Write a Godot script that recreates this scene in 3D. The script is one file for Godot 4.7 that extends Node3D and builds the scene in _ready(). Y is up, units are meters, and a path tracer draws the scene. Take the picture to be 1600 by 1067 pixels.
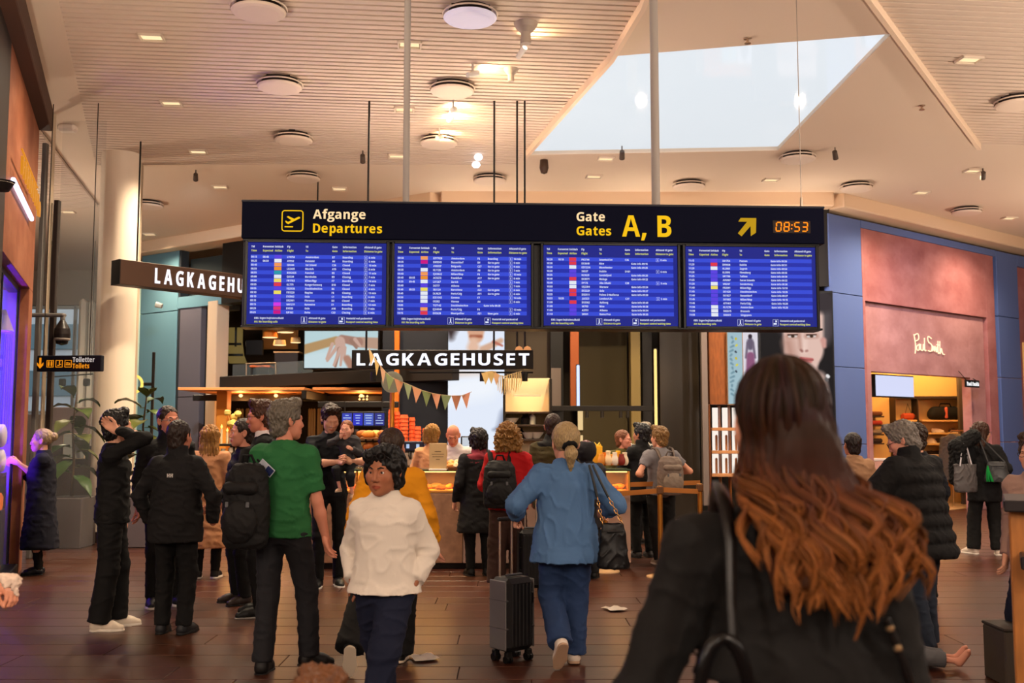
extends Node3D

const EYE := 1.6          # the camera's height
const TILT := 0.08635     # how far it looks up
const CEIL := 5.7

func _ready() -> void:
	# ---- camera
	var cam := Camera3D.new()
	cam.name = "camera"
	add_child(cam)
	cam.position = Vector3(0, EYE, 0)
	cam.rotation.x = TILT
	cam.near = 0.1
	cam.far = 200.0
	var lens := CameraAttributesPhysical.new()
	lens.frustum_focal_length = 36.0
	lens.frustum_focus_distance = 8.2
	lens.exposure_aperture = 3.4
	lens.exposure_shutter_speed = 100.0
	cam.attributes = lens
	cam.fov = 36.885
	# ---- sky: a bright overcast morning, seen through the roof light and a window
	var sky := ProceduralSkyMaterial.new()
	sky.sky_top_color = Color(0.905, 0.935, 0.965)
	sky.sky_horizon_color = Color(0.93, 0.945, 0.96)
	sky.ground_horizon_color = Color(0.62, 0.62, 0.62)
	sky.ground_bottom_color = Color(0.35, 0.34, 0.33)
	var around := WorldEnvironment.new()
	around.name = "surroundings"
	var env := Environment.new()
	env.background_mode = Environment.BG_SKY
	env.sky = Sky.new()
	env.sky.sky_material = sky
	env.background_energy_multiplier = 1.12
	env.tonemap_mode = Environment.TONE_MAPPER_LINEAR
	env.tonemap_exposure = 1.0
	env.sdfgi_enabled = true
	env.ssao_enabled = true
	env.ssil_enabled = true
	around.environment = env
	add_child(around)
	# ---- large lights: the hall's pendant globes, behind and beside the camera
	for p: Vector3 in GLOBES:
		globe_lamp(p)
	for q: Array in UPLIGHTS:
		uplight(q)
	# ---- the place
	build_floor()
	build_ceiling()
	build_shell()
	build_ceiling_fittings()
	build_fashion_shop()
	build_orange_shop()
	build_left_glazing()
	build_cafe()
	build_board()
	build_counter()
	build_things()
	build_people()

# the globe lamps that light the hall: places in x, height, metres ahead
const GLOBES := [Vector3(-3.4, 4.3, -1.5), Vector3(3.4, 4.3, -1.5), Vector3(-7.0, 4.3, -5.0), Vector3(0.0, 4.3, -5.5), Vector3(7.0, 4.3, -5.0), Vector3(-9.5, 4.3, 1.5), Vector3(9.5, 4.3, 1.5), Vector3(7.6, 4.3, 7.2)]
const GLOBE_POWER := 11.5
const WARM := Color(1.0, 0.93, 0.86)

# uplights on the bakery's hanging rods and on brackets beside the hall: x, height, metres ahead, power
const UPLIGHTS := [[-1.765, 3.3, 12.5, 4.2, "black uplight bowl clamped to the leftmost black hanging rod, behind the departures board"], [-0.22, 3.3, 12.5, 4.2, "black uplight bowl clamped to the middle black hanging rod, behind the departures board"], [0.156, 3.45, 12.5, 4.2, "black uplight bowl clamped to the rightmost black hanging rod, behind the departures board"],
	[7.9, 2.6, 11.8, 11.0, "slim floor standing uplight beyond the right edge, by the pink shop"], [4.4, 2.6, 6.6, 5.5, "slim floor standing uplight beyond the bar counter"], [-3.3, 3.2, 6.5, 9.0, "uplight bowl on a bracket of the dark pier"], [11.2, 2.6, 16.5, 15.0, "slim floor standing uplight farther along the pink shop"], [-9.2, 2.8, 16.0, 13.0, "slim floor standing uplight beyond the left edge"],
	[-0.6, 4.2, 17.0, 1.7, "uplight bowl on a bracket of the dark fascia, behind the board's left half"], [2.2, 4.2, 17.0, 1.7, "uplight bowl on a bracket of the dark fascia, behind the board's middle"], [4.9, 4.2, 17.0, 1.7, "uplight bowl on a bracket of the dark fascia, behind the board's right end"]]

func uplight(q: Array) -> void:
	var t := thing("uplight", q[4], "lamp", P(q[0], q[1], q[2]), 0.0, "uplights that wash the ceiling")
	var k := Sk.new()
	k.lathe([Vector2(0, -0.07), Vector2(0.05, -0.06), Vector2(0.085, 0.0), Vector2(0.08, 0.0)], 20)
	part(t, "bowl", k, ct(0.10, 0.08, 0.07, 0.5))
	k = Sk.new()
	k.lathe([Vector2(0.08, -0.012), Vector2(0, -0.006)], 20)
	part(t, "lamp_face", k, gw(1.0, 0.84, 0.68, 3.0))
	if not q[4].begins_with("black"):
		k = Sk.new()
		k.tube(V3([Vector3(0, -0.06, 0), Vector3(0, -q[1], 0)] if q[4].begins_with("slim") else [Vector3(0, -0.03, 0), Vector3(-0.35, -0.03, 0) if q[0] < -3.0 else Vector3(0, -0.03, -0.75)]), F32([0.02, 0.02]), 8)
		part(t, "arm", k, ct(0.10, 0.08, 0.07, 0.5))
	var l := SpotLight3D.new()
	l.name = "uplight_light"
	l.light_color = Color(1.0, 0.91, 0.81)
	l.light_energy = q[3]
	l.light_size = 0.08
	l.spot_angle = 86
	l.spot_angle_attenuation = 0.5
	l.spot_range = 30
	l.shadow_enabled = true
	l.position.y = 0.02
	l.rotation.x = PI / 2
	t.add_child(l)

func globe_lamp(p: Vector3) -> void:
	var t := thing("pendant_globe_lamp", "warm white glass globe pendant lamp hanging in the hall near the camera", "lamp", P(p.x, p.y, p.z), 0.0, "pendant globes over the hall")
	var g := Sk.new()
	var pr := []
	for i in 13:
		var a := -PI / 2 + PI * i / 12.0
		pr.append(Vector2(cos(a), sin(a)) * 0.22)
	g.lathe(pr, 24)
	part(t, "globe", g, glow(WARM, 2.0))
	var r := Sk.new()
	r.tube(V3([Vector3(0, 0.2, 0), Vector3(0, CEIL - p.y, 0)]), F32([0.012, 0.012]), 8)
	part(t, "stem", r, metal(Color(0.3, 0.28, 0.26)))
	var l := OmniLight3D.new()
	l.name = "globe_light"
	l.light_color = WARM
	l.light_energy = GLOBE_POWER
	l.light_size = 0.2
	l.omni_range = 40.0
	l.omni_attenuation = 2.0
	l.shadow_enabled = true
	t.add_child(l)

# the point d metres ahead (measured level) that the camera sees at picture place x, y of 1600 x 1067
func at(x: float, y: float, d: float) -> Vector3:
	var u := (x - 800.0) / 1600.0
	var v := (533.5 - y) / 1600.0
	var dd := cos(TILT) - v * sin(TILT)
	var k := d / dd
	return Vector3(u * k, EYE + (v * cos(TILT) + sin(TILT)) * k, -d)

# the same on an upright wall through a and b (x, metres ahead)
func on_wall(x: float, y: float, a: Vector2, b: Vector2) -> Vector3:
	var r := at(x, y, 1.0) - Vector3(0, EYE, 0)
	var n := Vector2(b.y - a.y, a.x - b.x)
	var k := n.dot(a) / n.dot(Vector2(r.x, -r.z))
	return Vector3(0, EYE, 0) + r * k

# a board facing the camera, filling the picture rectangle at depth d, its front at d
func board(x0: float, y0: float, x1: float, y1: float, d: float, th: float, ch := 0.004) -> Sk:
	var a := at(x0, y0, d)
	var b := at(x1, y1, d)
	return block(Vector3((a.x + b.x) / 2, (a.y + b.y) / 2, -d - th / 2), Vector3(absf(b.x - a.x), absf(a.y - b.y), th), ch)

# a board on an upright wall through a and b, between places p and q on it, from height y0 to y1, standing th out of the wall towards the camera
func wall_board(k: Sk, p: Vector3, q: Vector3, y0: float, y1: float, th: float, ch := 0.004, back := 0.0) -> void:
	var d := Vector3(q.x - p.x, 0, q.z - p.z)
	var l := d.length()
	d /= l
	var n := Vector3(-d.z, 0, d.x)
	if n.dot(Vector3(0, 0, 1)) < 0.0:
		n = -n
	var m := Vector3((p.x + q.x) / 2, (y0 + y1) / 2, (p.z + q.z) / 2) + n * (th - back) / 2
	k.box(Vector3.ZERO, Vector3(l, y1 - y0, th + back), ch, Transform3D(Basis(d, Vector3.UP, d.cross(Vector3.UP)), m))

# ---------------------------------------------------------------- lettering
func text_on(k: Sk, words: String, cap: float, at_: Vector3, bold := true, squeeze := 0.88, align := 0, face := Basis.IDENTITY, deep := 0.002, serif := false) -> float:
	var key := ["font", bold, serif]
	if not mats.has(key):
		var f := SystemFont.new()
		f.font_names = PackedStringArray(["Droid Serif" if serif else "Droid Sans"])
		f.font_weight = 700 if bold else 400
		mats[key] = f
	var t := TextMesh.new()
	t.text = words
	t.font = mats[key]
	t.font_size = 32
	t.pixel_size = 0.01
	t.depth = deep * 0.32 * 0.714 / cap
	t.curve_step = 3.0
	t.horizontal_alignment = HORIZONTAL_ALIGNMENT_LEFT
	t.vertical_alignment = VERTICAL_ALIGNMENT_BOTTOM
	var a := t.get_mesh_arrays()
	if a.is_empty() or a[Mesh.ARRAY_VERTEX] == null:
		return 0.0
	var v: PackedVector3Array = a[Mesh.ARRAY_VERTEX]
	var idx: PackedInt32Array = a[Mesh.ARRAY_INDEX] if a[Mesh.ARRAY_INDEX] != null else PackedInt32Array(range(v.size()))
	var s := cap / (0.32 * 0.714)
	var lo := Vector3(99, 99, 99)
	var hi := -lo
	for p in v:
		lo = lo.min(p)
		hi = hi.max(p)
	var w := (hi.x - lo.x) * s * squeeze
	var x := 0.0 if align == 0 else (-w / 2 if align == 1 else -w)
	var base := 0.0
	for ch in ["g", "p", "q", "y", "j", "Q", ","]:
		if words.contains(ch):
			base = 0.0
	var xf := Transform3D(face, at_) * Transform3D(Basis.from_scale(Vector3(s * squeeze, s, s)), Vector3(x - lo.x * s * squeeze, 0, 0))
	for i in v.size():
		k.cs.append(Color.WHITE)
	# letters stand on the line: TextMesh keeps its line at a fixed height, found once from an H
	if not mats.has("line"):
		var h := TextMesh.new()
		h.text = "H"
		h.font = mats[key]
		h.font_size = 32
		h.pixel_size = 0.01
		h.vertical_alignment = VERTICAL_ALIGNMENT_BOTTOM
		var hv: PackedVector3Array = h.get_mesh_arrays()[Mesh.ARRAY_VERTEX]
		var low := 99.0
		for p in hv:
			low = minf(low, p.y)
		mats["line"] = low
	xf = xf * Transform3D(Basis.IDENTITY, Vector3(0, -float(mats["line"]), 0))
	k.add(v, a[Mesh.ARRAY_NORMAL], idx, xf)
	return w

# ---------------------------------------------------------------- pictures for posters and screens
# soft capsules painted on a ground: [x0, y0, x1, y1, r0, r1, colour, softness], all in shares of the picture's height
func picture(w: int, h: int, ground: Color, strokes: Array) -> ImageTexture:
	var im := Image.create_empty(w, h, false, Image.FORMAT_RGB8)
	im.fill(ground)
	for s: Array in strokes:
		var a := Vector2(s[0], s[1]) * h
		var b := Vector2(s[2], s[3]) * h
		var ra: float = s[4] * h
		var rb: float = s[5] * h
		var soft: float = maxf(s[7] * h, 1.0)
		var m := maxf(ra, rb) + soft
		var ab := b - a
		var l2 := maxf(ab.length_squared(), 1e-4)
		for y in range(maxi(0, int(minf(a.y, b.y) - m)), mini(h, int(maxf(a.y, b.y) + m) + 1)):
			for x in range(maxi(0, int(minf(a.x, b.x) - m)), mini(w, int(maxf(a.x, b.x) + m) + 1)):
				var p := Vector2(x, y)
				var t := clampf((p - a).dot(ab) / l2, 0.0, 1.0)
				var d := (p - a - ab * t).length() - lerpf(ra, rb, t)
				if d < soft:
					var c: Color = s[6]
					im.set_pixel(x, y, im.get_pixel(x, y).lerp(c, clampf((soft - d) / (2.0 * soft), 0.0, 1.0)))
	return ImageTexture.create_from_image(im)

# a lit picture on the front of a housing
func lit_picture(root: Node3D, called: String, c: Vector3, size: Vector2, tex: Texture2D, power: float, turn := 0.0) -> MeshInstance3D:
	var q := QuadMesh.new()
	q.size = size
	var m := StandardMaterial3D.new()
	m.albedo_color = Color(0.012, 0.012, 0.012)
	m.roughness = 0.6
	m.metallic_specular = 0.12
	m.emission_enabled = true
	m.emission_operator = BaseMaterial3D.EMISSION_OP_MULTIPLY
	m.emission = Color.WHITE
	m.emission_energy_multiplier = power
	m.emission_texture = tex
	var o := MeshInstance3D.new()
	o.name = called
	o.mesh = q
	o.material_override = m
	o.position = c
	o.rotation.y = deg_to_rad(turn)
	root.add_child(o, true)
	return o
# ---------------------------------------------------------------- floor and ceiling
func wood_mat(name_: String, dark: float, rough: float, sc := Vector3(0.5, 3.0, 3.0), spec := 0.5) -> StandardMaterial3D:
	if not mats.has(name_):
		var n := FastNoiseLite.new()
		n.seed = name_.length()
		n.frequency = 0.02
		n.fractal_octaves = 4
		var t := NoiseTexture2D.new()
		t.width = 512
		t.height = 512
		t.seamless = true
		t.noise = n
		var g := Gradient.new()
		g.set_color(0, Color(dark, dark, dark))
		g.set_color(1, Color.WHITE)
		t.color_ramp = g
		var m := StandardMaterial3D.new()
		m.albedo_texture = t
		m.vertex_color_use_as_albedo = true
		m.roughness = rough
		m.metallic_specular = spec
		m.uv1_triplanar = true
		m.uv1_world_triplanar = true
		m.uv1_scale = sc
		mats[name_] = m
	return mats[name_]

func lin(c: Color) -> Color:
	return c.srgb_to_linear()

func build_floor() -> void:
	var base := struct("floor", block(P(0, -0.07, 9), Vector3(33, 0.1, 35), 0.0), ct(0.10, 0.06, 0.045, 0.6))
	var m := wood_mat("floor_wood", 0.72, 0.31, Vector3(0.35, 1.0, 2.4), 0.5)
	var rng := RandomNumberGenerator.new()
	rng.seed = 4
	var pitch := 0.36
	var long := 1.9
	var rest := Sk.new()
	var row := 0
	var d := -8.0
	while d < 26.0:
		var x := -16.0 + rng.randf() * long - long
		while x < 16.0:
			var c := lin(Color(0.295, 0.165, 0.110)) * rng.randf_range(0.78, 1.12)
			c = c.lerp(lin(Color(0.36, 0.18, 0.125)) * 0.9, rng.randf() * 0.5)
			c.a = 1.0
			var near := d > 6.2 and d < 12.7 and x + long > -d * 0.52 and x < d * 0.52
			var k := Sk.new() if near else rest
			var y := -0.01 + rng.randf_range(-0.0004, 0.0004)
			k.box(P(x + long / 2, y, d + pitch / 2), Vector3(long - 0.006, 0.02, pitch - 0.009), 0.003, Transform3D.IDENTITY, c)
			if near:
				part(base, "plank", k, m)
			x += long
		d += pitch
		row += 1
	part(base, "planks_beyond", rest, m, "", "stuff")

func flat_slab(k: Sk, poly: PackedVector2Array, y: float, th: float) -> void:
	# outline in x and metres ahead, from y up to y + th
	k.slab(poly, th, Transform3D(Basis(Vector3(1, 0, 0), Vector3(0, 0, -1), Vector3(0, 1, 0)), Vector3(0, y, 0)))

func V2(a: Array) -> PackedVector2Array:
	var o := PackedVector2Array()
	for p: Array in a:
		o.append(Vector2(p[0], p[1]))
	return o

func build_ceiling() -> void:
	var plaster := StandardMaterial3D.new()
	plaster.albedo_color = Color(0.86, 0.78, 0.70)
	plaster.roughness = 0.9
	plaster.metallic_specular = 0.2
	var slat_m := StandardMaterial3D.new()
	slat_m.albedo_color = Color(0.84, 0.76, 0.69)
	slat_m.roughness = 0.6
	slat_m.metallic_specular = 0.3
	var left := V2([[-3.48, 7], [-4.34, 9.48], [-5.91, 14.01], [-6.46, 15.6], [0.05, 15.6], [0.19, 14.94], [1.09, 10.9], [1.26, 9.48], [1.3, 7]])
	var right := V2([[1.83, 7], [3.46, 9.48], [4.01, 10.32], [6.72, 14.43], [12.5, 14.9], [12.5, 7]])
	var fields := [left, right, V2([[-9.6, 13.6], [-6.42, 13.6], [-7.55, 18.4], [-10.6, 18.4]])]
	var plates := [
		V2([[-16.5, -8.5], [16.5, -8.5], [16.5, 7], [-16.5, 7]]),
		V2([[-16.5, 7], [-3.48, 7], [-4.34, 9.48], [-5.91, 14.01], [-6.46, 15.6], [-16.5, 15.6]]),
		V2([[1.3, 7], [1.26, 9.48], [1.11, 10.96], [3.94, 10.32], [4.01, 10.32], [3.46, 9.48], [1.83, 7]]),
		V2([[3.94, 10.32], [4.01, 10.32], [6.72, 14.43], [7.4, 15.6], [3.88, 15.6], [3.91, 14.77]]),
		V2([[0.29, 15.02], [3.91, 14.77], [3.88, 15.6], [0.05, 15.6], [0.19, 14.94]]),
		V2([[12.5, 7], [16.5, 7], [16.5, 15.6], [7.4, 15.6], [6.72, 14.43], [12.5, 14.9]]),
		V2([[-16.5, 15.6], [16.5, 15.6], [16.5, 26.5], [-16.5, 26.5]])]
	var k := Sk.new()
	for p: PackedVector2Array in plates:
		flat_slab(k, p, CEIL, 0.06)
	var base := struct("ceiling", k, plaster)
	# the roof above, open only at the roof light
	var r := Sk.new()
	for p in [left, right]:
		flat_slab(r, p, CEIL + 0.06, 0.1)
	part(base, "roof_deck", r, ct(0.30, 0.23, 0.19, 0.9))
	var b3 := Sk.new()
	flat_slab(b3, fields[2], CEIL - 0.012, 0.01)
	part(base, "slat_backing", b3, ct(0.42, 0.34, 0.29, 0.9))
	# slats
	var turn := deg_to_rad(6.0)
	var ux := Vector2(cos(turn), sin(turn))
	var uy := Vector2(-sin(turn), cos(turn))
	for fi in 3:
		var poly: PackedVector2Array = fields[fi]
		var i := 0
		while i < 140:
			var c := uy * (5.0 + i * 0.122)
			var strip := PackedVector2Array([c - ux * 16 - uy * 0.041, c + ux * 16 - uy * 0.041, c + ux * 16 + uy * 0.041, c - ux * 16 + uy * 0.041])
			for piece: PackedVector2Array in Geometry2D.intersect_polygons(strip, poly):
				var s := Sk.new()
				flat_slab(s, piece, CEIL - (0.06 if fi == 2 else 0.0), 0.045)
				part(base, "slat", s, slat_m)
			i += 1
	# thin fascia boards round the roof light's plaster
	var fm := ct(0.90, 0.80, 0.70, 0.8)
	for e: Array in [[Vector2(1.3, 7), Vector2(1.26, 9.48)], [Vector2(1.26, 9.48), Vector2(1.09, 10.9)], [Vector2(1.09, 10.9), Vector2(0.19, 14.94)], [Vector2(1.83, 7), Vector2(6.72, 14.43)]]:
		var a: Vector2 = e[0]
		var b: Vector2 = e[1]
		var n := (b - a).normalized()
		var q := Vector2(-n.y, n.x) * 0.025
		var f := Sk.new()
		flat_slab(f, PackedVector2Array([a - q, b - q, b + q, a + q]), CEIL - 0.09, 0.16)
		part(base, "fascia", f, fm)
	# glass of the roof light
	var gk := Sk.new()
	flat_slab(gk, V2([[1.11, 10.96], [3.94, 10.32], [3.91, 14.77], [0.29, 15.02]]), CEIL + 0.004, 0.012)
	var g := part(self, "window_1", gk, glass(0.04), "white roof light set in the angular plaster ceiling", "structure")

func build_shell() -> void:
	var m := ct(0.55, 0.47, 0.41, 0.9)
	struct("wall_left", block(P(-16.3, 2.9, 9), Vector3(0.3, 6.2, 35), 0.0), m)
	struct("wall_right", block(P(16.3, 2.9, 9), Vector3(0.3, 6.2, 35), 0.0), m)
	struct("wall_back", block(P(0, 2.9, -8.3), Vector3(33, 6.2, 0.3), 0.0), m)
	# the far wall has a window on the left through which the next building shows
	var k := Sk.new()
	var wx0 := -13.2
	var wx1 := -10.3
	k.box(P((-16.5 + wx0) / 2, 2.9, 26.3), Vector3(wx0 + 16.5, 6.2, 0.3))
	k.box(P((16.5 + wx1) / 2, 2.9, 26.3), Vector3(16.5 - wx1, 6.2, 0.3))
	k.box(P((wx0 + wx1) / 2, 0.9, 26.3), Vector3(wx1 - wx0, 2.2, 0.3))
	k.box(P((wx0 + wx1) / 2, 5.4, 26.3), Vector3(wx1 - wx0, 1.2, 0.3))
	struct("wall_far", k, ct(0.62, 0.56, 0.50, 0.9))
	var w := struct("window_2", block(P((wx0 + wx1) / 2, 3.4, 26.3), Vector3(wx1 - wx0, 2.8, 0.02)), glass(0.05))
	var wf := Sk.new()
	for x in [-13.15, -12.2, -11.25, -10.35]:
		wf.box(P(x, 3.4, 26.25), Vector3(0.08, 2.8, 0.1), 0.01)
	for y in [2.05, 4.75]:
		wf.box(P((wx0 + wx1) / 2, y, 26.25), Vector3(wx1 - wx0, 0.08, 0.1), 0.01)
	part(w, "window_frame", wf, ct(0.75, 0.78, 0.78, 0.5))
	var b := thing("building", "pale blue banded office building outside the far left window", "building", P(-16, 0, 36))
	part(b, "wall", block(Vector3(0, 5.5, 0), Vector3(18, 11, 4), 0.02), ct(0.86, 0.90, 0.92, 0.7))
	for i in 6:
		part(b, "window_band", block(Vector3(0, 1.6 + i * 1.55, 2.0), Vector3(17, 0.85, 0.12), 0.02), ct(0.42, 0.55, 0.60, 0.3))
	struct("ground", block(P(0, -0.3, 40), Vector3(90, 0.2, 27), 0.0), ct(0.5, 0.5, 0.5, 0.9))

func build_ceiling_fittings() -> void:
	var discs := [[-2.44, 9.55], [-0.41, 9.7], [-2.73, 11.73], [-0.71, 11.88], [-3.04, 13.95], [-1.03, 14.11], [-3.34, 16.13], [-0.36, 16.29], [-6.56, 18.16], [2.93, 16.68], [5.75, 16.81], [8.42, 18.69], [4.25, 14.95], [6.26, 12.38]]
	var where := ["cut by the upper edge left of the steel post", "with bluish white face, right of the left steel post", "on the slats left of the black thin rod", "on the slats just behind the white spotlight cluster",
		"third back in the row above the left sign", "lit at its rim beside the small spotlights", "farthest back above the departures header", "crossed by a thin black hanging rod", "above the round column's right side", "below the roof light, right of the second steel post",
		"on plaster above the clock end of the board", "farthest right over the pink shop front", "on the edge below the roof light's right corner", "on the slats at the far right edge"]
	var dm := ct(0.86, 0.78, 0.71, 0.6)
	for i in discs.size():
		var q: Array = discs[i]
		var slats: bool = q[1] < 15.5
		var t := thing("ceiling_disc", "round white ceiling disc " + where[i], "ceiling fitting", P(q[0], CEIL - 0.10, q[1]), 0.0, "round discs under the ceiling")
		var k := Sk.new()
		k.lathe([Vector2(0, -0.012), Vector2(0.20, -0.012), Vector2(0.245, -0.004), Vector2(0.262, 0.012), Vector2(0.258, 0.02), Vector2(0, 0.02)], 40)
		part(t, "disc", k, glow_face() if i == 1 else dm)
		var r := Sk.new()
		r.lathe([Vector2(0.265, 0.042), Vector2(0.275, 0.05), Vector2(0.27, 0.058), Vector2(0.235, 0.058)], 40)
		part(t, "rim", r, dm)
		var s := Sk.new()
		s.lathe([Vector2(0.21, 0.018), Vector2(0.21, 0.10 if not slats else 0.14)], 32)
		part(t, "neck", s, ct(0.16, 0.12, 0.10, 0.8))
	var dl := [[-3.77, 10.39], [-4.28, 12.55], [-4.63, 14.8], [-4.93, 16.99], [-1.09, 10.59], [-1.38, 12.81], [-1.73, 15.05], [-2.94, 17.13], [1.42, 15.2], [1.33, 16.29], [4.37, 15.42], [4.25, 16.51], [5.07, 11.04], [7.3, 15.92], [7.08, 17.41], [9.63, 19.55], [-8.35, 18.97], [-7.6, 21.2]]
	var dw := ["nearest at the upper left", "second in the left row", "third in the left row", "fourth in the left row above the brown sign", "half hidden by the left steel post, nearest", "beside the left steel post, second", "beside the left steel post, third", "just above the word departures",
		"below the roof light's near corner", "farther below the roof light's near corner", "right of the hanging cable, nearer", "right of the hanging cable, farther", "on the right slats near the upper edge", "right of the roof light over the pink wall", "farther over the pink wall", "at the far right edge",
		"seen past the column, nearer", "seen past the column, farther"]
	for i in dl.size():
		var q: Array = dl[i]
		var t := thing("downlight", "small square recessed downlight " + dw[i], "ceiling lamp", P(q[0], CEIL - 0.012, q[1]), 6.0, "recessed downlights")
		var fr := Sk.new()
		for s in [-1, 1]:
			fr.box(Vector3(0.12 * s, 0, 0), Vector3(0.02, 0.03, 0.2), 0.004)
			fr.box(Vector3(0, 0, 0.09 * s), Vector3(0.26, 0.03, 0.02), 0.004)
		part(t, "frame", fr, ct(0.85, 0.78, 0.70, 0.5))
		part(t, "lamp_face", block(Vector3(0, 0.004, 0), Vector3(0.20, 0.012, 0.11), 0.002), gw(1.0, 0.88, 0.68, 1.2))
		var l := SpotLight3D.new()
		l.name = "downlight_light"
		l.light_color = Color(1.0, 0.91, 0.78)
		l.light_energy = DOWN_POWER
		l.light_size = 0.1
		l.spot_angle = 72
		l.spot_angle_attenuation = 0.9
		l.spot_range = 30
		l.shadow_enabled = true
		l.position = Vector3(0, -0.03, 0)
		l.rotation.x = -PI / 2
		t.add_child(l)
	# spotlights on short stems under the slats
	var spots := [[-0.44, 11.16, 40.0], [0.10, 10.5, -60.0], [-0.73, 12.43, 80.0], [-0.80, 12.86, 80.0], [-0.99, 13.65, 70.0]]
	var sw := ["tilted white bar lamp alone among the slats", "bright white spotlight beside the grey funnel near the roof light", "white spotlight throwing a wedge of light, nearer of the pair", "white spotlight throwing a wedge of light, farther of the pair", "white spotlight right in front of a lit disc"]
	for i in spots.size():
		var q: Array = spots[i]
		var t := thing("spotlight", sw[i], "spotlight", P(q[0], CEIL, q[1]), q[2], "white spotlights under the slats")
		var st := Sk.new()
		st.tube(V3([Vector3(0, 0.03, 0), Vector3(0, -0.10, 0)]), F32([0.012, 0.012]), 8)
		part(t, "stem", st, ct(0.8, 0.75, 0.7))
		var bd := Sk.new()
		bd.lathe([Vector2(0, -0.08), Vector2(0.028, -0.08), Vector2(0.032, 0.08), Vector2(0.028, 0.08), Vector2(0.026, 0.07), Vector2(0, 0.07)], 20, Transform3D(Basis.from_euler(Vector3(0, 0, deg_to_rad(-68.0))), Vector3(0, -0.13, 0)))
		part(t, "body", bd, ct(0.9, 0.88, 0.85, 0.4))
		var fc := Sk.new()
		fc.lathe([Vector2(0, 0.077), Vector2(0.025, 0.077), Vector2(0.025, 0.07)], 20, Transform3D(Basis.from_euler(Vector3(0, 0, deg_to_rad(-68.0))), Vector3(0, -0.13, 0)))
		part(t, "lamp_face", fc, gw(1.0, 0.93, 0.82, 3.0))
		var l := SpotLight3D.new()
		l.name = "spotlight_light"
		l.light_color = Color(1.0, 0.86, 0.66)
		l.light_energy = 0.7
		l.light_size = 0.05
		l.spot_angle = 70
		l.spot_angle_attenuation = 0.8
		l.shadow_enabled = true
		l.position = Vector3(0, -0.13, 0) + Vector3(sin(deg_to_rad(68.0)), cos(deg_to_rad(68.0)), 0) * 0.13
		l.basis = Basis.looking_at(Vector3(sin(deg_to_rad(68.0)), cos(deg_to_rad(68.0)), 0))
		t.add_child(l)
	# wall washers that light the shop fronts
	for q: Array in [[7.4, 15.8, 8.8, 20.2, 11.5, Color(0.74, 0.81, 1.0), "over the pink shop front"], [4.7, 14.6, 6.4, 18.2, 10.0, Color(0.76, 0.83, 1.0), "over the blue wall"], [1.6, 14.6, 1.9, 18.2, 14.0, Color(1.0, 0.88, 0.7), "behind the board's right half"], [-2.2, 14.8, -2.6, 18.8, 14.0, Color(1.0, 0.86, 0.68), "behind the board's left half"], [-5.0, 15.9, -6.6, 21.4, 24.0, Color(0.92, 0.97, 1.0), "over the teal wall"]]:
		var t := thing("wall_washer", "small dark spotlight head under the ceiling, " + q[6], "spotlight", P(q[0], CEIL, q[1]), 0.0, "wall washers")
		var dir := (P(q[2], 2.3, q[3]) - P(q[0], CEIL - 0.12, q[1])).normalized()
		var tf := Transform3D(Basis(Quaternion(Vector3.UP, dir)), Vector3(0, -0.12, 0))
		var k := Sk.new()
		k.tube(V3([Vector3(0, 0.02, 0), Vector3(0, -0.12, 0)]), F32([0.01, 0.01]), 6)
		k.lathe([Vector2(0, -0.07), Vector2(0.035, -0.07), Vector2(0.04, 0.06), Vector2(0.034, 0.05)], 14, tf)
		part(t, "body", k, ct(0.30, 0.25, 0.22, 0.5))
		k = Sk.new()
		k.lathe([Vector2(0, 0.052), Vector2(0.034, 0.05)], 14, tf)
		part(t, "lamp_face", k, glow(q[5], 2.0))
		var l := SpotLight3D.new()
		l.name = "washer_light"
		l.light_color = q[5]
		l.light_energy = q[4]
		l.light_size = 0.06
		l.spot_angle = 40
		l.spot_angle_attenuation = 1.0
		l.spot_range = 20
		l.shadow_enabled = true
		l.position = Vector3(0, -0.12, 0) + dir * 0.08
		l.basis = Basis.looking_at(dir)
		t.add_child(l)
	# small bright round lamps and other fittings
	for q: Array in [[-0.50, 14.94, "small round white lamp in the ceiling, nearer of two"], [-0.55, 15.38, "small round white lamp in the ceiling, farther of two"]]:
		var t := thing("round_lamp", q[2], "ceiling lamp", P(q[0], CEIL - 0.05, q[1]), 0.0, "two small round lamps")
		var k := Sk.new()
		k.lathe([Vector2(0, -0.05), Vector2(0.04, -0.045), Vector2(0.062, -0.02), Vector2(0.065, 0.0), Vector2(0.05, 0.03), Vector2(0, 0.05)], 20)
		part(t, "lamp_face", k, gw(0.95, 0.95, 1.0, 2.4))
	for q: Array in [[0.14, 10.05, 0.20, "grey funnel shaped speaker hanging under the slats beside a spotlight"], [-0.01, 11.36, 0.14, "smaller grey funnel shaped speaker farther along the slats"]]:
		var t := thing("ceiling_speaker", q[3], "speaker", P(q[0], CEIL, q[1]), 0.0, "funnel shaped fittings")
		var k := Sk.new()
		var s: float = q[2]
		k.lathe([Vector2(0, -s * 1.05), Vector2(0.25 * s, -s * 1.05), Vector2(0.26 * s, -s * 0.5), Vector2(0.5 * s, -s * 0.25), Vector2(0.62 * s, 0), Vector2(0, 0.02)], 24)
		part(t, "cone", k, ct(0.72, 0.66, 0.60, 0.6))
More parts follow.
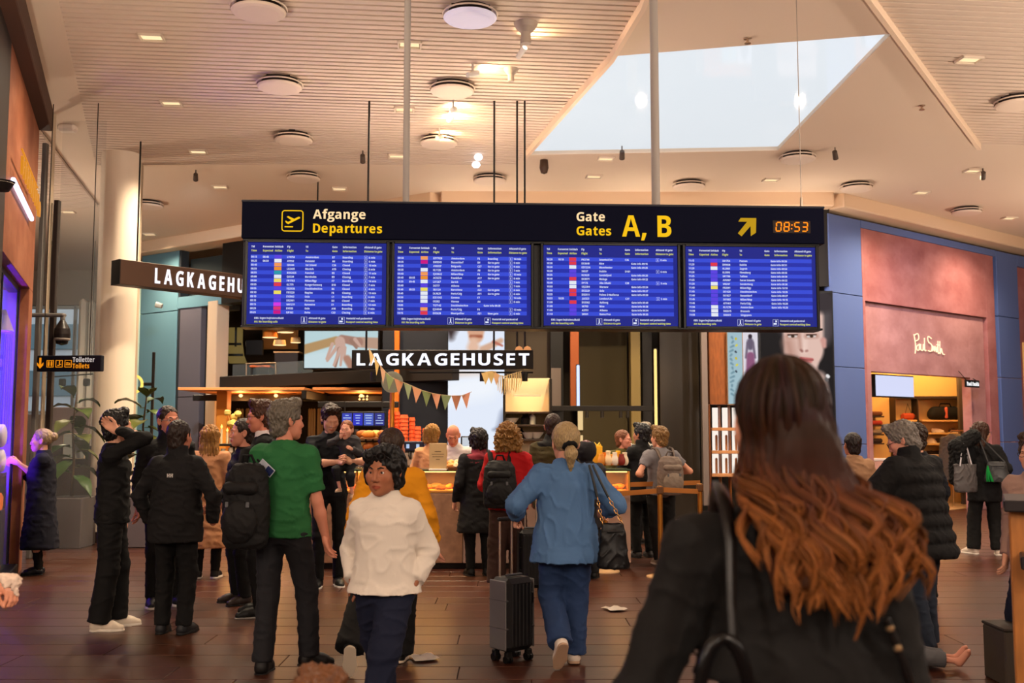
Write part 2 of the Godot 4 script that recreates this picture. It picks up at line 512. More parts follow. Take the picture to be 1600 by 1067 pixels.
	# detectors on the plaster
	for q: Array in [[106, 195, "white rectangular sensor on the plain plaster strip at upper left"], [850, 250, "dark camera under the roof light's near corner"]]:
		var c := at(q[0], q[1], 10.0)
		var k2 := (CEIL - EYE) / (c.y - EYE)
		var t := thing("ceiling_sensor", q[2], "sensor", Vector3(c.x * k2, CEIL, c.z * k2))
		var k := Sk.new()
		if q[0] < 200:
			k.box(Vector3(0, -0.05, 0), Vector3(0.24, 0.10, 0.16), 0.03)
			part(t, "body", k, ct(0.9, 0.84, 0.78, 0.5))
		else:
			k.lathe([Vector2(0, -0.22), Vector2(0.05, -0.2), Vector2(0.07, -0.12), Vector2(0.06, 0), Vector2(0, 0)], 16)
			part(t, "body", k, ct(0.25, 0.18, 0.13, 0.4))
	for q: Array in [[1168, 60, "small sprinkler on the plaster above the roof light"], [1440, 165, "small sprinkler on the plaster right of the roof light"]]:
		var c := at(q[0], q[1], 10.0)
		var k2 := (CEIL - EYE) / (c.y - EYE)
		var t := thing("sprinkler", q[2], "sprinkler", Vector3(c.x * k2, CEIL, c.z * k2))
		var k := Sk.new()
		k.lathe([Vector2(0, -0.06), Vector2(0.035, -0.058), Vector2(0.035, -0.05), Vector2(0.012, -0.04), Vector2(0.012, -0.012), Vector2(0.04, -0.008), Vector2(0.045, 0)], 12)
		part(t, "head", k, metal(Color(0.75, 0.65, 0.55), 0.3))

const DOWN_POWER := 17.0

func glow_face() -> StandardMaterial3D:
	var m := StandardMaterial3D.new()
	m.albedo_color = Color(0.88, 0.86, 0.86)
	m.emission_enabled = true
	m.emission = Color(0.62, 0.62, 0.78)
	m.emission_energy_multiplier = 0.5
	return m
# ---------------------------------------------------------------- the shop fronts
const FA := Vector2(-8.39, 22.67)
const FB := Vector2(-1.23, 17.65)
const FC := Vector2(5.57, 17.72)
const FD := Vector2(11.27, 22.28)

func wall_frame(a: Vector2, b: Vector2) -> Transform3D:
	var d := Vector3(b.x - a.x, 0, a.y - b.y).normalized()
	return Transform3D(Basis(d, Vector3.UP, d.cross(Vector3.UP)), Vector3(a.x, 0, -a.y))

# place on a wall in its own axes: metres along, height, out (towards the hall)
func on_own(x: float, y: float, a: Vector2, b: Vector2, out := 0.0) -> Vector3:
	var f := wall_frame(a, b)
	var n := Vector2(f.basis.z.x, -f.basis.z.z) * out
	return f.affine_inverse() * on_wall(x, y, a + n, b + n)

func own(k: Sk, x0: float, x1: float, y0: float, y1: float, z0: float, z1: float, ch := 0.004) -> Sk:
	k.box(Vector3((x0 + x1) / 2, (y0 + y1) / 2, (z0 + z1) / 2), Vector3(absf(x1 - x0), absf(y1 - y0), absf(z1 - z0)), ch)
	return k

func plaster_mat(c: Color, seed_: int) -> StandardMaterial3D:
	var key := ["plaster", c]
	if not mats.has(key):
		var n := FastNoiseLite.new()
		n.seed = seed_
		n.frequency = 0.012
		n.fractal_octaves = 5
		n.domain_warp_enabled = true
		n.domain_warp_amplitude = 40.0
		var t := NoiseTexture2D.new()
		t.width = 512
		t.height = 512
		t.seamless = true
		t.noise = n
		var g := Gradient.new()
		g.set_color(0, c.darkened(0.16))
		g.set_color(1, c.lightened(0.16))
		t.color_ramp = g
		var m := StandardMaterial3D.new()
		m.albedo_texture = t
		m.roughness = 0.65
		m.metallic_specular = 0.35
		m.uv1_triplanar = true
		m.uv1_world_triplanar = true
		m.uv1_scale = Vector3(0.28, 0.28, 0.28)
		mats[key] = m
	return mats[key]

func build_fashion_shop() -> void:
	var f := wall_frame(FC, FD)
	var long := (FD - FC).length()
	var blue := ct(0.34, 0.41, 0.60, 0.45)
	var pink := plaster_mat(Color(0.63, 0.36, 0.35), 3)
	var pale := plaster_mat(Color(0.67, 0.45, 0.44), 5)
	var p0 := on_own(1345, 356, FC, FD)
	var p1 := on_own(1556, 400, FC, FD)
	var top := p0.y
	var i0 := on_own(1352, 470, FC, FD)
	var i1 := on_own(1542, 494, FC, FD)
	var o0 := on_own(1366, 580, FC, FD)
	var o1 := on_own(1521, 590, FC, FD)
	# blue cladding with its joints: panels round the pink front
	var wall := Node3D.new()
	wall.name = "wall_fashion_shop"
	add_child(wall, true)
	wall.transform = f
	wall.set_meta("kind", "structure")
	wall.set_meta("label", "blue clad shop wall round the pink shop front")
	var joint := on_own(1320, 672 - 210, FC, FD).y
	var edges := [0.0, 1.35, 2.7, 4.0, 5.4]
	for i in 4:
		part(wall, "panel", own(Sk.new(), -0.03, p0.x - 0.006, edges[i] + 0.006, edges[i + 1] - 0.006, -0.12, 0.0, 0.006), blue)
	part(wall, "panel", own(Sk.new(), p0.x + 0.006, p1.x - 0.006, top + 0.006, 5.4, -0.12, 0.0, 0.006), blue)
	var q0 := on_own(1589, 408, FC, FD)
	for i in 4:
		part(wall, "panel", own(Sk.new(), p1.x + 0.006, q0.x - 0.006, edges[i] + 0.006, edges[i + 1] - 0.006, -0.12, 0.0, 0.006), blue)
	part(wall, "panel", own(Sk.new(), q0.x, 12.0, top - 0.1, 5.4, -0.12, 0.0, 0.006), blue)
	part(wall, "pink_panel", own(Sk.new(), q0.x, 12.0, 0, top - 0.1, -0.2, -0.05, 0.006), pink)
	part(wall, "backing", own(Sk.new(), -0.03, p0.x, 0, 5.4, -0.2, -0.125), ct(0.05, 0.05, 0.06))
	# pink front
	var t := thing("storefront", "dusty pink plastered shop front with white script sign over its open doorway", "shop front", f.origin)
	t.transform = f
	var k := Sk.new()
	own(k, p0.x, i0.x, 0, top, -0.25, 0.0)
	own(k, i1.x, p1.x - 0.14, 0, top, -0.25, 0.0)
	own(k, i0.x, i1.x, i0.y, top, -0.25, 0.0)
	part(t, "surround", k, pink)
	part(t, "side_reveal", own(Sk.new(), p1.x - 0.14, p1.x, 0, top, -0.3, -0.22), ct(0.06, 0.05, 0.05))
	k = Sk.new()
	own(k, i0.x + 0.012, o0.x, 0, i0.y - 0.012, -0.25, -0.06)
	own(k, o1.x, i1.x - 0.06, 0, i0.y - 0.012, -0.25, -0.06)
	own(k, o0.x, o1.x, o0.y, i0.y - 0.012, -0.25, -0.06)
	part(t, "inner_panel", k, pale)
	# script lettering as bent tubes
	var c := on_own(1431, 540, FC, FD)
	var e := on_own(1479, 545, FC, FD)
	var u := (e.x - c.x) / 48.0
	var strokes := [
		[[2, -9], [3, 0], [2, 9], [1, 14]], [[2, 13], [7, 15], [8, 9], [3, 6]], [[8, 2], [5, 0], [5, -4], [8, -4], [9, 3], [10, -4]], [[11, 3], [11, -3], [14, -4], [15, 3], [15, -4]], [[17, 11], [17, -3], [19, -4]],
		[[28, 11], [23, 13], [23, 7], [28, 3], [27, -4], [22, -4]], [[29, 3], [29, -4], [30, 2], [32, -4], [33, 2], [35, -5]], [[36, 2], [36, -5]], [[38, 9], [38, -5], [40, -5]], [[36, 4], [41, 4]], [[41, 9], [41, -6], [43, 0], [45, -6], [48, -7]]]
	var sg := Sk.new()
	for s: Array in strokes:
		var cv := Curve3D.new()
		for q: Array in s:
			cv.add_point(Vector3(c.x + q[0] * u, c.y + (q[1] - 2.0) * u * 0.68 + 0.03, -0.045))
		for n in s.size():
			var pr: Vector3 = cv.get_point_position(maxi(n - 1, 0))
			var nx: Vector3 = cv.get_point_position(mini(n + 1, s.size() - 1))
			cv.set_point_in(n, (pr - nx) * 0.22)
			cv.set_point_out(n, (nx - pr) * 0.22)
		var pts := cv.tessellate(3)
		var rr := PackedFloat32Array()
		rr.resize(pts.size())
		rr.fill(0.0105)
		sg.tube(pts, rr, 6)
	part(t, "sign_lettering", sg, gw(1.0, 0.86, 0.70, 1.6), "white script lettering of the shop's name")
	# inside: pale yellow lit walls, shelves, goods
	var cream := ct(0.86, 0.68, 0.42, 0.8)
	var dark := ct(0.20, 0.14, 0.10, 0.6)
	var room := Node3D.new()
	room.name = "wall_shop_interior"
	add_child(room, true)
	room.transform = f
	room.set_meta("kind", "structure")
	room.set_meta("label", "cream walls inside the pink fronted shop")
	var bd := 23.0
	k = Sk.new()
	k.box(P(8.8, 1.75, bd + 0.1), Vector3(5.2, 3.5, 0.2))
	k.box(P(6.45, 1.75, 21.0), Vector3(0.2, 3.5, 4.2))
	k.box(P(11.2, 1.75, 22.7), Vector3(0.2, 3.5, 1.0))
	flat_slab(k, V2([[6.4, 18.75], [9.6, 21.4], [11.3, 22.9], [11.3, 23.2], [6.4, 23.2]]), 3.4, 0.1)
	for i in k.vs.size():
		k.vs[i] = f.affine_inverse() * k.vs[i]
		k.ns[i] = f.basis.inverse() * k.ns[i]
	part(room, "back_wall", k, cream)
	k = Sk.new()
	flat_slab(k, V2([[6.5, 18.75], [9.4, 21.3], [11.2, 22.9], [11.2, 23.1], [6.5, 23.1]]), 0.0, 0.006)
	for i in k.vs.size():
		k.vs[i] = f.affine_inverse() * k.vs[i]
		k.ns[i] = f.basis.inverse() * k.ns[i]
	part(room, "shop_floor", k, ct(0.66, 0.54, 0.38, 0.3))
	var sh := thing("wall_shelving", "dark framed lit wall shelving at the back of the pink fronted shop", "shelving")
	k = board(1399, 619, 1540, 623, bd - 0.35, 0.35)
	for px in [1399, 1433, 1536]:
		k.join(board(px, 619, px + (8 if px == 1433 else 5), 800, bd - 0.35, 0.35))
	part(sh, "frame", k, dark)
	var ys := []
	for py in [656, 676, 693, 711, 735]:
		ys.append(at(1455, py, bd - 0.3).y)
		for sx in [[1404, 1433], [1441, 1536]]:
			part(sh, "shelf", board(sx[0], py, sx[1], py + 2.6, bd - 0.36, 0.36), cream)
	var bag := thing("holdall_bag", "black holdall with a red and white stripe on the upper shelf of the pink shop", "bag", Vector3(at(1476, 656, bd - 0.2).x, ys[0], -bd + 0.2))
	var bf := Field.new(Vector3(-0.42, 0, -0.2), Vector3(0.42, 0.45, 0.2), 0.02)
	bf.cone(Vector3(-0.26, 0.12, 0), Vector3(0.26, 0.12, 0), 0.12, 0.12, 0.02)
	bf.cone(Vector3(-0.22, 0.2, 0), Vector3(0.22, 0.2, 0), 0.1, 0.1, 0.06)
	bf.cutoff(Vector3(0, 0, 0), Vector3(0, -1, 0))
	k = Sk.new()
	k.net(bf)
	part(bag, "body", k, ct(0.08, 0.06, 0.05))
	part(bag, "stripe", own(Sk.new(), -0.035, 0.035, 0.03, 0.28, 0.08, 0.13, 0.02), ct(0.75, 0.35, 0.28))
	k = Sk.new()
	k.tube(V3([Vector3(-0.15, 0.25, 0.05), Vector3(-0.10, 0.36, 0.05), Vector3(0.10, 0.36, 0.05), Vector3(0.15, 0.25, 0.05)]), F32([0.014, 0.014, 0.014, 0.014]), 6)
	part(bag, "handle", k, ct(0.06, 0.05, 0.05))
	var hb := thing("handbag", "small red woven handbag with a thin looped strap on the pink shop's shelf", "bag", Vector3(at(1419, 656, bd - 0.2).x, ys[0], -bd + 0.2))
	part(hb, "body", own(Sk.new(), -0.16, 0.16, 0, 0.15, -0.07, 0.07, 0.05), ct(0.62, 0.24, 0.12))
	k = Sk.new()
	k.tube(V3([Vector3(-0.06, 0.14, 0), Vector3(0.0, 0.36, 0), Vector3(0.08, 0.14, 0)]), F32([0.008, 0.008, 0.008]), 6)
	part(hb, "strap", k, ct(0.3, 0.16, 0.1))
	# shoes and caps on the shelves
	for q: Array in [[1461, 1, 0.85, 0.78, 0.72, "white trainer"], [1456, 2, 0.9, 0.82, 0.7, "cream cap"], [1466, 2, 0.25, 0.18, 0.14, "dark brown cap"], [1452, 3, 0.15, 0.10, 0.08, "black loafer"], [1464, 3, 0.18, 0.12, 0.08, "brown loafer"], [1488, 1, 0.3, 0.2, 0.15, "brown shoe"]]:
		var g := thing("shop_shoe", q[5] + " displayed on a lit shelf in the pink fronted shop", "shoe" if not q[5].contains("cap") else "cap", Vector3(at(q[0], 690, bd - 0.2).x, ys[q[1]] + 0.09, -bd + 0.2), 70.0)
		var both := shoe("leather" if not q[5].contains("trainer") else "sneaker")
		if q[5].contains("cap"):
			g.name = "cap"
			g.position.y -= 0.09
			var cf := Field.new(Vector3(-0.14, 0, -0.14), Vector3(0.14, 0.14, 0.24), 0.012)
			cf.ellip(Vector3(0, 0.0, 0), Vector3(0.10, 0.12, 0.11), 0.01)
			cf.ellip(Vector3(0, 0.0, 0.12), Vector3(0.085, 0.018, 0.085), 0.01)
			cf.cutoff(Vector3.ZERO, Vector3(0, -1, 0))
			var ck := Sk.new()
			ck.net(cf)
			part(g, "crown", ck, cloth(Color(q[2], q[3], q[4])))
			continue
		for n in 2:
			var o := MeshInstance3D.new()
			o.name = ["upper", "sole"][n]
			o.mesh = both[n]
			o.material_override = cloth(Color(q[2], q[3], q[4]) if n == 0 else Color(0.8, 0.75, 0.7))
			g.add_child(o)
	# dark side panel and the small hanging sign
	var fr := thing("display_wall", "dark brown panel inside the doorway of the pink shop behind the clothes rail", "panel")
	part(fr, "panel", board(1497, 586, 1530, 790, 22.3, 0.1), ct(0.30, 0.25, 0.21))
	var hs := thing("hanging_sign", "small black projecting sign with white lettering by the pink shop doorway", "sign", f * Vector3(on_own(1520, 600, FC, FD, 0.1).x, on_own(1520, 600, FC, FD, 0.1).y, 0.1))
	hs.rotation = f.basis.get_euler()
	part(hs, "plate", own(Sk.new(), -0.30, 0.24, -0.07, 0.08, -0.02, 0.02, 0.01), ct(0.04, 0.04, 0.05, 0.4))
	k = Sk.new()
	k.tube(V3([Vector3(-0.20, 0.07, -0.02), Vector3(-0.28, 0.26, -0.14)]), F32([0.008, 0.008]), 6)
	k.tube(V3([Vector3(0.2, 0.07, -0.02), Vector3(0.3, 0.12, -0.14)]), F32([0.008, 0.008]), 6)
	part(hs, "bracket", k, ct(0.05, 0.05, 0.05))
	k = Sk.new()
	text_on(k, "Paul Smith", 0.07, Vector3(-0.03, -0.035, 0.021), true, 0.9, 1, Basis.IDENTITY, 0.004, true)
	part(hs, "sign_lettering", k, gw(1, 1, 1, 1.2))
	# the lit screen in the doorway and the clothes rail
	var s0 := on_own(1367, 584, FC, FD, -0.3)
	var s1 := on_own(1429, 622, FC, FD, -0.3)
	var sc := thing("lit_screen", "blank white lit screen in the upper corner of the pink shop's window", "screen", f.origin)
	sc.transform = f
	part(sc, "housing", own(Sk.new(), s0.x, s1.x, s1.y, s0.y, -0.45, -0.305), ct(0.1, 0.1, 0.1))
	part(sc, "screen_face", own(Sk.new(), s0.x + 0.02, s1.x - 0.02, s1.y + 0.02, s0.y - 0.02, -0.305, -0.295), gw(0.86, 0.88, 1.0, 0.95))
	var rd := 21.9
	var r0 := at(1486, 673, rd)
	var r1 := at(1527, 674, rd)
	var rail := thing("clothes_rail", "clothes rail of jackets just inside the pink shop doorway", "clothes rail", Vector3(r0.x, 0, r0.z))
	k = Sk.new()
	k.tube(V3([Vector3(0, r0.y, 0), Vector3(r1.x - r0.x, r0.y, 0)]), F32([0.014, 0.014]), 8)
	for x in [0.0, r1.x - r0.x]:
		k.tube(V3([Vector3(x, 0, 0), Vector3(x, r0.y, 0)]), F32([0.014, 0.014]), 8)
	part(rail, "rail", k, metal(Color(0.75, 0.6, 0.4)))
	for q: Array in [[1486, 0.30, 0.28, 0.26, "grey quilted jacket"], [1495, 0.50, 0.42, 0.28, "olive jacket"], [1504, 0.24, 0.24, 0.26, "charcoal jacket"], [1514, 0.16, 0.14, 0.13, "black coat"]]:
		var g := thing("hanging_garment", q[4] + " hanging on the rail in the pink shop doorway", "jacket", Vector3(at(q[0], 673, rd).x, r0.y, r0.z), 62.0)
		var gf := Field.new(Vector3(-0.14, -1.15, -0.30), Vector3(0.14, 0.06, 0.30), 0.02)
		gf.loft(Vector3(0, -1.05, 0), Vector3(0, -0.06, 0), Vector3(1, 0, 0), [[0, 0.055, 0.24, 0], [0.5, 0.05, 0.22, 0], [0.86, 0.045, 0.21, 0], [1.0, 0.03, 0.05, 0]], 0.02)
		for s in [-1, 1]:
			gf.cone(Vector3(0, -0.17, 0.17 * s), Vector3(0.0, -0.75, 0.24 * s), 0.05, 0.04, 0.03)
		k = Sk.new()
		k.net(gf, [0.015, Vector3(8, 12, 8), 3, 1])
		part(g, "garment", k, cloth(Color(q[1], q[2], q[3])))
		k = Sk.new()
		k.tube(V3([Vector3(0, -0.05, 0), Vector3(0, 0.01, 0), Vector3(0, 0.02, 0.02)]), F32([0.006, 0.006, 0.006]), 5)
		part(g, "hanger_hook", k, metal(Color(0.7, 0.6, 0.5)))
	# a pale cabinet and shelves of knitwear in the window
	var cab := thing("display_cabinet", "pale pink display cabinet low in the pink shop's window", "cabinet", Vector3(at(1374, 730, 20.4).x, 0, -20.4))
	part(cab, "body", block(Vector3(0, 0.5, 0), Vector3(0.44, 1.0, 0.4), 0.01), ct(0.82, 0.66, 0.60))
	part(cab, "top", block(Vector3(0, 1.02, 0), Vector3(0.48, 0.05, 0.44), 0.01), ct(0.92, 0.88, 0.84))
	for i in 4:
		var pk := thing("folded_stack", ["stack of brown knitwear", "stack of red knitwear", "stack of grey knitwear", "stack of dark knitwear"][i] + " at the left edge of the pink shop's window", "clothes", at(1371, 650 + i * 14, 22.6))
		part(pk, "shelf_board", own(Sk.new(), -0.25, 0.10, -0.03, 0, -0.45, 0.15), dark)
		part(pk, "knitwear", own(Sk.new(), -0.2, 0.08, 0, 0.10, -0.13, 0.13, 0.03), cloth([Color(0.35, 0.2, 0.12), Color(0.6, 0.2, 0.15), Color(0.5, 0.45, 0.4), Color(0.2, 0.15, 0.15)][i]))
	for q: Array in [[7.6, 20.6, "nearest the doorway"], [9.4, 22.0, "over the clothes rail"], [8.4, 21.9, "over the shelving"]]:
		var lp := thing("shop_lamp", "warm ceiling lamp inside the pink fronted shop, " + q[2], "lamp", P(q[0], 3.38, q[1]), 0.0, "ceiling lamps in the pink shop")
		var lk := Sk.new()
		lk.lathe([Vector2(0, -0.03), Vector2(0.1, -0.03), Vector2(0.11, 0.0), Vector2(0, 0.02)], 20)
		part(lp, "lamp_face", lk, gw(1.0, 0.85, 0.55, 2.5))
		var l := OmniLight3D.new()
		l.name = "shop_light"
		l.light_color = Color(1.0, 0.85, 0.58)
		l.light_energy = 1.5
		l.light_size = 0.1
		l.omni_attenuation = 2.0
		l.omni_range = 20
		l.position.y = -0.2
		l.shadow_enabled = true
		lp.add_child(l)

# the orange front at the left with its violet display window
const OA := Vector2(-4.0, 7.5)
const OB := Vector2(-5.66, 12.0)

func build_orange_shop() -> void:
	var f := wall_frame(OA, OB)
	var L := (OB - OA).length()
	var orange := plaster_mat(Color(0.52, 0.26, 0.135), 8)
	var w0 := on_own(8, 300, OA, OB).x
	var top := 5.17
	var ot := on_own(44, 447, OA, OB).y
	var o1 := L - 0.16
	var wall := Node3D.new()
	wall.name = "wall_orange"
	add_child(wall, true)
	wall.transform = f
	wall.set_meta("kind", "structure")
	wall.set_meta("label", "orange plastered shop wall with a lit sign over a violet window")
	var k := Sk.new()
	own(k, w0, L, ot, top, -0.3, 0.0)
	own(k, o1 - 0.24, L, 0, ot, -0.1, 0.0)
	part(wall, "plaster", k, orange)
	part(wall, "dark_pier", own(Sk.new(), w0 - 1.2, w0, 0, top, -0.3, 0.0), ct(0.16, 0.13, 0.12, 0.5))
	part(wall, "top_beam", own(Sk.new(), w0 - 3.0, L - 0.02, top, top + 0.28, -0.3, 0.14, 0.01), ct(0.26, 0.16, 0.11, 0.6))
	part(wall, "head_wall", own(Sk.new(), w0 - 3.0, L, top + 0.28, CEIL, -0.3, -0.02), ct(0.75, 0.64, 0.56, 0.8))
	k = Sk.new()
	own(k, w0 - 1.2, L, 0, CEIL, -2.6, -2.5)
	own(k, L - 0.12, L, 0, CEIL, -2.5, -0.1)
	own(k, w0 - 1.3, w0 - 1.2, 0, CEIL, -2.6, -0.3)
	own(k, w0 - 1.2, L, ot + 0.25, ot + 0.35, -2.5, -0.3)
	part(wall, "inner_wall", k, ct(0.50, 0.44, 0.60, 0.8))
	# the sign: gold letters on stand-offs with white light behind
	var sg := thing("wall_sign", "gold lettered sign with a white halo high on the orange wall", "sign", f.origin)
	sg.transform = f
	var s0 := on_own(15, 275, OA, OB)
	var s1 := on_own(46, 320, OA, OB)
	var mid := (s0 + s1) / 2
	var ll := s1.x - s0.x
	k = Sk.new()
	for i in 9:
		var lx := lerpf(s0.x + 0.10, s1.x - 0.16, i / 8.0)
		own(k, lx - 0.035, lx + 0.02, mid.y - 0.02, mid.y + 0.16, 0.08, 0.11, 0.008)
		if i % 3 != 1:
			own(k, lx - 0.03, lx + 0.07, mid.y + (0.12 if i % 2 else 0.05), mid.y + (0.15 if i % 2 else 0.08), 0.08, 0.11, 0.008)
	own(k, s0.x + 0.05, s1.x - 0.2, mid.y + 0.21, mid.y + 0.225, 0.08, 0.10, 0.004)
	k.lathe([Vector2(0.0, 0.08), Vector2(0.08, 0.08), Vector2(0.09, 0.11), Vector2(0, 0.11)], 16, Transform3D(Basis(Vector3(1, 0, 0), PI / 2), Vector3(s1.x, mid.y + 0.02, 0.0)))
	part(sg, "sign_lettering", k, gw(0.95, 0.60, 0.12, 0.75), "gold raised letters")
	part(sg, "light_bar", own(Sk.new(), s0.x, s1.x, mid.y - 0.12, mid.y - 0.07, 0.01, 0.05, 0.01), gw(0.86, 0.84, 1.0, 3.0))
	var al := AreaLight3D.new()
	al.name = "halo_light"
	al.light_color = Color(0.85, 0.82, 1.0)
	al.light_energy = 0.12
	al.area_size = Vector2(ll, 0.05)
	al.shadow_enabled = true
	al.transform = Transform3D(Basis(Vector3(1, 0, 0), PI), Vector3(mid.x, mid.y - 0.095, 0.055)) * Transform3D(Basis(Vector3(1, 0, 0), 0), Vector3.ZERO)
	sg.add_child(al)
	# window frame and glass
	var win := thing("shop_window", "violet lit shop window under the orange wall, behind glass", "window", f.origin)
	win.transform = f
	k = Sk.new()
	own(k, o1 - 0.29, o1 - 0.24, 0.12, ot, -0.125, -0.10)
	own(k, w0, o1 - 0.24, ot - 0.06, ot, -0.22, -0.10)
	own(k, w0 + 1.0, w0 + 1.05, 0.12, ot, -0.22, -0.10)
	part(win, "frame", k, ct(0.09, 0.07, 0.09, 0.4))
	part(win, "pane", own(Sk.new(), w0, o1 - 0.29, 0.12, ot - 0.06, -0.115, -0.11, 0.0), glass(0.05))
	part(win, "plinth", own(Sk.new(), w0, o1 - 0.3, 0.0, 0.12, -0.3, 0.0, 0.01), ct(0.05, 0.05, 0.08, 0.4))
	# what stands in it, close behind the glass
	var tubes := thing("light_curtain", "curtain of thin violet glowing strands in the orange wall's window", "light", f * Vector3(L - 0.62, 0, -0.14))
	tubes.rotation = f.basis.get_euler()
	for i in 9:
		k = Sk.new()
		k.tube(V3([Vector3(0.05 * (i % 3), 1.45, -0.024 * i), Vector3(0.03 * (i % 2), ot - 0.55, -0.02 * i)]), F32([0.008, 0.008]), 6)
		part(tubes, "strand_light", k, gw(0.30, 0.12, 0.95, 1.3))
	k = Sk.new()
	k.lathe([Vector2(0.03, ot - 0.28), Vector2(0.12, ot - 0.52), Vector2(0.11, ot - 0.52), Vector2(0.02, ot - 0.30)], 24, Transform3D(Basis.IDENTITY, Vector3(0.02, 0, -0.10)))
	part(tubes, "shade", k, ct(0.55, 0.50, 0.62, 0.5))
	for y in [ot - 0.7, 1.25]:
		var vl := OmniLight3D.new()
		vl.name = "violet_light"
		vl.light_color = Color(0.40, 0.16, 1.0)
		vl.light_energy = 3.6
		vl.light_size = 0.06
		vl.omni_attenuation = 2.0
		vl.omni_range = 14
		vl.shadow_enabled = true
		vl.position = Vector3(-0.1, y, -0.36)
		tubes.add_child(vl, true)
		k = Sk.new()
		k.lathe([Vector2(0, -0.07), Vector2(0.07, 0), Vector2(0, 0.07)], 12, Transform3D(Basis.IDENTITY, vl.position))
		part(tubes, "bulb", k, gw(0.45, 0.2, 1.0, 2.0))
	var st := thing("display_cabinet", "dark display cabinet with lit golden recess in the violet window", "cabinet", f * Vector3(L - 0.75, 0.12, -0.30))
	st.rotation = f.basis.get_euler()
	k = Sk.new()
	own(k, -0.2, 0.2, 0, 0.62, -0.3, 0.16)
	own(k, -0.2, 0.2, 0.98, 1.02, -0.3, 0.16)
	own(k, 0.16, 0.2, 0.62, 0.98, -0.3, 0.16)
	part(st, "body", k, ct(0.12, 0.10, 0.20, 0.4))
	for i in 3:
		var j := thing("glass_jar", "amber lit jar low in the violet window, " + ["nearest the pier", "middle one", "beside the orange frame"][i], "jar", f * Vector3(L - 0.78, 0.74, -0.46 + 0.13 * i), 0.0, "amber jars in the violet window")
		k = Sk.new()
		k.lathe([Vector2(0, 0), Vector2(0.05, 0), Vector2(0.06, 0.05), Vector2(0.06, 0.14), Vector2(0.04, 0.18), Vector2(0, 0.19)], 16)
		part(j, "lamp_glass", k, gw(1.0, 0.45, 0.10, 0.9))
	for i in 2:
		var rl := thing("white_roll", ["upper", "lower"][i] + " white padded roll on the violet lit cabinet", "cushion", f * Vector3(L - 0.85, 1.14 + 0.27 * (1 - i), -0.30))
		rl.rotation = f.basis.get_euler() + Vector3(0, PI / 2, 0)
		rl.scale = Vector3(0.34, 1, 1)
		var rf := Field.new(Vector3(-0.55, 0, -0.16), Vector3(0.55, 0.27, 0.16), 0.02)
		rf.cone(Vector3(-0.4, 0.13, 0), Vector3(0.35, 0.13, 0), 0.125, 0.125, 0.02)
		rf.cone(Vector3(0.25, 0.11, 0.03), Vector3(0.42, 0.11, 0.03), 0.10, 0.09, 0.03)
		k = Sk.new()
		k.net(rf)
		part(rl, "cover", k, ct(0.85, 0.82, 0.86))

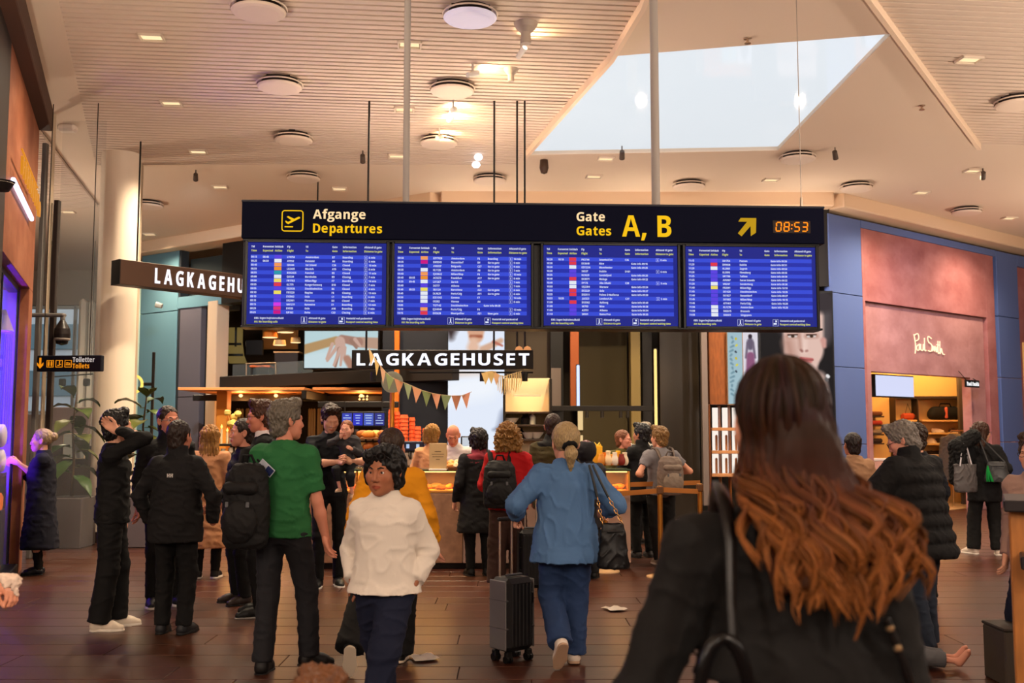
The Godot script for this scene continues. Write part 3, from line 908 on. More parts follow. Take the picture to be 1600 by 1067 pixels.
# the glazed partition left of the column, and what is behind it
func build_left_glazing() -> void:
	var col := thing("column", "round cream plastered column left of the bakery sign", "column", P(-5.83, 0, 15.0))
	col.set_meta("kind", "structure")
	var k := Sk.new()
	k.lathe([Vector2(0.28, 0.16), Vector2(0.28, CEIL), Vector2(0, CEIL)], 48)
	part(col, "shaft", k, ct(0.92, 0.85, 0.77, 0.6))
	k = Sk.new()
	k.lathe([Vector2(0.30, 0.0), Vector2(0.30, 0.155), Vector2(0.28, 0.16)], 48)
	part(col, "plinth", k, ct(0.20, 0.15, 0.12, 0.6))
	var gl := thing("glass_partition", "glazed partition with dark and pale upright posts left of the column", "partition", P(0, 0, 13.6))
	gl.set_meta("kind", "structure")
	var dark := ct(0.17, 0.13, 0.11, 0.5)
	var pale := ct(0.74, 0.66, 0.56, 0.5)
	for q: Array in [[72, 80, 0.10, 4.55, 0], [64, 67, 0, CEIL, 1], [50, 57, 0, CEIL - 0.4, 2], [150, 154, 0.0, CEIL, 1], [207, 210, 0.0, CEIL, 1]]:
		var dd := 13.0 if q[0] < 100 else 15.6
		var a := at(q[0], 672, dd)
		var b := at(q[1], 672, dd)
		part(gl, "post", block(Vector3((a.x + b.x) / 2, (q[2] + q[3]) / 2, -dd + 13.6), Vector3(b.x - a.x, q[3] - q[2], 0.08), 0.006), dark if q[4] == 0 else (pale if q[4] == 1 else ct(0.42, 0.40, 0.38, 0.4)))
	var g0 := at(80, 672, 13.0)
	part(gl, "pane", block(Vector3((g0.x + at(150, 672, 13.0).x) / 2, 2.8, 0.6), Vector3(at(150, 672, 13.0).x - g0.x, 5.6, 0.012), 0.0), glass(0.04))
	# dark low wall with a framed picture behind the woman in the navy coat
	var a := at(66, 700, 17.0)
	var b := at(137, 700, 17.0)
	struct("wall_low", block(P((a.x + b.x) / 2, 0.67, 17.1), Vector3(b.x - a.x + 0.3, 1.34, 0.2), 0.01), ct(0.21, 0.16, 0.13, 0.7))
	var pc := thing("framed_picture", "pale framed picture of a slanting figure on the dark low wall", "picture", at(116, 697, 16.96))
	part(pc, "frame", block(Vector3.ZERO, Vector3(0.36, 0.42, 0.03), 0.004), ct(0.75, 0.66, 0.54, 0.6))
	lit_picture(pc, "print", Vector3(0, 0, 0.017), Vector2(0.34, 0.40), picture(64, 76, Color(0.80, 0.72, 0.60), [[0.5, 0.2, 0.55, 0.5, 0.10, 0.14, Color(0.30, 0.24, 0.20), 0.06], [0.5, 0.5, 0.62, 0.95, 0.12, 0.06, Color(0.45, 0.38, 0.32), 0.05]]), 0.25)
	# grey screen seen between plant and window
	var s := at(100, 650, 17.4)
	struct("wall_grey", block(P(at(108, 650, 18.0).x, 1.0, 18.0), Vector3(at(137, 650, 18.0).x - at(72, 650, 18.0).x, 2.0, 0.1), 0.01), ct(0.44, 0.38, 0.36, 0.7))
	# side wall with pale curtains beyond
	var cu := thing("curtain", "pale floor length curtain beside the far left window", "curtain", P(-10.0, 0, 24.7))
	for i in 9:
		part(cu, "fold", block(Vector3(0.08 * (i % 2), 2.35, -1.2 + i * 0.27), Vector3(0.16, 4.6, 0.25), 0.07), ct(0.78, 0.74, 0.66))
	# track with two lamps by the window
	var tr := thing("track_lights", "thin track with small black lamps near the far left window", "lamp", at(105, 590, 22.0))
	k = Sk.new()
	k.tube(V3([Vector3(-0.55, 0, 0), Vector3(0.55, 0.08, 0)]), F32([0.015, 0.015]), 6)
	part(tr, "track", k, ct(0.08, 0.08, 0.08))
	k = Sk.new()
	for x in [-0.45, 0.5]:
		k.tube(V3([Vector3(x, 0.05, 0), Vector3(x, CEIL - tr.position.y, 0)]), F32([0.008, 0.008]), 5)
	part(tr, "rod", k, dark)
	for x in [-0.1, 0.42]:
		part(tr, "lamp_head", block(Vector3(x, -0.10, 0), Vector3(0.12, 0.16, 0.12), 0.02), ct(0.08, 0.08, 0.08))
	# toilets sign
	var ts := thing("hanging_sign", "navy toilets sign with yellow arrow and pictograms left of the column", "sign", at(110, 568, 12.6))
	var sw := at(161, 568, 12.6).x - at(57, 568, 12.6).x
	var shh := at(110, 556, 12.6).y - at(110, 581, 12.6).y
	ts.rotation.y = deg_to_rad(-4)
	part(ts, "panel", block(Vector3(0, 0, 0), Vector3(sw, shh, 0.08), 0.008), ct(0.035, 0.04, 0.075, 0.4))
	var u := sw / 104.0
	var yel := gw(1.0, 0.60, 0.05, 0.85)
	k = Sk.new()
	k.slab(V2([[-1.5, 9], [1.5, 9], [1.5, -2], [5, 1.5], [5, -2.5], [0, -8], [-5, -2.5], [-5, 1.5], [-1.5, -2]]), 0.004 / u, Transform3D(Basis.from_scale(Vector3(u, u, u)), Vector3(-46 * u, 0, 0.041)))
	part(ts, "arrow", k, yel, "yellow arrow pointing down")
	for i in 3:
		k = Sk.new()
		var c := Vector3((-30 + i * 14.5) * u, -0.5 * u, 0.042)
		for s2 in [-1, 1]:
			k.box(c + Vector3(5.2 * u * s2, 0, 0), Vector3(0.9 * u, 11.3 * u, 0.003))
			k.box(c + Vector3(0, 5.2 * u * s2, 0), Vector3(11.3 * u, 0.9 * u, 0.003))
		match i:
			0:
				for s2 in [-1, 1]:
					k.box(c + Vector3(2.2 * u * s2, 0.0, 0), Vector3(2.4 * u, 5.5 * u, 0.003), 0.0)
					k.box(c + Vector3(2.2 * u * s2, -2.6 * u, 0), Vector3(1.4 * u, 3.0 * u, 0.003))
					k.box(c + Vector3(2.2 * u * s2, 3.6 * u, 0), Vector3(1.5 * u, 1.4 * u, 0.003))
			1:
				k.box(c + Vector3(0.5 * u, 1.0 * u, 0), Vector3(1.4 * u, 5.0 * u, 0.003))
				k.box(c + Vector3(1.6 * u, -1.0 * u, 0), Vector3(3.2 * u, 1.2 * u, 0.003))
				k.box(c + Vector3(-0.8 * u, -2.6 * u, 0), Vector3(3.6 * u, 1.3 * u, 0.003))
				k.box(c + Vector3(0.9 * u, 4.0 * u, 0), Vector3(1.5 * u, 1.4 * u, 0.003))
			2:
				k.box(c + Vector3(0, -1.6 * u, 0), Vector3(7.5 * u, 1.6 * u, 0.003))
				k.box(c + Vector3(-1.4 * u, 1.2 * u, 0), Vector3(4.0 * u, 1.6 * u, 0.003), 0.0, Transform3D.IDENTITY)
				k.box(c + Vector3(2.2 * u, 0.6 * u, 0), Vector3(1.6 * u, 1.6 * u, 0.003))
		part(ts, "pictogram", k, yel)
	k = Sk.new()
	text_on(k, "Toiletter", 7.4 * u, Vector3(6 * u, 2.0 * u, 0.041), true, 0.82)
	part(ts, "lettering", k, gw(0.85, 0.80, 0.78, 0.8))
	k = Sk.new()
	text_on(k, "Toilets", 7.4 * u, Vector3(6 * u, -7.8 * u, 0.041), true, 0.82)
	part(ts, "lettering", k, yel)
	k = Sk.new()
	for x in [-44, 30]:
		k.tube(V3([Vector3(x * u, shh / 2, 0), Vector3(x * u, CEIL - ts.position.y, 0)]), F32([0.006, 0.006]), 6)
	part(ts, "hanger_rod", k, metal(Color(0.25, 0.22, 0.2)))
	# camera dome on its bracket
	var cc := at(97, 520, 12.88)
	var cm := thing("security_camera", "dark egg shaped security camera hanging from a flat bracket", "camera", cc)
	k = Sk.new()
	k.lathe([Vector2(0, -0.16), Vector2(0.07, -0.14), Vector2(0.078, -0.10)], 20)
	part(cm, "dome", k, ct(0.03, 0.03, 0.03, 0.1))
	k = Sk.new()
	k.lathe([Vector2(0.10, -0.07), Vector2(0.098, -0.085), Vector2(0.08, -0.10)], 24)
	part(cm, "ring", k, ct(0.62, 0.58, 0.54, 0.4))
	k = Sk.new()
	k.lathe([Vector2(0.098, -0.07), Vector2(0.102, -0.02), Vector2(0.092, 0.05), Vector2(0.06, 0.11), Vector2(0.03, 0.16), Vector2(0, 0.17)], 24)
	part(cm, "housing", k, ct(0.11, 0.08, 0.07, 0.35))
	k = Sk.new()
	k.tube(V3([Vector3(0, 0.15, 0), Vector3(0, 0.22, 0)]), F32([0.03, 0.03]), 10)
	k.box(Vector3(-0.22, 0.225, 0), Vector3(0.50, 0.045, 0.10), 0.012)
	part(cm, "bracket", k, ct(0.42, 0.40, 0.38, 0.4))
# ---------------------------------------------------------------- the bakery and the front behind it
func build_cafe() -> void:
	var dark := ct(0.10, 0.085, 0.075, 0.45)
	var navy := ct(0.105, 0.12, 0.16, 0.45)
	var fl := wall_frame(FA, FB)
	# beige lip at the ceiling and the dark fascia under it, along the three faces
	var lip := Sk.new()
	var fas := Sk.new()
	for q: Array in [[FA - (FB - FA).normalized() * 0.4, FB], [FB, FC], [FC, FD + (FD - FC).normalized() * 6.0]]:
		var a: Vector2 = q[0]
		var b: Vector2 = q[1]
		var pa := Vector3(a.x, 0, -a.y)
		var pb := Vector3(b.x, 0, -b.y)
		wall_board(lip, pa, pb, 5.46, CEIL + 0.02, 0.30, 0.02, 0.3)
	struct("trim_1", lip, ct(0.86, 0.74, 0.62, 0.7), Vector3.ZERO, 0.0, "beige lip where the ceiling meets the shop fronts")
	wall_board(fas, Vector3(FB.x, 0, -FB.y), Vector3(FC.x, 0, -FC.y), 4.1, 5.5, 0.0, 0.0, 0.3)
	var f3 := on_own(345, 500, FA, FB).x
	var k := Sk.new()
	k.box(Vector3((f3 + (FB - FA).length()) / 2, 4.85, -0.15), Vector3((FB - FA).length() - f3, 1.3, 0.3), 0.0, fl)
	fas.join(k)
	struct("wall_fascia", fas, dark, Vector3.ZERO, 0.0, "dark fascia over the bakery front")
	# left face: teal and grey panels round a dark recess
	var lw := Node3D.new()
	lw.name = "wall_teal"
	add_child(lw, true)
	lw.transform = fl
	lw.set_meta("kind", "structure")
	lw.set_meta("label", "teal panelled wall behind the left bakery sign")
	var teal := ct(0.37, 0.51, 0.56, 0.55)
	var t0 := on_own(219, 500, FA, FB)
	var t1 := on_own(277, 500, FA, FB)
	var t2 := on_own(325, 500, FA, FB)
	var t3 := on_own(340, 500, FA, FB)
	var yj := on_own(250, 488, FA, FB).y
	part(lw, "panel", own(Sk.new(), t0.x, t1.x - 0.01, yj + 0.008, 5.46, -0.2, 0, 0.006), teal)
	part(lw, "panel", own(Sk.new(), t0.x, t1.x - 0.01, 0.0, yj - 0.008, -0.2, 0, 0.006), teal)
	part(lw, "panel", own(Sk.new(), t1.x, f3, on_own(300, 383, FA, FB).y, 5.46, -0.2, 0, 0.006), teal)
	part(lw, "recess", own(Sk.new(), t1.x, f3, yj - 0.05, 5.3, -0.5, -0.3), ct(0.19, 0.21, 0.21, 0.5))
	part(lw, "ledge", own(Sk.new(), t1.x, f3, on_own(300, 480, FA, FB).y, on_own(300, 462, FA, FB).y, -0.3, 0.0, 0.004), teal)
	var grey := ct(0.36, 0.34, 0.37, 0.55)
	var ym := on_own(300, 620, FA, FB).y
	part(lw, "panel", own(Sk.new(), t1.x + 0.06, on_own(313, 500, FA, FB).x, ym + 0.006, on_own(300, 480, FA, FB).y, -0.2, -0.02, 0.006), grey)
	part(lw, "panel", own(Sk.new(), t1.x + 0.06, on_own(313, 500, FA, FB).x, 0, ym - 0.006, -0.2, -0.02, 0.006), grey)
	part(lw, "reveal", own(Sk.new(), t1.x, t1.x + 0.055, 0, 5.46, -0.22, -0.01), ct(0.16, 0.17, 0.18, 0.5))
	part(lw, "reveal", own(Sk.new(), on_own(313, 500, FA, FB).x, t2.x, 0, on_own(300, 480, FA, FB).y, -0.3, -0.15), ct(0.03, 0.03, 0.03, 0.5))
	part(lw, "jamb", own(Sk.new(), t2.x, t3.x, 0, on_own(300, 474, FA, FB).y, -0.3, 0.02, 0.01), ct(0.76, 0.66, 0.56, 0.6))
	part(lw, "glass_edge", own(Sk.new(), t0.x - 0.22, t0.x - 0.05, 0, 5.3, -0.1, 0.05, 0.01), ct(0.72, 0.82, 0.76, 0.4))
	var lk := thing("wall_spotlight", "small silver spotlight on the teal wall under the brown sign", "lamp", at(248, 477, 20.9))
	k = Sk.new()
	k.lathe([Vector2(0, -0.07), Vector2(0.05, -0.07), Vector2(0.06, 0.06), Vector2(0, 0.07)], 16, Transform3D(Basis(Vector3(0, 0, 1), 1.3), Vector3.ZERO))
	part(lk, "body", k, ct(0.7, 0.68, 0.62, 0.4))
	# ---- inside: back wall, upper floor, ceiling of the lower floor
	struct("wall_cafe_back", block(P(-0.8, 2.8, 24.6), Vector3(17, 5.6, 0.2), 0.0), ct(0.20, 0.165, 0.13, 0.8))
	var ytop := at(400, 581, 19.3).y
	var ybot := at(400, 601, 19.3).y
	k = Sk.new()
	k.box(Vector3((f3 + 9.0) / 2, (ytop + ybot) / 2, -0.1), Vector3(9.0 - f3, ytop - ybot, 0.2), 0.01, fl)
	struct("trim_2", k, ct(0.13, 0.11, 0.10, 0.5), Vector3.ZERO, 0.0, "dark edge of the bakery's upper floor")
	k = Sk.new()
	flat_slab(k, PackedVector2Array([Vector2(-6.4, 21.4), Vector2(-1.2, 17.9), Vector2(-0.9, 24.5), Vector2(-6.4, 24.5)]), ybot, ytop - ybot)
	struct("slab", k, dark, Vector3.ZERO, 0.0, "underside of the bakery's upper floor")
	var orange := ct(0.84, 0.54, 0.30, 0.6)
	var so := thing("wood_soffit", "orange wood ceiling panels over the bakery's left end", "ceiling panel", P(-3.8, at(400, 609, 19.0).y, 21.0))
	for q: Array in [[-2.4, -0.05], [0.1, 2.2]]:
		part(so, "panel", block(Vector3((q[0] + q[1]) / 2, 0.02, -0.2), Vector3(q[1] - q[0], 0.05, 4.4), 0.005), orange)
	for q: Array in [[-0.02, 0.07, 1.0], [-1.5, 2.3, 2.1], [0.5, 2.3, 0.4]]:
		part(so, "beam", block(Vector3(q[0], -0.10, q[2] * 0.2), Vector3(0.09, 0.16, 4.0) if q[1] < 1 else Vector3(2.2, 0.12, 0.10), 0.01), dark)
	for x in [-1.6, -0.9, 0.8]:
		part(so, "lamp_face", block(Vector3(x, -0.06, 0.6), Vector3(0.07, 0.06, 0.07), 0.02), gw(1.0, 0.8, 0.5, 3.0))
		var l := OmniLight3D.new()
		l.name = "soffit_light"
		l.light_color = Color(1.0, 0.72, 0.42)
		l.light_energy = 0.7
		l.light_size = 0.05
		l.position = Vector3(x, -0.24, 0.6)
		l.omni_attenuation = 2.0
		l.shadow_enabled = true
		so.add_child(l)
	# upper floor seen over the edge
	var up := thing("arched_window", "cream lit window with a curved side on the bakery's upper floor", "window", at(366, 542, 22.5))
	k = Sk.new()
	var u := 22.5 / 1600.0
	k.slab(V2([[-13 * u, 30 * u], [13 * u, 30 * u], [13 * u, 6 * u], [16 * u, -14 * u], [21 * u, -26 * u], [-6 * u, -26 * u], [-10 * u, -10 * u]]), 0.08)
	part(up, "pane_light", k, gw(0.62, 0.52, 0.28, 0.42))
	k = Sk.new()
	k.box(Vector3(4 * u, 15 * u, 0.1), Vector3(0.04, 30 * u, 0.05), 0.005)
	k.box(Vector3(0, 4 * u, 0.1), Vector3(26 * u, 0.05, 0.05), 0.005)
	k.box(Vector3(2 * u, -13 * u, 0.1), Vector3(28 * u, 0.05, 0.05), 0.005)
	part(up, "bar", k, dark)
	var wp := thing("wall_panel", "beige wall panel behind the pendant lamps upstairs in the bakery", "wall panel", at(438, 530, 23.6))
	part(wp, "panel", block(Vector3.ZERO, Vector3(56 * 23.6 / 1600, 32 * 23.6 / 1600, 0.06), 0.01), ct(0.62, 0.48, 0.32, 0.7))
	var sets := [[422, 525, 12.0, Color(0.90, 0.48, 0.14), "orange domed pendant lamp upstairs in the bakery"], [446, 517, 13.0, Color(0.92, 0.80, 0.60), "pale flat pendant lamp highest upstairs"], [437, 537, 10.0, Color(0.92, 0.74, 0.5), "pale flat pendant lamp lowest upstairs"], [462, 533, 8.0, Color(0.92, 0.74, 0.5), "small pale pendant lamp upstairs beside the hand screen"]]
	for q: Array in sets:
		var pl := thing("pendant_lamp", q[4], "lamp", at(q[0], q[1], 22.2), 0.0, "pendant lamps upstairs in the bakery")
		var r: float = q[2] * 22.2 / 1600.0
		k = Sk.new()
		k.lathe([Vector2(r, -0.03), Vector2(r * 0.85, 0.08), Vector2(r * 0.4, 0.13 if q[2] == 12.0 else 0.06), Vector2(0.03, 0.15 if q[2] == 12.0 else 0.08)], 24)
		part(pl, "shade", k, cloth(q[3], 0.6))
		k = Sk.new()
		k.lathe([Vector2(0, -0.035), Vector2(r * 0.95, -0.035), Vector2(r * 0.95, -0.025)], 24)
		part(pl, "lamp_face", k, gw(1.0, 0.86, 0.62, 1.4))
		k = Sk.new()
		k.tube(V3([Vector3(0, 0.1, 0), Vector3(0, CEIL + 0.02 - pl.position.y, 0)]), F32([0.008, 0.008]), 5)
		part(pl, "cord", k, dark)
		var l := OmniLight3D.new()
		l.name = "pendant_light"
		l.light_color = Color(1.0, 0.72, 0.42)
		l.light_energy = 0.10
		l.light_size = 0.05
		l.position.y = -0.12
		l.omni_attenuation = 2.0
		l.shadow_enabled = true
		pl.add_child(l)
	var tv := thing("wall_monitor", "dark switched off monitor upstairs beside the curved window", "monitor", at(398, 543, 22.6))
	part(tv, "screen", block(Vector3.ZERO, Vector3(0.38, 0.34, 0.06), 0.01), ct(0.05, 0.04, 0.04, 0.3))
	part(tv, "bracket", block(Vector3(-0.18, 0.08, -0.1), Vector3(0.05, 0.12, 0.2), 0.01), ct(0.6, 0.55, 0.5, 0.4))
	var sb := thing("sideboard", "dark brown sideboard with a pale top upstairs in the bakery", "sideboard", Vector3(at(450, 581, 21.6).x, ytop, -21.6))
	part(sb, "body", block(Vector3(0, 0.26, 0), Vector3(0.50, 0.52, 0.4), 0.01), ct(0.16, 0.09, 0.06, 0.5))
	part(sb, "top", block(Vector3(0, 0.535, 0), Vector3(0.54, 0.03, 0.42), 0.006), ct(0.85, 0.65, 0.45, 0.5))
	var tb := thing("low_table", "low table with an orange wooden top upstairs near the railing", "table", Vector3(at(409, 581, 21.0).x, ytop, -21.0))
	part(tb, "top", block(Vector3(0, 0.20, 0), Vector3(0.42, 0.04, 0.35), 0.01), ct(0.75, 0.36, 0.15, 0.5))
	for s in [-1, 1]:
		part(tb, "leg", block(Vector3(0.17 * s, 0.09, 0), Vector3(0.04, 0.19, 0.3), 0.005), dark)
	var ra := thing("glass_railing", "glass railing with a thin steel handrail along the bakery's upper floor", "railing", fl.origin)
	ra.transform = fl
	k = Sk.new()
	k.tube(V3([Vector3(on_own(384, 568, FA, FB, -0.3).x, on_own(384, 568, FA, FB, -0.3).y, -0.3), Vector3(on_own(431, 568, FA, FB, -0.3).x, on_own(431, 567, FA, FB, -0.3).y, -0.3)]), F32([0.014, 0.014]), 6)
	for px in [385, 431]:
		var b := on_own(px, 568, FA, FB, -0.3)
		k.tube(V3([Vector3(b.x, ytop - 0.02, -0.3), Vector3(b.x, b.y, -0.3)]), F32([0.014, 0.014]), 6)
	part(ra, "handrail", k, metal(Color(0.8, 0.7, 0.6), 0.3))
	part(ra, "pane", own(Sk.new(), on_own(345, 560, FA, FB).x, on_own(470, 560, FA, FB).x, ytop, on_own(431, 566, FA, FB, -0.3).y, -0.32, -0.308, 0.0), glass(0.04))
	# ---- lower floor, left end: lit wooden pier, pale curtains, flowers and glassware
	var pier := thing("wooden_pier", "glowing gold wood pier at the bakery's left end", "pier", at(349, 660, 19.6))
	part(pier, "body", block(Vector3(0, -0.4, 0), Vector3(0.20, 2.0, 0.3), 0.01), ct(0.85, 0.52, 0.18, 0.5))
	for q: Array in [[374, 12, "leftmost, beside the gold pier"], [388, 9, "narrow, second from the gold pier"], [487, 11, "beside the tall young man with the baby"], [500, 9, "just behind the tall young man's head"]]:
		var cu := thing("curtain", "pale pleated curtain in the bakery, " + q[2], "curtain", P(at(q[0], 670, 23.6).x, 0, 23.6), 0.0, "pale curtains in the bakery")
		for i in 3:
			part(cu, "fold", block(Vector3((i - 1) * q[1] * 0.0049, 1.05, 0.03 * (i % 2)), Vector3(q[1] * 0.0052, 2.1, 0.08), 0.03), ct(0.78, 0.68, 0.52))
	var stand := thing("display_table", "table set with candles and glassware at the bakery's left end", "table", at(362, 693, 18.0))
	part(stand, "top", block(Vector3(0, -0.02, 0), Vector3(0.75, 0.04, 0.5), 0.006), dark)
	for s in [-1, 1]:
		part(stand, "leg", block(Vector3(0.33 * s, -0.68, 0), Vector3(0.05, 1.3, 0.4), 0.006), dark)
	part(stand, "lower_shelf", block(Vector3(0, -0.30, 0), Vector3(0.72, 0.03, 0.5), 0.006), dark)
	var vase := thing("flower_vase", "vase of pale yellow roses on the glassware table", "flowers", stand.position + Vector3(0.02, 0, 0.0))
	k = Sk.new()
	k.lathe([Vector2(0, 0), Vector2(0.06, 0), Vector2(0.075, 0.12), Vector2(0.045, 0.2), Vector2(0.05, 0.24)], 16)
	part(vase, "vase", k, ct(0.85, 0.80, 0.70, 0.2))
	var rng := RandomNumberGenerator.new()
	rng.seed = 8
	for i in 9:
		k = Sk.new()
		var c := Vector3(rng.randf_range(-0.12, 0.14), rng.randf_range(0.32, 0.55), rng.randf_range(-0.1, 0.1))
		k.lathe([Vector2(0, -0.05), Vector2(0.05, -0.03), Vector2(0.065, 0.02), Vector2(0.04, 0.05), Vector2(0.0, 0.03)], 10, Transform3D(Basis.from_euler(Vector3(rng.randf() - 0.5, 0, rng.randf() - 0.5)), c))
		k.tube(V3([Vector3(0, 0.2, 0), c]), F32([0.006, 0.006]), 4)
		part(vase, "rose", k, ct(0.95, 0.82, 0.45))
	for q: Array in [[347, 0.26, 0], [356, 0.20, 0], [380, 0.16, 0], [372, 0.2, 1], [350, 0.2, 1], [362, 0.22, 1], [384, 0.16, 1]]:
		var cn := thing("candle" if q[0] in [347, 356] else "glass", ("lit ivory candle on the glassware table, " if q[0] in [347, 356] else "clear stemmed glass on the glassware table, ") + {347: "tallest beside the gold pier", 356: "shorter, by the vase", 380: "upper, at the green man's collar", 372: "lower tier, middle", 350: "lower tier, by the blonde hair", 362: "lower tier, under the vase", 384: "lower tier, at the dark jacket"}[q[0]], "candle" if q[0] in [347, 356] else "glass", Vector3(at(q[0], 690, 17.9).x, stand.position.y - 0.285 * q[2], -17.85))
		k = Sk.new()
		if q[0] in [347, 356]:
			k.lathe([Vector2(0.02, 0), Vector2(0.02, q[1]), Vector2(0, q[1])], 10)
			part(cn, "stick", k, ct(0.9, 0.82, 0.65))
			k = Sk.new()
			k.lathe([Vector2(0, q[1]), Vector2(0.02, q[1] + 0.03), Vector2(0, q[1] + 0.08)], 8)
			part(cn, "flame", k, gw(1.0, 0.75, 0.35, 3.0))
		else:
			k.lathe([Vector2(0, 0), Vector2(0.04, 0.0), Vector2(0.008, 0.015), Vector2(0.008, q[1] * 0.5), Vector2(0.045, q[1] * 0.65), Vector2(0.04, q[1])], 12)
			part(cn, "bowl", k, ct(0.92, 0.86, 0.76, 0.12))
	# ---- middle: dark panels, orange post, screens
	var mid := struct("wall_bakery_panels", board(598, 515, 702, 700, 18.2, 0.2), navy, Vector3.ZERO, 0.0, "dark navy wall panels behind the bunting")
	struct("wall_olive", board(786, 505, 872, 640, 18.4, 0.2), ct(0.24, 0.20, 0.15, 0.6), Vector3.ZERO, 0.0, "dark olive wall right of the white screen")
	var post := thing("wooden_post", "upright orange wooden post beside the dark panels", "post", P(at(620, 600, 17.9).x, 0, 17.9))
	part(post, "shaft", block(Vector3(0, 1.75, 0), Vector3(0.085, 3.5, 0.12), 0.006), ct(0.80, 0.40, 0.10, 0.5))
	var hp := thing("picture_screen", "bright screen showing two resting hands, behind the bakery sign", "screen", at(533, 546, 17.75))
	var hu := 17.75 / 1600.0
	part(hp, "housing", block(Vector3(0, 0, -0.06), Vector3(118 * hu, 62 * hu, 0.1), 0.008), ct(0.05, 0.05, 0.06, 0.4))
	var skin := Color(0.80, 0.66, 0.60)
	var skd := Color(0.62, 0.48, 0.42)
	lit_picture(hp, "screen_face", Vector3(0, 0, -0.004), Vector2(115 * hu, 58 * hu), picture(460, 232, Color(0.74, 0.84, 0.86), [
		[0.1, 0.9, 1.2, 0.72, 0.3, 0.35, Color(0.80, 0.88, 0.90), 0.1], [-0.1, 0.52, 0.85, 0.25, 0.13, 0.11, Color(0.72, 0.58, 0.40), 0.02], [2.2, 0.35, 1.5, 0.30, 0.16, 0.14, Color(0.74, 0.60, 0.52), 0.02],
		[1.0, 0.20, 1.45, 0.30, 0.10, 0.13, Color(0.66, 0.50, 0.44), 0.02], [1.25, 0.25, 1.40, 0.45, 0.05, 0.035, skd, 0.012], [1.36, 0.22, 1.50, 0.40, 0.05, 0.035, skin, 0.012], [0.95, 0.28, 0.98, 0.45, 0.14, 0.13, skin, 0.02],
		[0.88, 0.42, 0.62, 0.80, 0.055, 0.035, skin, 0.012], [0.94, 0.48, 0.84, 0.95, 0.055, 0.034, skd, 0.012], [0.96, 0.48, 0.80, 0.92, 0.05, 0.033, skin, 0.010], [1.02, 0.50, 0.98, 0.92, 0.05, 0.033, skin, 0.010], [1.09, 0.45, 1.08, 0.72, 0.045, 0.03, skin, 0.010], [0.75, 0.35, 0.60, 0.75, 0.05, 0.032, skin, 0.012],
		[1.15, 0.75, 1.3, 1.0, 0.10, 0.10, Color(0.70, 0.52, 0.44), 0.03]]), 0.95)
	var ws := thing("tall_screen", "tall bright white screen with a seated figure's shoulders, behind the bakery counter", "screen", at(744, 612, 18.0))
	var wu := 18.0 / 1600.0
	part(ws, "housing", block(Vector3(0, 0, -0.08), Vector3(90 * wu, 200 * wu, 0.14), 0.008), ct(0.05, 0.05, 0.06, 0.4))
	lit_picture(ws, "screen_face", Vector3(0, 0, -0.006), Vector2(88 * wu, 196 * wu), picture(176, 392, Color(0.90, 0.93, 0.99), [
		[0.02, 0.0, 0.02, 0.06, 0.05, 0.02, Color(0.25, 0.20, 0.20), 0.03], [0.22, 0.0, 0.22, 0.05, 0.07, 0.06, Color(0.86, 0.66, 0.54), 0.01], [0.18, 0.055, 0.26, 0.055, 0.012, 0.012, Color(0.65, 0.38, 0.28), 0.008], [0.20, 0.10, 0.20, 0.14, 0.035, 0.05, Color(0.90, 0.74, 0.64), 0.02],
		[0.28, 0.16, 0.42, 0.09, 0.03, 0.02, Color(0.84, 0.68, 0.58), 0.01], [0.36, 0.10, 0.43, 0.13, 0.012, 0.008, Color(0.75, 0.45, 0.38), 0.006], [0.0, 0.36, 0.30, 0.36, 0.03, 0.02, Color(0.88, 0.80, 0.76), 0.02],
		[0.05, 0.5, 0.3, 0.45, 0.10, 0.10, Color(0.95, 0.97, 1.0), 0.06], [0.46, 0.68, 0.44, 0.80, 0.02, 0.03, Color(0.30, 0.34, 0.46), 0.05], [0.43, 0.78, 0.36, 0.80, 0.012, 0.002, Color(0.5, 0.54, 0.64), 0.02]]), 0.98)
	# menu screens over the counter's left
	var menu := thing("menu_screen", "row of blue lit menu screens behind the tall young man", "screen", at(567, 655, 16.5))
	var mu := 16.4 / 1600.0
	part(menu, "housing", block(Vector3(0, 0, -0.04), Vector3(70 * mu, 24 * mu, 0.06), 0.006), ct(0.04, 0.04, 0.05, 0.4))
	k = Sk.new()
	for x in [-0.3, 0.3]:
		k.box(Vector3(x, 0.19, -0.05), Vector3(0.02, 0.2, 0.02))
	part(menu, "hanger", k, dark)
	for i in 4:
		part(menu, "screen_face", block(Vector3((-25 + i * 17) * mu, 0, -0.005), Vector3(15 * mu, 19 * mu, 0.012), 0.002), glow([Color(0.20, 0.28, 0.80), Color(0.14, 0.20, 0.85), Color(0.30, 0.40, 0.85), Color(0.16, 0.2, 0.6)][i], 0.75))
		k = Sk.new()
		for q in 4:
			k.box(Vector3((-25 + i * 17) * mu, (6 - q * 4) * mu, 0.003), Vector3((5 + (q * 7 + i * 3) % 8) * mu, 1.3 * mu, 0.004))
		part(menu, "menu_lines", k, gw(0.75, 0.85, 1.0, 0.8))
	var bm := thing("ceiling_beam", "black beam with small lamps over the bakery's menu screens", "beam", at(560, 632, 16.6))
	part(bm, "beam", block(Vector3.ZERO, Vector3(1.3, 0.10, 0.1), 0.01), dark)
	var ch := thing("bulb_cluster", "cluster of small glowing bulbs over the menu screens", "lamp", at(568, 622, 16.6))
	for i in 6:
		k = Sk.new()
		var cx := Vector3((i % 3 - 1) * 0.06, 0.03 - 0.05 * int(i / 3.0), 0.03 * (i % 2))
		k.lathe([Vector2(0, -0.02), Vector2(0.02, 0), Vector2(0, 0.022)], 10, Transform3D(Basis.IDENTITY, cx))
		part(ch, "bulb", k, gw(1.0, 0.82, 0.5, 2.2))
	k = Sk.new()
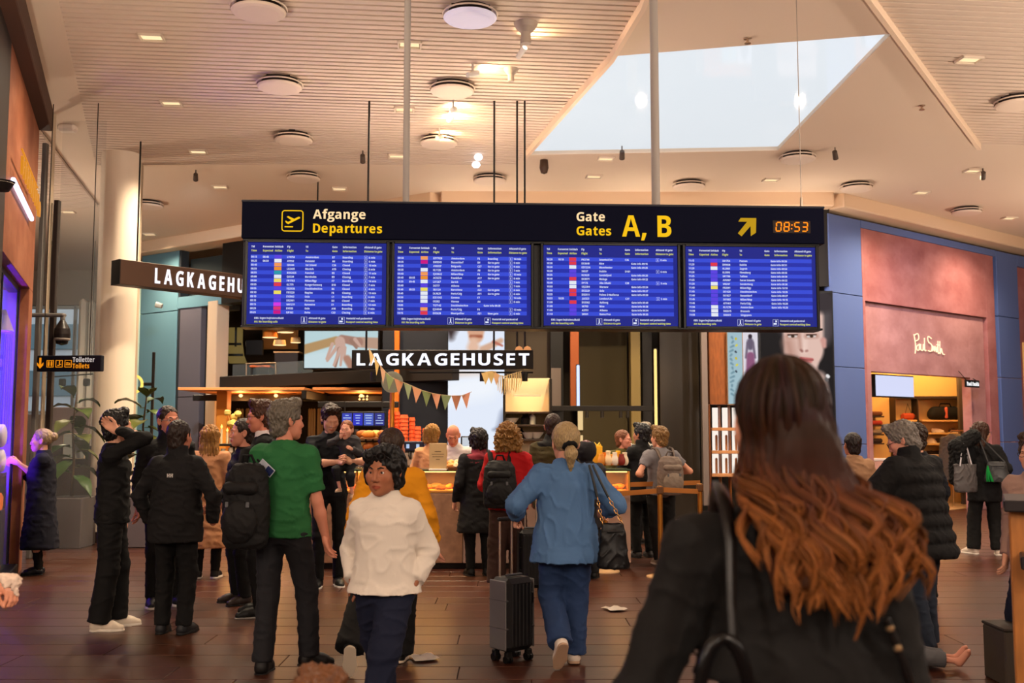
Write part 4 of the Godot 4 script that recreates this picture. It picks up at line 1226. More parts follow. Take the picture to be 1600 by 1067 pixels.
	k.tube(V3([Vector3(0, 0.06, 0), Vector3(0, -0.09, 0)]), F32([0.012, 0.012]), 6)
	part(ch, "stem", k, metal(Color(0.6, 0.5, 0.35)))
	# ---- shelf wall right of the white screen
	var sw := thing("wall_shelving", "cream lit shelf wall with bowls and jars right of the white screen", "shelving", at(824, 660, 16.6))
	var su := 16.6 / 1600.0
	part(sw, "back", block(Vector3(0, 0.06, -0.22), Vector3(72 * su, 128 * su, 0.06), 0.004), ct(0.80, 0.72, 0.58, 0.7))
	var lev := [17.0, -3.0, -25.0]
	for y: float in lev:
		part(sw, "shelf", block(Vector3(0, y * su - 0.02, -0.02), Vector3(70 * su, 0.03, 0.34), 0.003), ct(0.18, 0.13, 0.10, 0.5))
	for s in [-1, 1]:
		part(sw, "upright", block(Vector3(36 * su * s, -0.2, -0.02), Vector3(0.04, 1.8, 0.36), 0.004), dark)
	var goods := [[799, 1, 0, "glass bowl"], [821, 1, 1, "black lidded jar"], [832, 1, 2, "clear bottle"], [826, 2, 0, "white bowl"], [812, 2, 1, "dark jug"], [838, 2, 0, "white dish"]]
	for q: Array in goods:
		var g := thing("shelf_" + ["bowl", "jar", "bottle"][q[2]], q[3] + " on the " + ["upper", "middle", "lower"][q[1]] + " shelf right of the white screen", ["bowl", "jar", "bottle"][q[2]], Vector3(at(q[0], 660, 16.6).x, sw.position.y + lev[q[1]] * su, -16.6))
		k = Sk.new()
		match q[2]:
			0: k.lathe([Vector2(0, 0), Vector2(0.05, 0), Vector2(0.13, 0.10), Vector2(0.12, 0.10), Vector2(0.04, 0.015), Vector2(0, 0.015)], 18)
			1: k.lathe([Vector2(0, 0), Vector2(0.07, 0), Vector2(0.08, 0.10), Vector2(0.04, 0.15), Vector2(0.05, 0.17), Vector2(0.0, 0.19)], 16)
			2: k.lathe([Vector2(0, 0), Vector2(0.05, 0), Vector2(0.05, 0.12), Vector2(0.018, 0.18), Vector2(0.02, 0.22), Vector2(0, 0.22)], 14)
		part(g, "body", k, cloth([Color(0.85, 0.82, 0.76), Color(0.08, 0.07, 0.07), Color(0.8, 0.78, 0.7)][q[2]], 0.2))
	part(sw, "lamp_face", block(at(824, 618, 16.5) - sw.position, Vector3(0.44, 0.03, 0.05), 0.01), gw(1.0, 0.84, 0.6, 0.9))
	var sl := OmniLight3D.new()
	sl.name = "shelf_light"
	sl.light_color = Color(1.0, 0.76, 0.46)
	sl.light_energy = 0.35
	sl.light_size = 0.05
	sl.omni_attenuation = 2.0
	sl.shadow_enabled = true
	sl.position = at(824, 618, 16.4) - sw.position + Vector3(0, -0.05, 0.1)
	sw.add_child(sl)
	# ---- right half of the middle front
	var olive := ct(0.27, 0.23, 0.13, 0.6)
	struct("wall_dark", board(690, 505, 1192, 840, 20.6, 0.2), ct(0.15, 0.12, 0.085, 0.6), Vector3.ZERO, 0.0, "dark wall at the back of the bakery's right half")
	struct("wall_olive_panel", board(902, 505, 982, 800, 19.6, 0.2), olive, Vector3.ZERO, 0.0, "olive green wall panel behind the glass displays")
	var things_ := [
		["dark_pillar", board(860, 505, 881, 780, 18.2, 0.3), ct(0.09, 0.085, 0.085, 0.5), "black pillar right of the shelf wall", "pillar"],
		["silver_panel", board(861, 575, 877, 640, 18.15, 0.06), metal(Color(0.55, 0.50, 0.46), 0.35), "brushed silver panel hung on the black pillar", "panel"],
		["timber_upright", board(891, 505, 905, 640, 17.73, 0.2), ct(0.50, 0.25, 0.11, 0.5), "narrow orange brown wood panel beside the olive wall", "panel"],
		["olive_pillar", board(985, 505, 1003, 790, 18.6, 0.3), ct(0.45, 0.38, 0.22, 0.4), "pale olive pillar behind the grey haired man", "pillar"],
		["black_post", board(1003, 505, 1022, 812, 18.9, 0.2), dark, "black post right of the olive pillar", "post"],
		["cross_beam", board(859, 634, 1022, 642, 17.6, 0.12), dark, "thin black beam crossing the bakery's right half", "beam"],
		["silver_pillar", board(1097, 505, 1107, 790, 17.7, 0.25), metal(Color(0.72, 0.66, 0.62), 0.35), "ribbed silver pillar left of the orange wood wall", "pillar"],
		["tall_dark_panel", board(1030, 505, 1096, 830, 18.7, 0.2), ct(0.17, 0.14, 0.105, 0.25), "tall dark glossy panel left of the silver pillar", "panel"]]
	for q: Array in things_:
		var sk: Sk = q[1]
		var t := thing(q[0], q[3], q[4], Vector3.ZERO)
		part(t, "body", sk, q[2])
		if q[0] == "silver_pillar":
			for i in 3:
				part(t, "rib", board(1098.5 + i * 3, 505, 1099.6 + i * 3, 790, 17.68, 0.05), metal(Color(0.5, 0.45, 0.42), 0.4))
		if q[0] == "cross_beam":
			for px in [917, 941, 970, 981]:
				var lkk := Sk.new()
				lkk.lathe([Vector2(0, -0.05), Vector2(0.035, -0.05), Vector2(0.03, 0.06), Vector2(0, 0.06)], 10, Transform3D(Basis.IDENTITY, at(px, 648, 17.6)))
				part(t, "spot_lamp", lkk, ct(0.12, 0.1, 0.08, 0.4))
	for q: Array in [[1022, 545, 1028, 692, 17.5, "tall glowing cream light strip right of the black post"], [901, 570, 906, 640, 17.67, "short bluish white light strip beside the wood panel"]]:
		var t := thing("light_strip", q[5], "lamp", Vector3.ZERO)
		part(t, "lamp_tube", board(q[0], q[1], q[2], q[3], q[4], 0.05, 0.015), glow(Color(1.0, 0.84, 0.50) if q[0] > 1000 else Color(0.8, 0.85, 1.0), 1.3))
		part(t, "back_channel", board(q[0] - 1, q[1] - 1, q[2] + 1, q[3] + 1, q[4] + 0.05, 0.04), dark)
	for q: Array in [[903, 640, 911, 672], [903, 680, 911, 700]]:
		var t := thing("lit_niche", "small lit cream niche beside the olive wall, " + ("upper" if q[1] == 640 else "lower"), "display", Vector3.ZERO)
		part(t, "lamp_face", board(q[0], q[1], q[2], q[3], 19.56, 0.05), gw(1.0, 0.86, 0.62, 0.8))
	# orange wood front with lit shelves and posters
	var wood := wood_mat("front_wood", 0.80, 0.5, Vector3(1.6, 0.35, 1.6), 0.4)
	var ww := Sk.new()
	ww.join(board(1107, 505, 1192, 632, 17.8, 0.2))
	ww.join(board(1107, 632, 1112, 800, 17.8, 0.2))
	for i in ww.cs.size():
		ww.cs[i] = lin(Color(0.54, 0.30, 0.12))
	struct("wall_orange_wood", ww, wood, Vector3.ZERO, 0.0, "orange wood wall left of the portrait screen")
	var sh := thing("lit_shelving", "white lit shelving grid in the orange wood wall", "shelving", Vector3.ZERO)
	for r in 3:
		for c in 3:
			var x0 := 1113.0 + c * 15.5
			var y0 := 637.0 + r * 36.0
			part(sh, "lamp_face", board(x0, y0, x0 + 13.0, y0 + 31.0, 18.05, 0.03), gw(1.0, 0.95, 0.90, 1.0))
			if r > 0:
				part(sh, "bottle", board(x0 + 5, y0 + 6, x0 + 9, y0 + 31, 17.98, 0.06, 0.02), ct(0.85, 0.62, 0.42, 0.4))
	for r in 3:
		part(sh, "shelf", board(1112, 668 + r * 36, 1160, 673 + r * 36, 17.82, 0.25), ct(0.66, 0.46, 0.30, 0.5))
	for c in 4:
		part(sh, "upright", board(1110 + c * 15.5, 634, 1113 + c * 15.5, 800, 17.82, 0.25), ct(0.60, 0.36, 0.18, 0.5))
	var pu := 17.7 / 1600.0
	var po := thing("poster", "pale blue lit poster with a trailing chain of yellow flowers", "poster", at(1149, 574, 17.7))
	part(po, "case", block(Vector3(0, 0, -0.04), Vector3(25 * pu, 118 * pu, 0.06), 0.006), ct(0.5, 0.4, 0.3, 0.5))
	var vine := []
	for i in 14:
		vine.append([0.06 + 0.02 * sin(i * 0.9), 0.08 + i * 0.06, 0.05 + 0.02 * cos(i), 0.10 + i * 0.06, 0.012, 0.008, Color(0.42, 0.56, 0.62), 0.012])
	for i in 6:
		vine.append([0.115 + 0.012 * sin(i * 2.0), 0.10 + i * 0.09, 0.115, 0.11 + i * 0.09, 0.013, 0.011, [Color(0.85, 0.75, 0.1), Color(0.9, 0.85, 0.3), Color(0.25, 0.3, 0.35)][i % 3], 0.006])
	lit_picture(po, "print", Vector3(0, 0, -0.008), Vector2(23 * pu, 114 * pu), picture(80, 400, Color(0.66, 0.78, 0.82), vine), 0.9)
	var p2 := thing("poster", "white lit poster with a figure in a mauve robe, partly behind the woman's hair", "poster", at(1173, 560, 17.7))
	part(p2, "case", block(Vector3(0, 0, -0.04), Vector3(25 * pu, 92 * pu, 0.06), 0.006), ct(0.5, 0.4, 0.3, 0.5))
	lit_picture(p2, "print", Vector3(0, 0, -0.008), Vector2(23 * pu, 88 * pu), picture(100, 380, Color(0.90, 0.88, 0.92), [
		[0.13, 0.10, 0.13, 0.13, 0.035, 0.03, Color(0.22, 0.18, 0.22), 0.01], [0.13, 0.20, 0.13, 0.30, 0.06, 0.05, Color(0.42, 0.38, 0.46), 0.02], [0.08, 0.22, 0.05, 0.48, 0.02, 0.02, Color(0.45, 0.40, 0.48), 0.015], [0.18, 0.22, 0.21, 0.48, 0.02, 0.02, Color(0.45, 0.40, 0.48), 0.015], [0.13, 0.45, 0.13, 0.95, 0.07, 0.10, Color(0.58, 0.36, 0.50), 0.02]]), 0.9)
	portrait_screen()

func portrait_screen() -> void:
	var c := at(1246, 580, 17.6)
	var u := 17.6 / 1600.0
	var t := thing("portrait_screen", "large lit portrait of a dark haired person with a chain necklace", "poster", c)
	part(t, "case", block(Vector3(0, 0, -0.07), Vector3(118 * u, 254 * u, 0.12), 0.008), ct(0.06, 0.06, 0.07, 0.4))
	var sk := Color(0.91, 0.77, 0.72)
	var sh := Color(0.76, 0.58, 0.52)
	var hr := Color(0.24, 0.21, 0.22)
	var s := [
		[0.27, 0.17, 0.33, 0.20, 0.17, 0.15, hr, 0.02], [0.40, 0.12, 0.41, 0.30, 0.06, 0.03, Color(0.34, 0.31, 0.32), 0.03], [0.34, 0.70, 0.35, 1.0, 0.06, 0.12, Color(0.88, 0.78, 0.76), 0.015], [0.30, 0.55, 0.36, 0.70, 0.075, 0.065, sh, 0.02], [0.36, 0.55, 0.39, 0.70, 0.05, 0.045, sk, 0.02],
		[0.27, 0.20, 0.275, 0.40, 0.135, 0.125, sk, 0.012], [0.272, 0.42, 0.285, 0.52, 0.118, 0.07, sk, 0.015], [0.29, 0.50, 0.29, 0.555, 0.07, 0.05, sk, 0.015], [0.175, 0.36, 0.205, 0.50, 0.03, 0.03, sh, 0.035],
		[0.40, 0.345, 0.405, 0.38, 0.020, 0.014, Color(0.84, 0.62, 0.58), 0.008], [0.285, 0.33, 0.275, 0.405, 0.010, 0.018, Color(0.96, 0.84, 0.79), 0.02], [0.255, 0.405, 0.262, 0.412, 0.008, 0.008, Color(0.60, 0.40, 0.37), 0.006], [0.295, 0.410, 0.288, 0.412, 0.006, 0.006, Color(0.66, 0.45, 0.42), 0.006], [0.245, 0.30, 0.252, 0.39, 0.007, 0.008, sh, 0.014]]
	for q: Array in [[0.205, 0.0], [0.325, 0.0]]:
		var x: float = q[0]
		s.append([x - 0.045, 0.286, x + 0.04, 0.284, 0.005, 0.003, Color(0.46, 0.34, 0.30), 0.008])
		s.append([x - 0.032, 0.318, x + 0.032, 0.316, 0.013, 0.012, sh, 0.012])
		s.append([x - 0.022, 0.318, x + 0.022, 0.317, 0.008, 0.007, Color(0.86, 0.80, 0.78), 0.003])
		s.append([x - 0.002, 0.317, x + 0.002, 0.317, 0.009, 0.009, Color(0.28, 0.20, 0.15), 0.003])
		s.append([x - 0.03, 0.309, x + 0.03, 0.307, 0.004, 0.003, Color(0.22, 0.14, 0.12), 0.003])
	s.append([0.255, 0.462, 0.325, 0.466, 0.012, 0.009, Color(0.76, 0.40, 0.39), 0.005])
	s.append([0.265, 0.475, 0.315, 0.477, 0.012, 0.010, Color(0.82, 0.48, 0.46), 0.006])
	s.append([0.250, 0.468, 0.332, 0.470, 0.002, 0.002, Color(0.46, 0.22, 0.22), 0.003])
	for i in 12:
		var a := i / 11.0
		s.append([0.32 + a * 0.10, 0.70 - a * a * 0.13, 0.325 + a * 0.10, 0.705 - a * a * 0.13, 0.011, 0.011, [Color(0.42, 0.40, 0.40), Color(0.93, 0.92, 0.92)][i % 2], 0.004])
	s.append([0.0, 0.75, 0.16, 1.0, 0.10, 0.2, Color(0.10, 0.09, 0.10), 0.03])
	s.append([0.44, 0.78, 0.46, 1.0, 0.05, 0.06, Color(0.10, 0.09, 0.10), 0.03])
	s.append([0.13, 0.10, 0.41, 0.095, 0.075, 0.07, hr, 0.02])
	s.append([0.125, 0.14, 0.125, 0.28, 0.03, 0.012, hr, 0.015])
	for q: Array in s.slice(4):
		if q[1] < 0.6 and q[3] < 0.6:
			q[1] -= 0.042
			q[3] -= 0.042
	lit_picture(t, "screen_face", Vector3(0, 0, -0.006), Vector2(113 * u, 246 * u), picture(238, 518, Color(0.13, 0.12, 0.125), s), 0.92)
# ---------------------------------------------------------------- the departures board
const BA := Vector2(-2.33, 8.70)
const BB := Vector2(2.775, 8.97)

const FLIGHTS := [
	["08:15|08:40|v|LY9755|Amsterdam|B7|Boarding|6 min", "08:35|08:50|w|AY952|Helsinki|A8|Boarding|6 min", "08:40||o|QX444|3st Island|C26|Closed|10 min", "08:55||a|LX2435|Munich|A15|Closing|6 min", "08:55||t|BEK2425|Funchal|B5|Closed|11 min", "09:00||w|QX334|Bornholm|B9|Closing|7 min", "09:00||y|FR1783|Milan/Bgy|F7|Boarding|14 min", "09:05||r|GL775|Kangerlussuaq|B10|Closed|7 min", "09:05||v|SQ2636|Stockholm/Arn|B6|Closed|4 min", "09:10||y|FR1529|Naples|F8|Closing|13 min", "09:10||v|EY3963|Oslo|C1|Boarding|6 min", "09:15||v|SK2981|Florence|D3|Closed|7 min", "09:15||m|W61211|Katowice|E1|Boarding|13 min", "09:20||p|DY933|Oslo|A18|Boarding|7 min", "09:25||k|QR162|Doha|C33|Closing|6 min"],
	["09:30||o|EZY7928|Amsterdam|F6|Boarding|14 min", "09:35||k|EW9243|Dusseldorf|B4|Go to gate|5 min", "09:35||b|AY6937|Belgrade|C27|Go to gate|9 min", "09:35||w|KL1126|Amsterdam|A6|Go to gate|7 min", "09:40||o|EJU3622|Milan/Mxp|F6|Go to gate|13 min", "09:40|09:55|a|AC9272|Frankfurt|A17|Go to gate|6 min", "09:35|09:45|w|LX1267|Zurich|A20||7 min", "09:40||v|SK777|Athens|B8||7 min", "09:40|09:55|y|IB3129|Barcelona|A22|Go to gate|6 min", "09:45||w|DL9625|Paris/Cdg|A11|Go to gate|6 min", "09:50||w|EZS1342|Geneva|F7||14 min", "09:55||w|OS302|Vienna|A4||6 min", "10:05||v|TG7142|Stockholm/Arn||Gate info 09:35|", "10:10||o|EJU4949|Paris/Cdg|F8||13 min", "10:15||r|DX2628|Montpellier|A21|New gate|6 min"],
	["10:20|10:10|r|PK3744|Istanbul/Ist|C36||8 min", "10:30||r|DX3640|Nice||Gate info 09:15|", "10:30||w|EZY2236|Manchester||Gate info 09:25|", "10:30||v|SK537|Dublin|D101||6 min", "10:35||v|KL9620|Sandefjord||Gate info 09:20|", "10:40||r|DX3071|Malaga||Gate info 09:22|", "10:40||w|EY176|Abu Dhabi|C39||9 min", "10:50||w|SQ2394|Warsaw||Gate info 09:24|", "10:50||r|DX3229|Oslo||Gate info 09:27|", "10:55||r|DX5811|Palma D Mallorca||Gate info 09:30|", "10:55|10:50|b|JL6323|London/Lhr|C27||5 min", "11:00||r|DX3062|Aalborg||Gate info 09:40|", "11:00||v|SK793|Nice||Gate info 09:38|", "11:05||v|A3751|Athens||Gate info 09:54|", "11:10||v|SK501|Rome/Fco||Gate info 09:55|"],
	["11:15||v|SK1754|Poznan||Gate info 09:50|", "11:20||r|DX9606|Dublin||Gate info 09:51|", "11:20||w|KL2865|Zagreb||Gate info 09:54|", "11:20||v|EL2896|Flensburg||Gate info 09:55|", "11:25||v|SK1786|Tallinn||Gate info 09:59|", "11:25||v|AY6967|Faroe Islands||Gate info 09:52|", "11:30||w|W6247|Sonderborg||Gate info 09:58|", "11:40||y|FR2091|Milan/Bgy||Gate info 10:10|", "11:45||v|SK1428|Stockholm/Arn||Gate info 10:20|", "11:40||v|SK1827|Dusseldorf||Gate info 09:27|", "11:45||v|SK1682|Milan/Mxp||Gate info 10:15|", "11:45||v|AF1461|Paris/Cdg||Gate info 10:20|", "11:50||w|KL1270|Amsterdam||Gate info 10:20|", "11:50||w|SN2615|Brussels|||", "11:55||w|SK8501|Singapore|||"]]

func build_board() -> void:
	var f := wall_frame(BA, BB)
	var W := (BB - BA).length()
	var t := thing("departures_board", "long navy hanging departures board with four blue lit flight screens", "information board", f.origin)
	t.transform = f
	var navy := ct(0.030, 0.042, 0.130, 0.5).duplicate()
	navy.metallic_specular = 0.15
	var black := ct(0.018, 0.018, 0.024, 0.35)
	part(t, "header", own(Sk.new(), 0, W, 3.245, 3.575, -0.26, 0, 0.006), navy)
	part(t, "top_edge", own(Sk.new(), -0.004, W + 0.004, 3.562, 3.582, -0.265, 0.006, 0.004), ct(0.14, 0.15, 0.20, 0.4))
	var k := Sk.new()
	own(k, 0.0, W - 0.035, 2.475, 3.245, -0.24, -0.075, 0.006)
	part(t, "back_frame", k, black)
	k = Sk.new()
	own(k, 0.01, W - 0.04, 3.225, 3.25, -0.10, -0.02, 0.003)
	own(k, 0.01, W - 0.04, 2.475, 2.492, -0.10, 0.004, 0.003)
	part(t, "rail", k, black)
	# what the header says
	var cream := gw(1.0, 0.86, 0.66, 1.05)
	var yel := gw(1.0, 0.78, 0.04, 0.95)
	var z := 0.0015
	for q: Array in [["Afgange", 489, 341.5, 14.0, 82.0, 0], ["Departures", 489, 363.5, 14.0, 108.0, 1], ["Gate", 901, 345.5, 14.0, 44.0, 0], ["Gates", 901, 367.5, 14.0, 54.0, 1], ["A, B", 972, 369.5, 33.0, 77.0, 1]]:
		var p := on_own(q[1], q[2], BA, BB)
		var p2 := on_own(q[1], q[2] - q[3], BA, BB)
		var e := on_own(q[1] + q[4], q[2], BA, BB)
		var probe := Sk.new()
		var w := text_on(probe, q[0], p2.y - p.y, Vector3.ZERO, true, 1.0)
		k = Sk.new()
		text_on(k, q[0], p2.y - p.y, Vector3(p.x, p.y, z), true, (e.x - p.x) / w, 0, Basis.IDENTITY, 0.004)
		part(t, "sign_lettering", k, cream if q[5] == 0 else yel)
	# departing aircraft in a rounded square
	var c := on_own(457, 345, BA, BB)
	var u := on_own(458, 345, BA, BB).x - c.x
	k = Sk.new()
	var ring := PackedVector3Array()
	var rr := PackedFloat32Array()
	for i in 33:
		var a := TAU * i / 32.0
		var o := Vector2(cos(a), sin(a))
		var cc := Vector2(signf(o.x) * 12.0 if absf(o.x) > 0.01 else 0.0, signf(o.y) * 12.0 if absf(o.y) > 0.01 else 0.0)
		ring.append(Vector3(c.x + (cc.x + o.x * 4.3) * u, c.y + (cc.y + o.y * 4.3) * u, z))
		rr.append(0.9 * u)
	k.tube(ring, rr, 6)
	k.tube(V3([ring[31], ring[0], ring[1]]), F32([0.9 * u, 0.9 * u, 0.9 * u]), 6)
	part(t, "sign_pictogram", k, yel)
	k = Sk.new()
	var pu := Transform3D(Basis.from_scale(Vector3(u, u, u)), Vector3(c.x, c.y, z))
	k.slab(V2([[-9.5, -3.8], [-11.5, -0.8], [-10, 0.2], [-7, -2.0], [-1.5, 0.8], [-9, 6.0], [-6.8, 7.6], [2.8, 3.2], [9.5, 6.6], [11.6, 6.2], [12, 4.4], [-6.5, -5.4]]), 0.6, pu)
	k.slab(V2([[-12, -10.5], [1, -10.5], [1, -8.6], [-12, -8.6]]), 0.6, pu)
	part(t, "sign_pictogram", k, yel)
	# arrow
	c = on_own(1167, 355, BA, BB)
	k = Sk.new()
	k.slab(V2([[-15, -10], [-9, -15], [6, 2], [6, -14.5], [14.5, -9], [15.5, 15], [-10, 15], [-14, 9], [0.5, 9]]), 0.6, Transform3D(Basis.from_scale(Vector3(u, u, u)), Vector3(c.x, c.y, z)))
	part(t, "sign_arrow", k, gw(0.85, 0.66, 0.06, 0.75))
	# clock
	c = on_own(1237, 354.5, BA, BB)
	part(t, "clock_window", own(Sk.new(), c.x - 31 * u, c.x + 31 * u, c.y - 10.5 * u, c.y + 10.5 * u, -0.01, 0.003, 0.002), ct(0.12, 0.055, 0.02, 0.25))
	k = Sk.new()
	var segs := {"0": "abcdef", "8": "abcdefg", "5": "acdfg", "3": "abcdg"}
	var xs := [-21.5, -8.5, 8.5, 21.5]
	var n := 0
	for ch: String in ["0", "8", "5", "3"]:
		for s: String in segs[ch]:
			var off := Vector2.ZERO
			var sz := Vector2(6.6, 1.9)
			match s:
				"a": off = Vector2(0.9, 7.0)
				"g": off = Vector2(0, 0)
				"d": off = Vector2(-0.9, -7.0)
				"f": off = Vector2(-3.6, 3.5)
				"b": off = Vector2(4.4, 3.5)
				"e": off = Vector2(-4.4, -3.5)
				"c": off = Vector2(3.6, -3.5)
			if not s in "agd":
				sz = Vector2(1.9, 5.6)
			k.box(Vector3(c.x + (xs[n] + off.x) * u, c.y + off.y * u, 0.005), Vector3(sz.x * u, sz.y * u, 0.003), 0.0)
		n += 1
	for y in [-3.0, 3.0]:
		k.box(Vector3(c.x + y * 0.12 * u, c.y + y * u, 0.005), Vector3(2.0 * u, 2.0 * u, 0.003), 0.0)
	part(t, "clock_digits", k, gw(1.0, 0.52, 0.05, 1.5))
	# the four monitors
	var spans := [[386.0, 603.0], [616.0, 829.5], [849.5, 1059.0], [1072.0, 1275.5]]
	for i in 4:
		monitor(t, i, spans[i])
	# poles and cable to the ceiling
	for q: Array in [[633, 0.029, "pole"], [1029.5, 0.038, "pole"], [1260, 0.004, "cable"]]:
		var p := on_own(q[0], 320, BA, BB)
		k = Sk.new()
		k.tube(V3([Vector3(p.x, 3.57, -0.13), Vector3(p.x, CEIL + 0.05, -0.13)]), F32([q[1], q[1]]), 20)
		part(t, q[2], k, metal(Color(0.72, 0.68, 0.64), 0.4) if q[2] == "cable" else ct(0.66, 0.63, 0.60, 0.4))
		if q[2] == "cable":
			k = Sk.new()
			k.tube(V3([Vector3(p.x, 3.57, -0.13), Vector3(p.x, 3.69, -0.13)]), F32([0.014, 0.012]), 12)
			part(t, "clamp", k, metal(Color(0.75, 0.70, 0.64), 0.3))

func monitor(t: Node3D, i: int, span: Array) -> void:
	var a := on_own(span[0], 440, BA, BB)
	var b := on_own(span[1], 440, BA, BB)
	var y1 := 3.212
	var y0 := 2.505
	var x0 := a.x
	var x1 := b.x
	var w := x1 - x0
	var h := y1 - y0
	var black := ct(0.015, 0.015, 0.018, 0.3)
	var fr := Sk.new()
	own(fr, x0 - 0.028, x0, y0 - 0.02, y1 + 0.02, -0.08, 0.0, 0.006)
	own(fr, x1, x1 + 0.028, y0 - 0.02, y1 + 0.02, -0.08, 0.0, 0.006)
	own(fr, x0, x1, y0 - 0.02, y0, -0.08, 0.0, 0.003)
	own(fr, x0, x1, y1, y1 + 0.02, -0.08, 0.0, 0.003)
	own(fr, x0, x1, y0, y1, -0.08, -0.014, 0.0)
	var mon := part(t, "monitor", fr, black)
	var z := -0.010
	var deep := Color(0.035, 0.065, 0.44)
	part(mon, "screen_ground", own(Sk.new(), x0, x1, y0, y1, -0.014, z, 0.0), gw(0.10, 0.14, 0.52, 1.0))
	var rows: Array = FLIGHTS[i]
	var top := y1 - 0.150 * h
	var rh := 0.0485 * h
	var hi := Sk.new()
	var lo := Sk.new()
	for r in 15:
		own(hi if r % 2 == 0 else lo, x0 + 0.02 * w, x1 - 0.03 * w, top - (r + 1) * rh, top - r * rh, z, z + 0.001, 0.0)
	part(mon, "screen_rows", hi, gw(0.20, 0.29, 0.83, 1.0))
	part(mon, "screen_rows", lo, gw(0.125, 0.18, 0.66, 1.0))
	var cols := [0.024, 0.108, 0.193, 0.283, 0.415, 0.608, 0.684, 0.84]
	var white := Sk.new()
	var yellow := Sk.new()
	var cap := 0.0235 * h
	var zz := z + 0.0012
	var heads := ["Tid|Time", "Forventet|Expected", "Selskab|Airline", "Fly|Flight", "Til|To", "Gate|Gate", "Information|Information", "Afstand til gate|Distance to gate"]
	for c in 8:
		var q: PackedStringArray = heads[c].split("|")
		text_on(white, q[0], cap, Vector3(x0 + cols[c] * w, y1 - 0.062 * h, zz), true, 0.86, 0, Basis.IDENTITY, 0.0008)
		text_on(yellow, q[1], cap, Vector3(x0 + cols[c] * w, y1 - 0.112 * h, zz), true, 0.86, 0, Basis.IDENTITY, 0.0008)
	var tint := {"v": Color(0.36, 0.26, 0.90), "w": Color(0.92, 0.94, 0.98), "o": Color(0.98, 0.62, 0.36), "a": Color(0.95, 0.58, 0.18), "t": Color(0.15, 0.62, 0.68), "y": Color(0.96, 0.88, 0.38), "r": Color(0.90, 0.22, 0.30), "m": Color(0.86, 0.22, 0.92), "p": Color(0.90, 0.20, 0.46), "k": Color(0.82, 0.06, 0.52), "b": Color(0.12, 0.18, 0.62)}
	for r in 15:
		var q: PackedStringArray = rows[r].split("|")
		var base := top - (r + 0.80) * rh
		for c in 8:
			var s := q[c]
			if c == 2:
				part(mon, "screen_logo_box", own(Sk.new(), x0 + 0.191 * w, x0 + 0.243 * w, top - (r + 0.94) * rh, top - (r + 0.06) * rh, zz, zz + 0.001, 0.0), glow(tint[s], 0.92))
				continue
			if s == "":
				continue
			var x: float = x0 + cols[c] * w
			if c == 6 and s.begins_with("Gate info"):
				x -= 0.03 * w
			if c == 7:
				for e in [[0, 0.46, 0.030, 0.05], [0, -0.46, 0.030, 0.05]]:
					white.box(Vector3(x + 0.012 * w, base + cap * 0.5 + e[1] * rh * 0.9, zz), Vector3(0.022 * w, 0.0012, 0.0008))
				for e in [-1, 1]:
					white.box(Vector3(x + (0.012 + 0.011 * e) * w, base + cap * 0.5, zz), Vector3(0.0012, rh * 0.84, 0.0008))
				white.box(Vector3(x + 0.012 * w, base + cap * 0.45, zz), Vector3(0.004 * w, cap * 0.95, 0.0008))
				x += 0.034 * w
			text_on(white, s, cap, Vector3(x, base, zz), true, 0.88, 0, Basis.IDENTITY, 0.0008)
	var foot := y0 + 0.062 * h
	var f2 := y0 + 0.018 * h
	for q: Array in [[0.055, "OBS: Ingen hojttalerudkald", "Att: No boarding calls"], [0.445, "Afstand til gate", "Distance to gate"], [0.715, "Ventetid ved paskontrol", "Passport control waiting time"]]:
		text_on(white, q[1], cap * 0.98, Vector3(x0 + q[0] * w, foot, zz), true, 0.84, 0, Basis.IDENTITY, 0.0008)
		text_on(yellow, q[2], cap * 0.98, Vector3(x0 + q[0] * w, f2, zz), true, 0.84, 0, Basis.IDENTITY, 0.0008)
	for q in [0.412, 0.682]:
		var cx: float = x0 + q * w
		var cy := y0 + 0.05 * h
		for e in [-1, 1]:
			white.box(Vector3(cx + 0.0205 * w * e, cy, zz), Vector3(0.0018, 0.078 * h, 0.0008))
			white.box(Vector3(cx, cy + 0.039 * h * e, zz), Vector3(0.042 * w, 0.0018, 0.0008))
		if q < 0.5:
			white.box(Vector3(cx, cy + 0.024 * h, zz), Vector3(0.008 * w, 0.014 * h, 0.0008))
			white.box(Vector3(cx, cy + 0.004 * h, zz), Vector3(0.008 * w, 0.024 * h, 0.0008))
			for e in [-1, 1]:
				white.box(Vector3(0, 0, 0), Vector3(0.004 * w, 0.026 * h, 0.0008), 0.0, Transform3D(Basis(Vector3(0, 0, 1), 0.45 * e), Vector3(cx + 0.005 * w * e, cy - 0.019 * h, zz)))
		else:
			white.box(Vector3(cx + 0.004 * w, cy + 0.018 * h, zz), Vector3(0.012 * w, 0.022 * h, 0.0008))
			white.box(Vector3(cx - 0.004 * w, cy - 0.014 * h, zz), Vector3(0.024 * w, 0.02 * h, 0.0008))
	part(mon, "screen_lettering", white, gw(0.90, 0.93, 1.0, 0.95))
	part(mon, "screen_lettering", yellow, gw(0.90, 0.92, 0.40, 0.9))

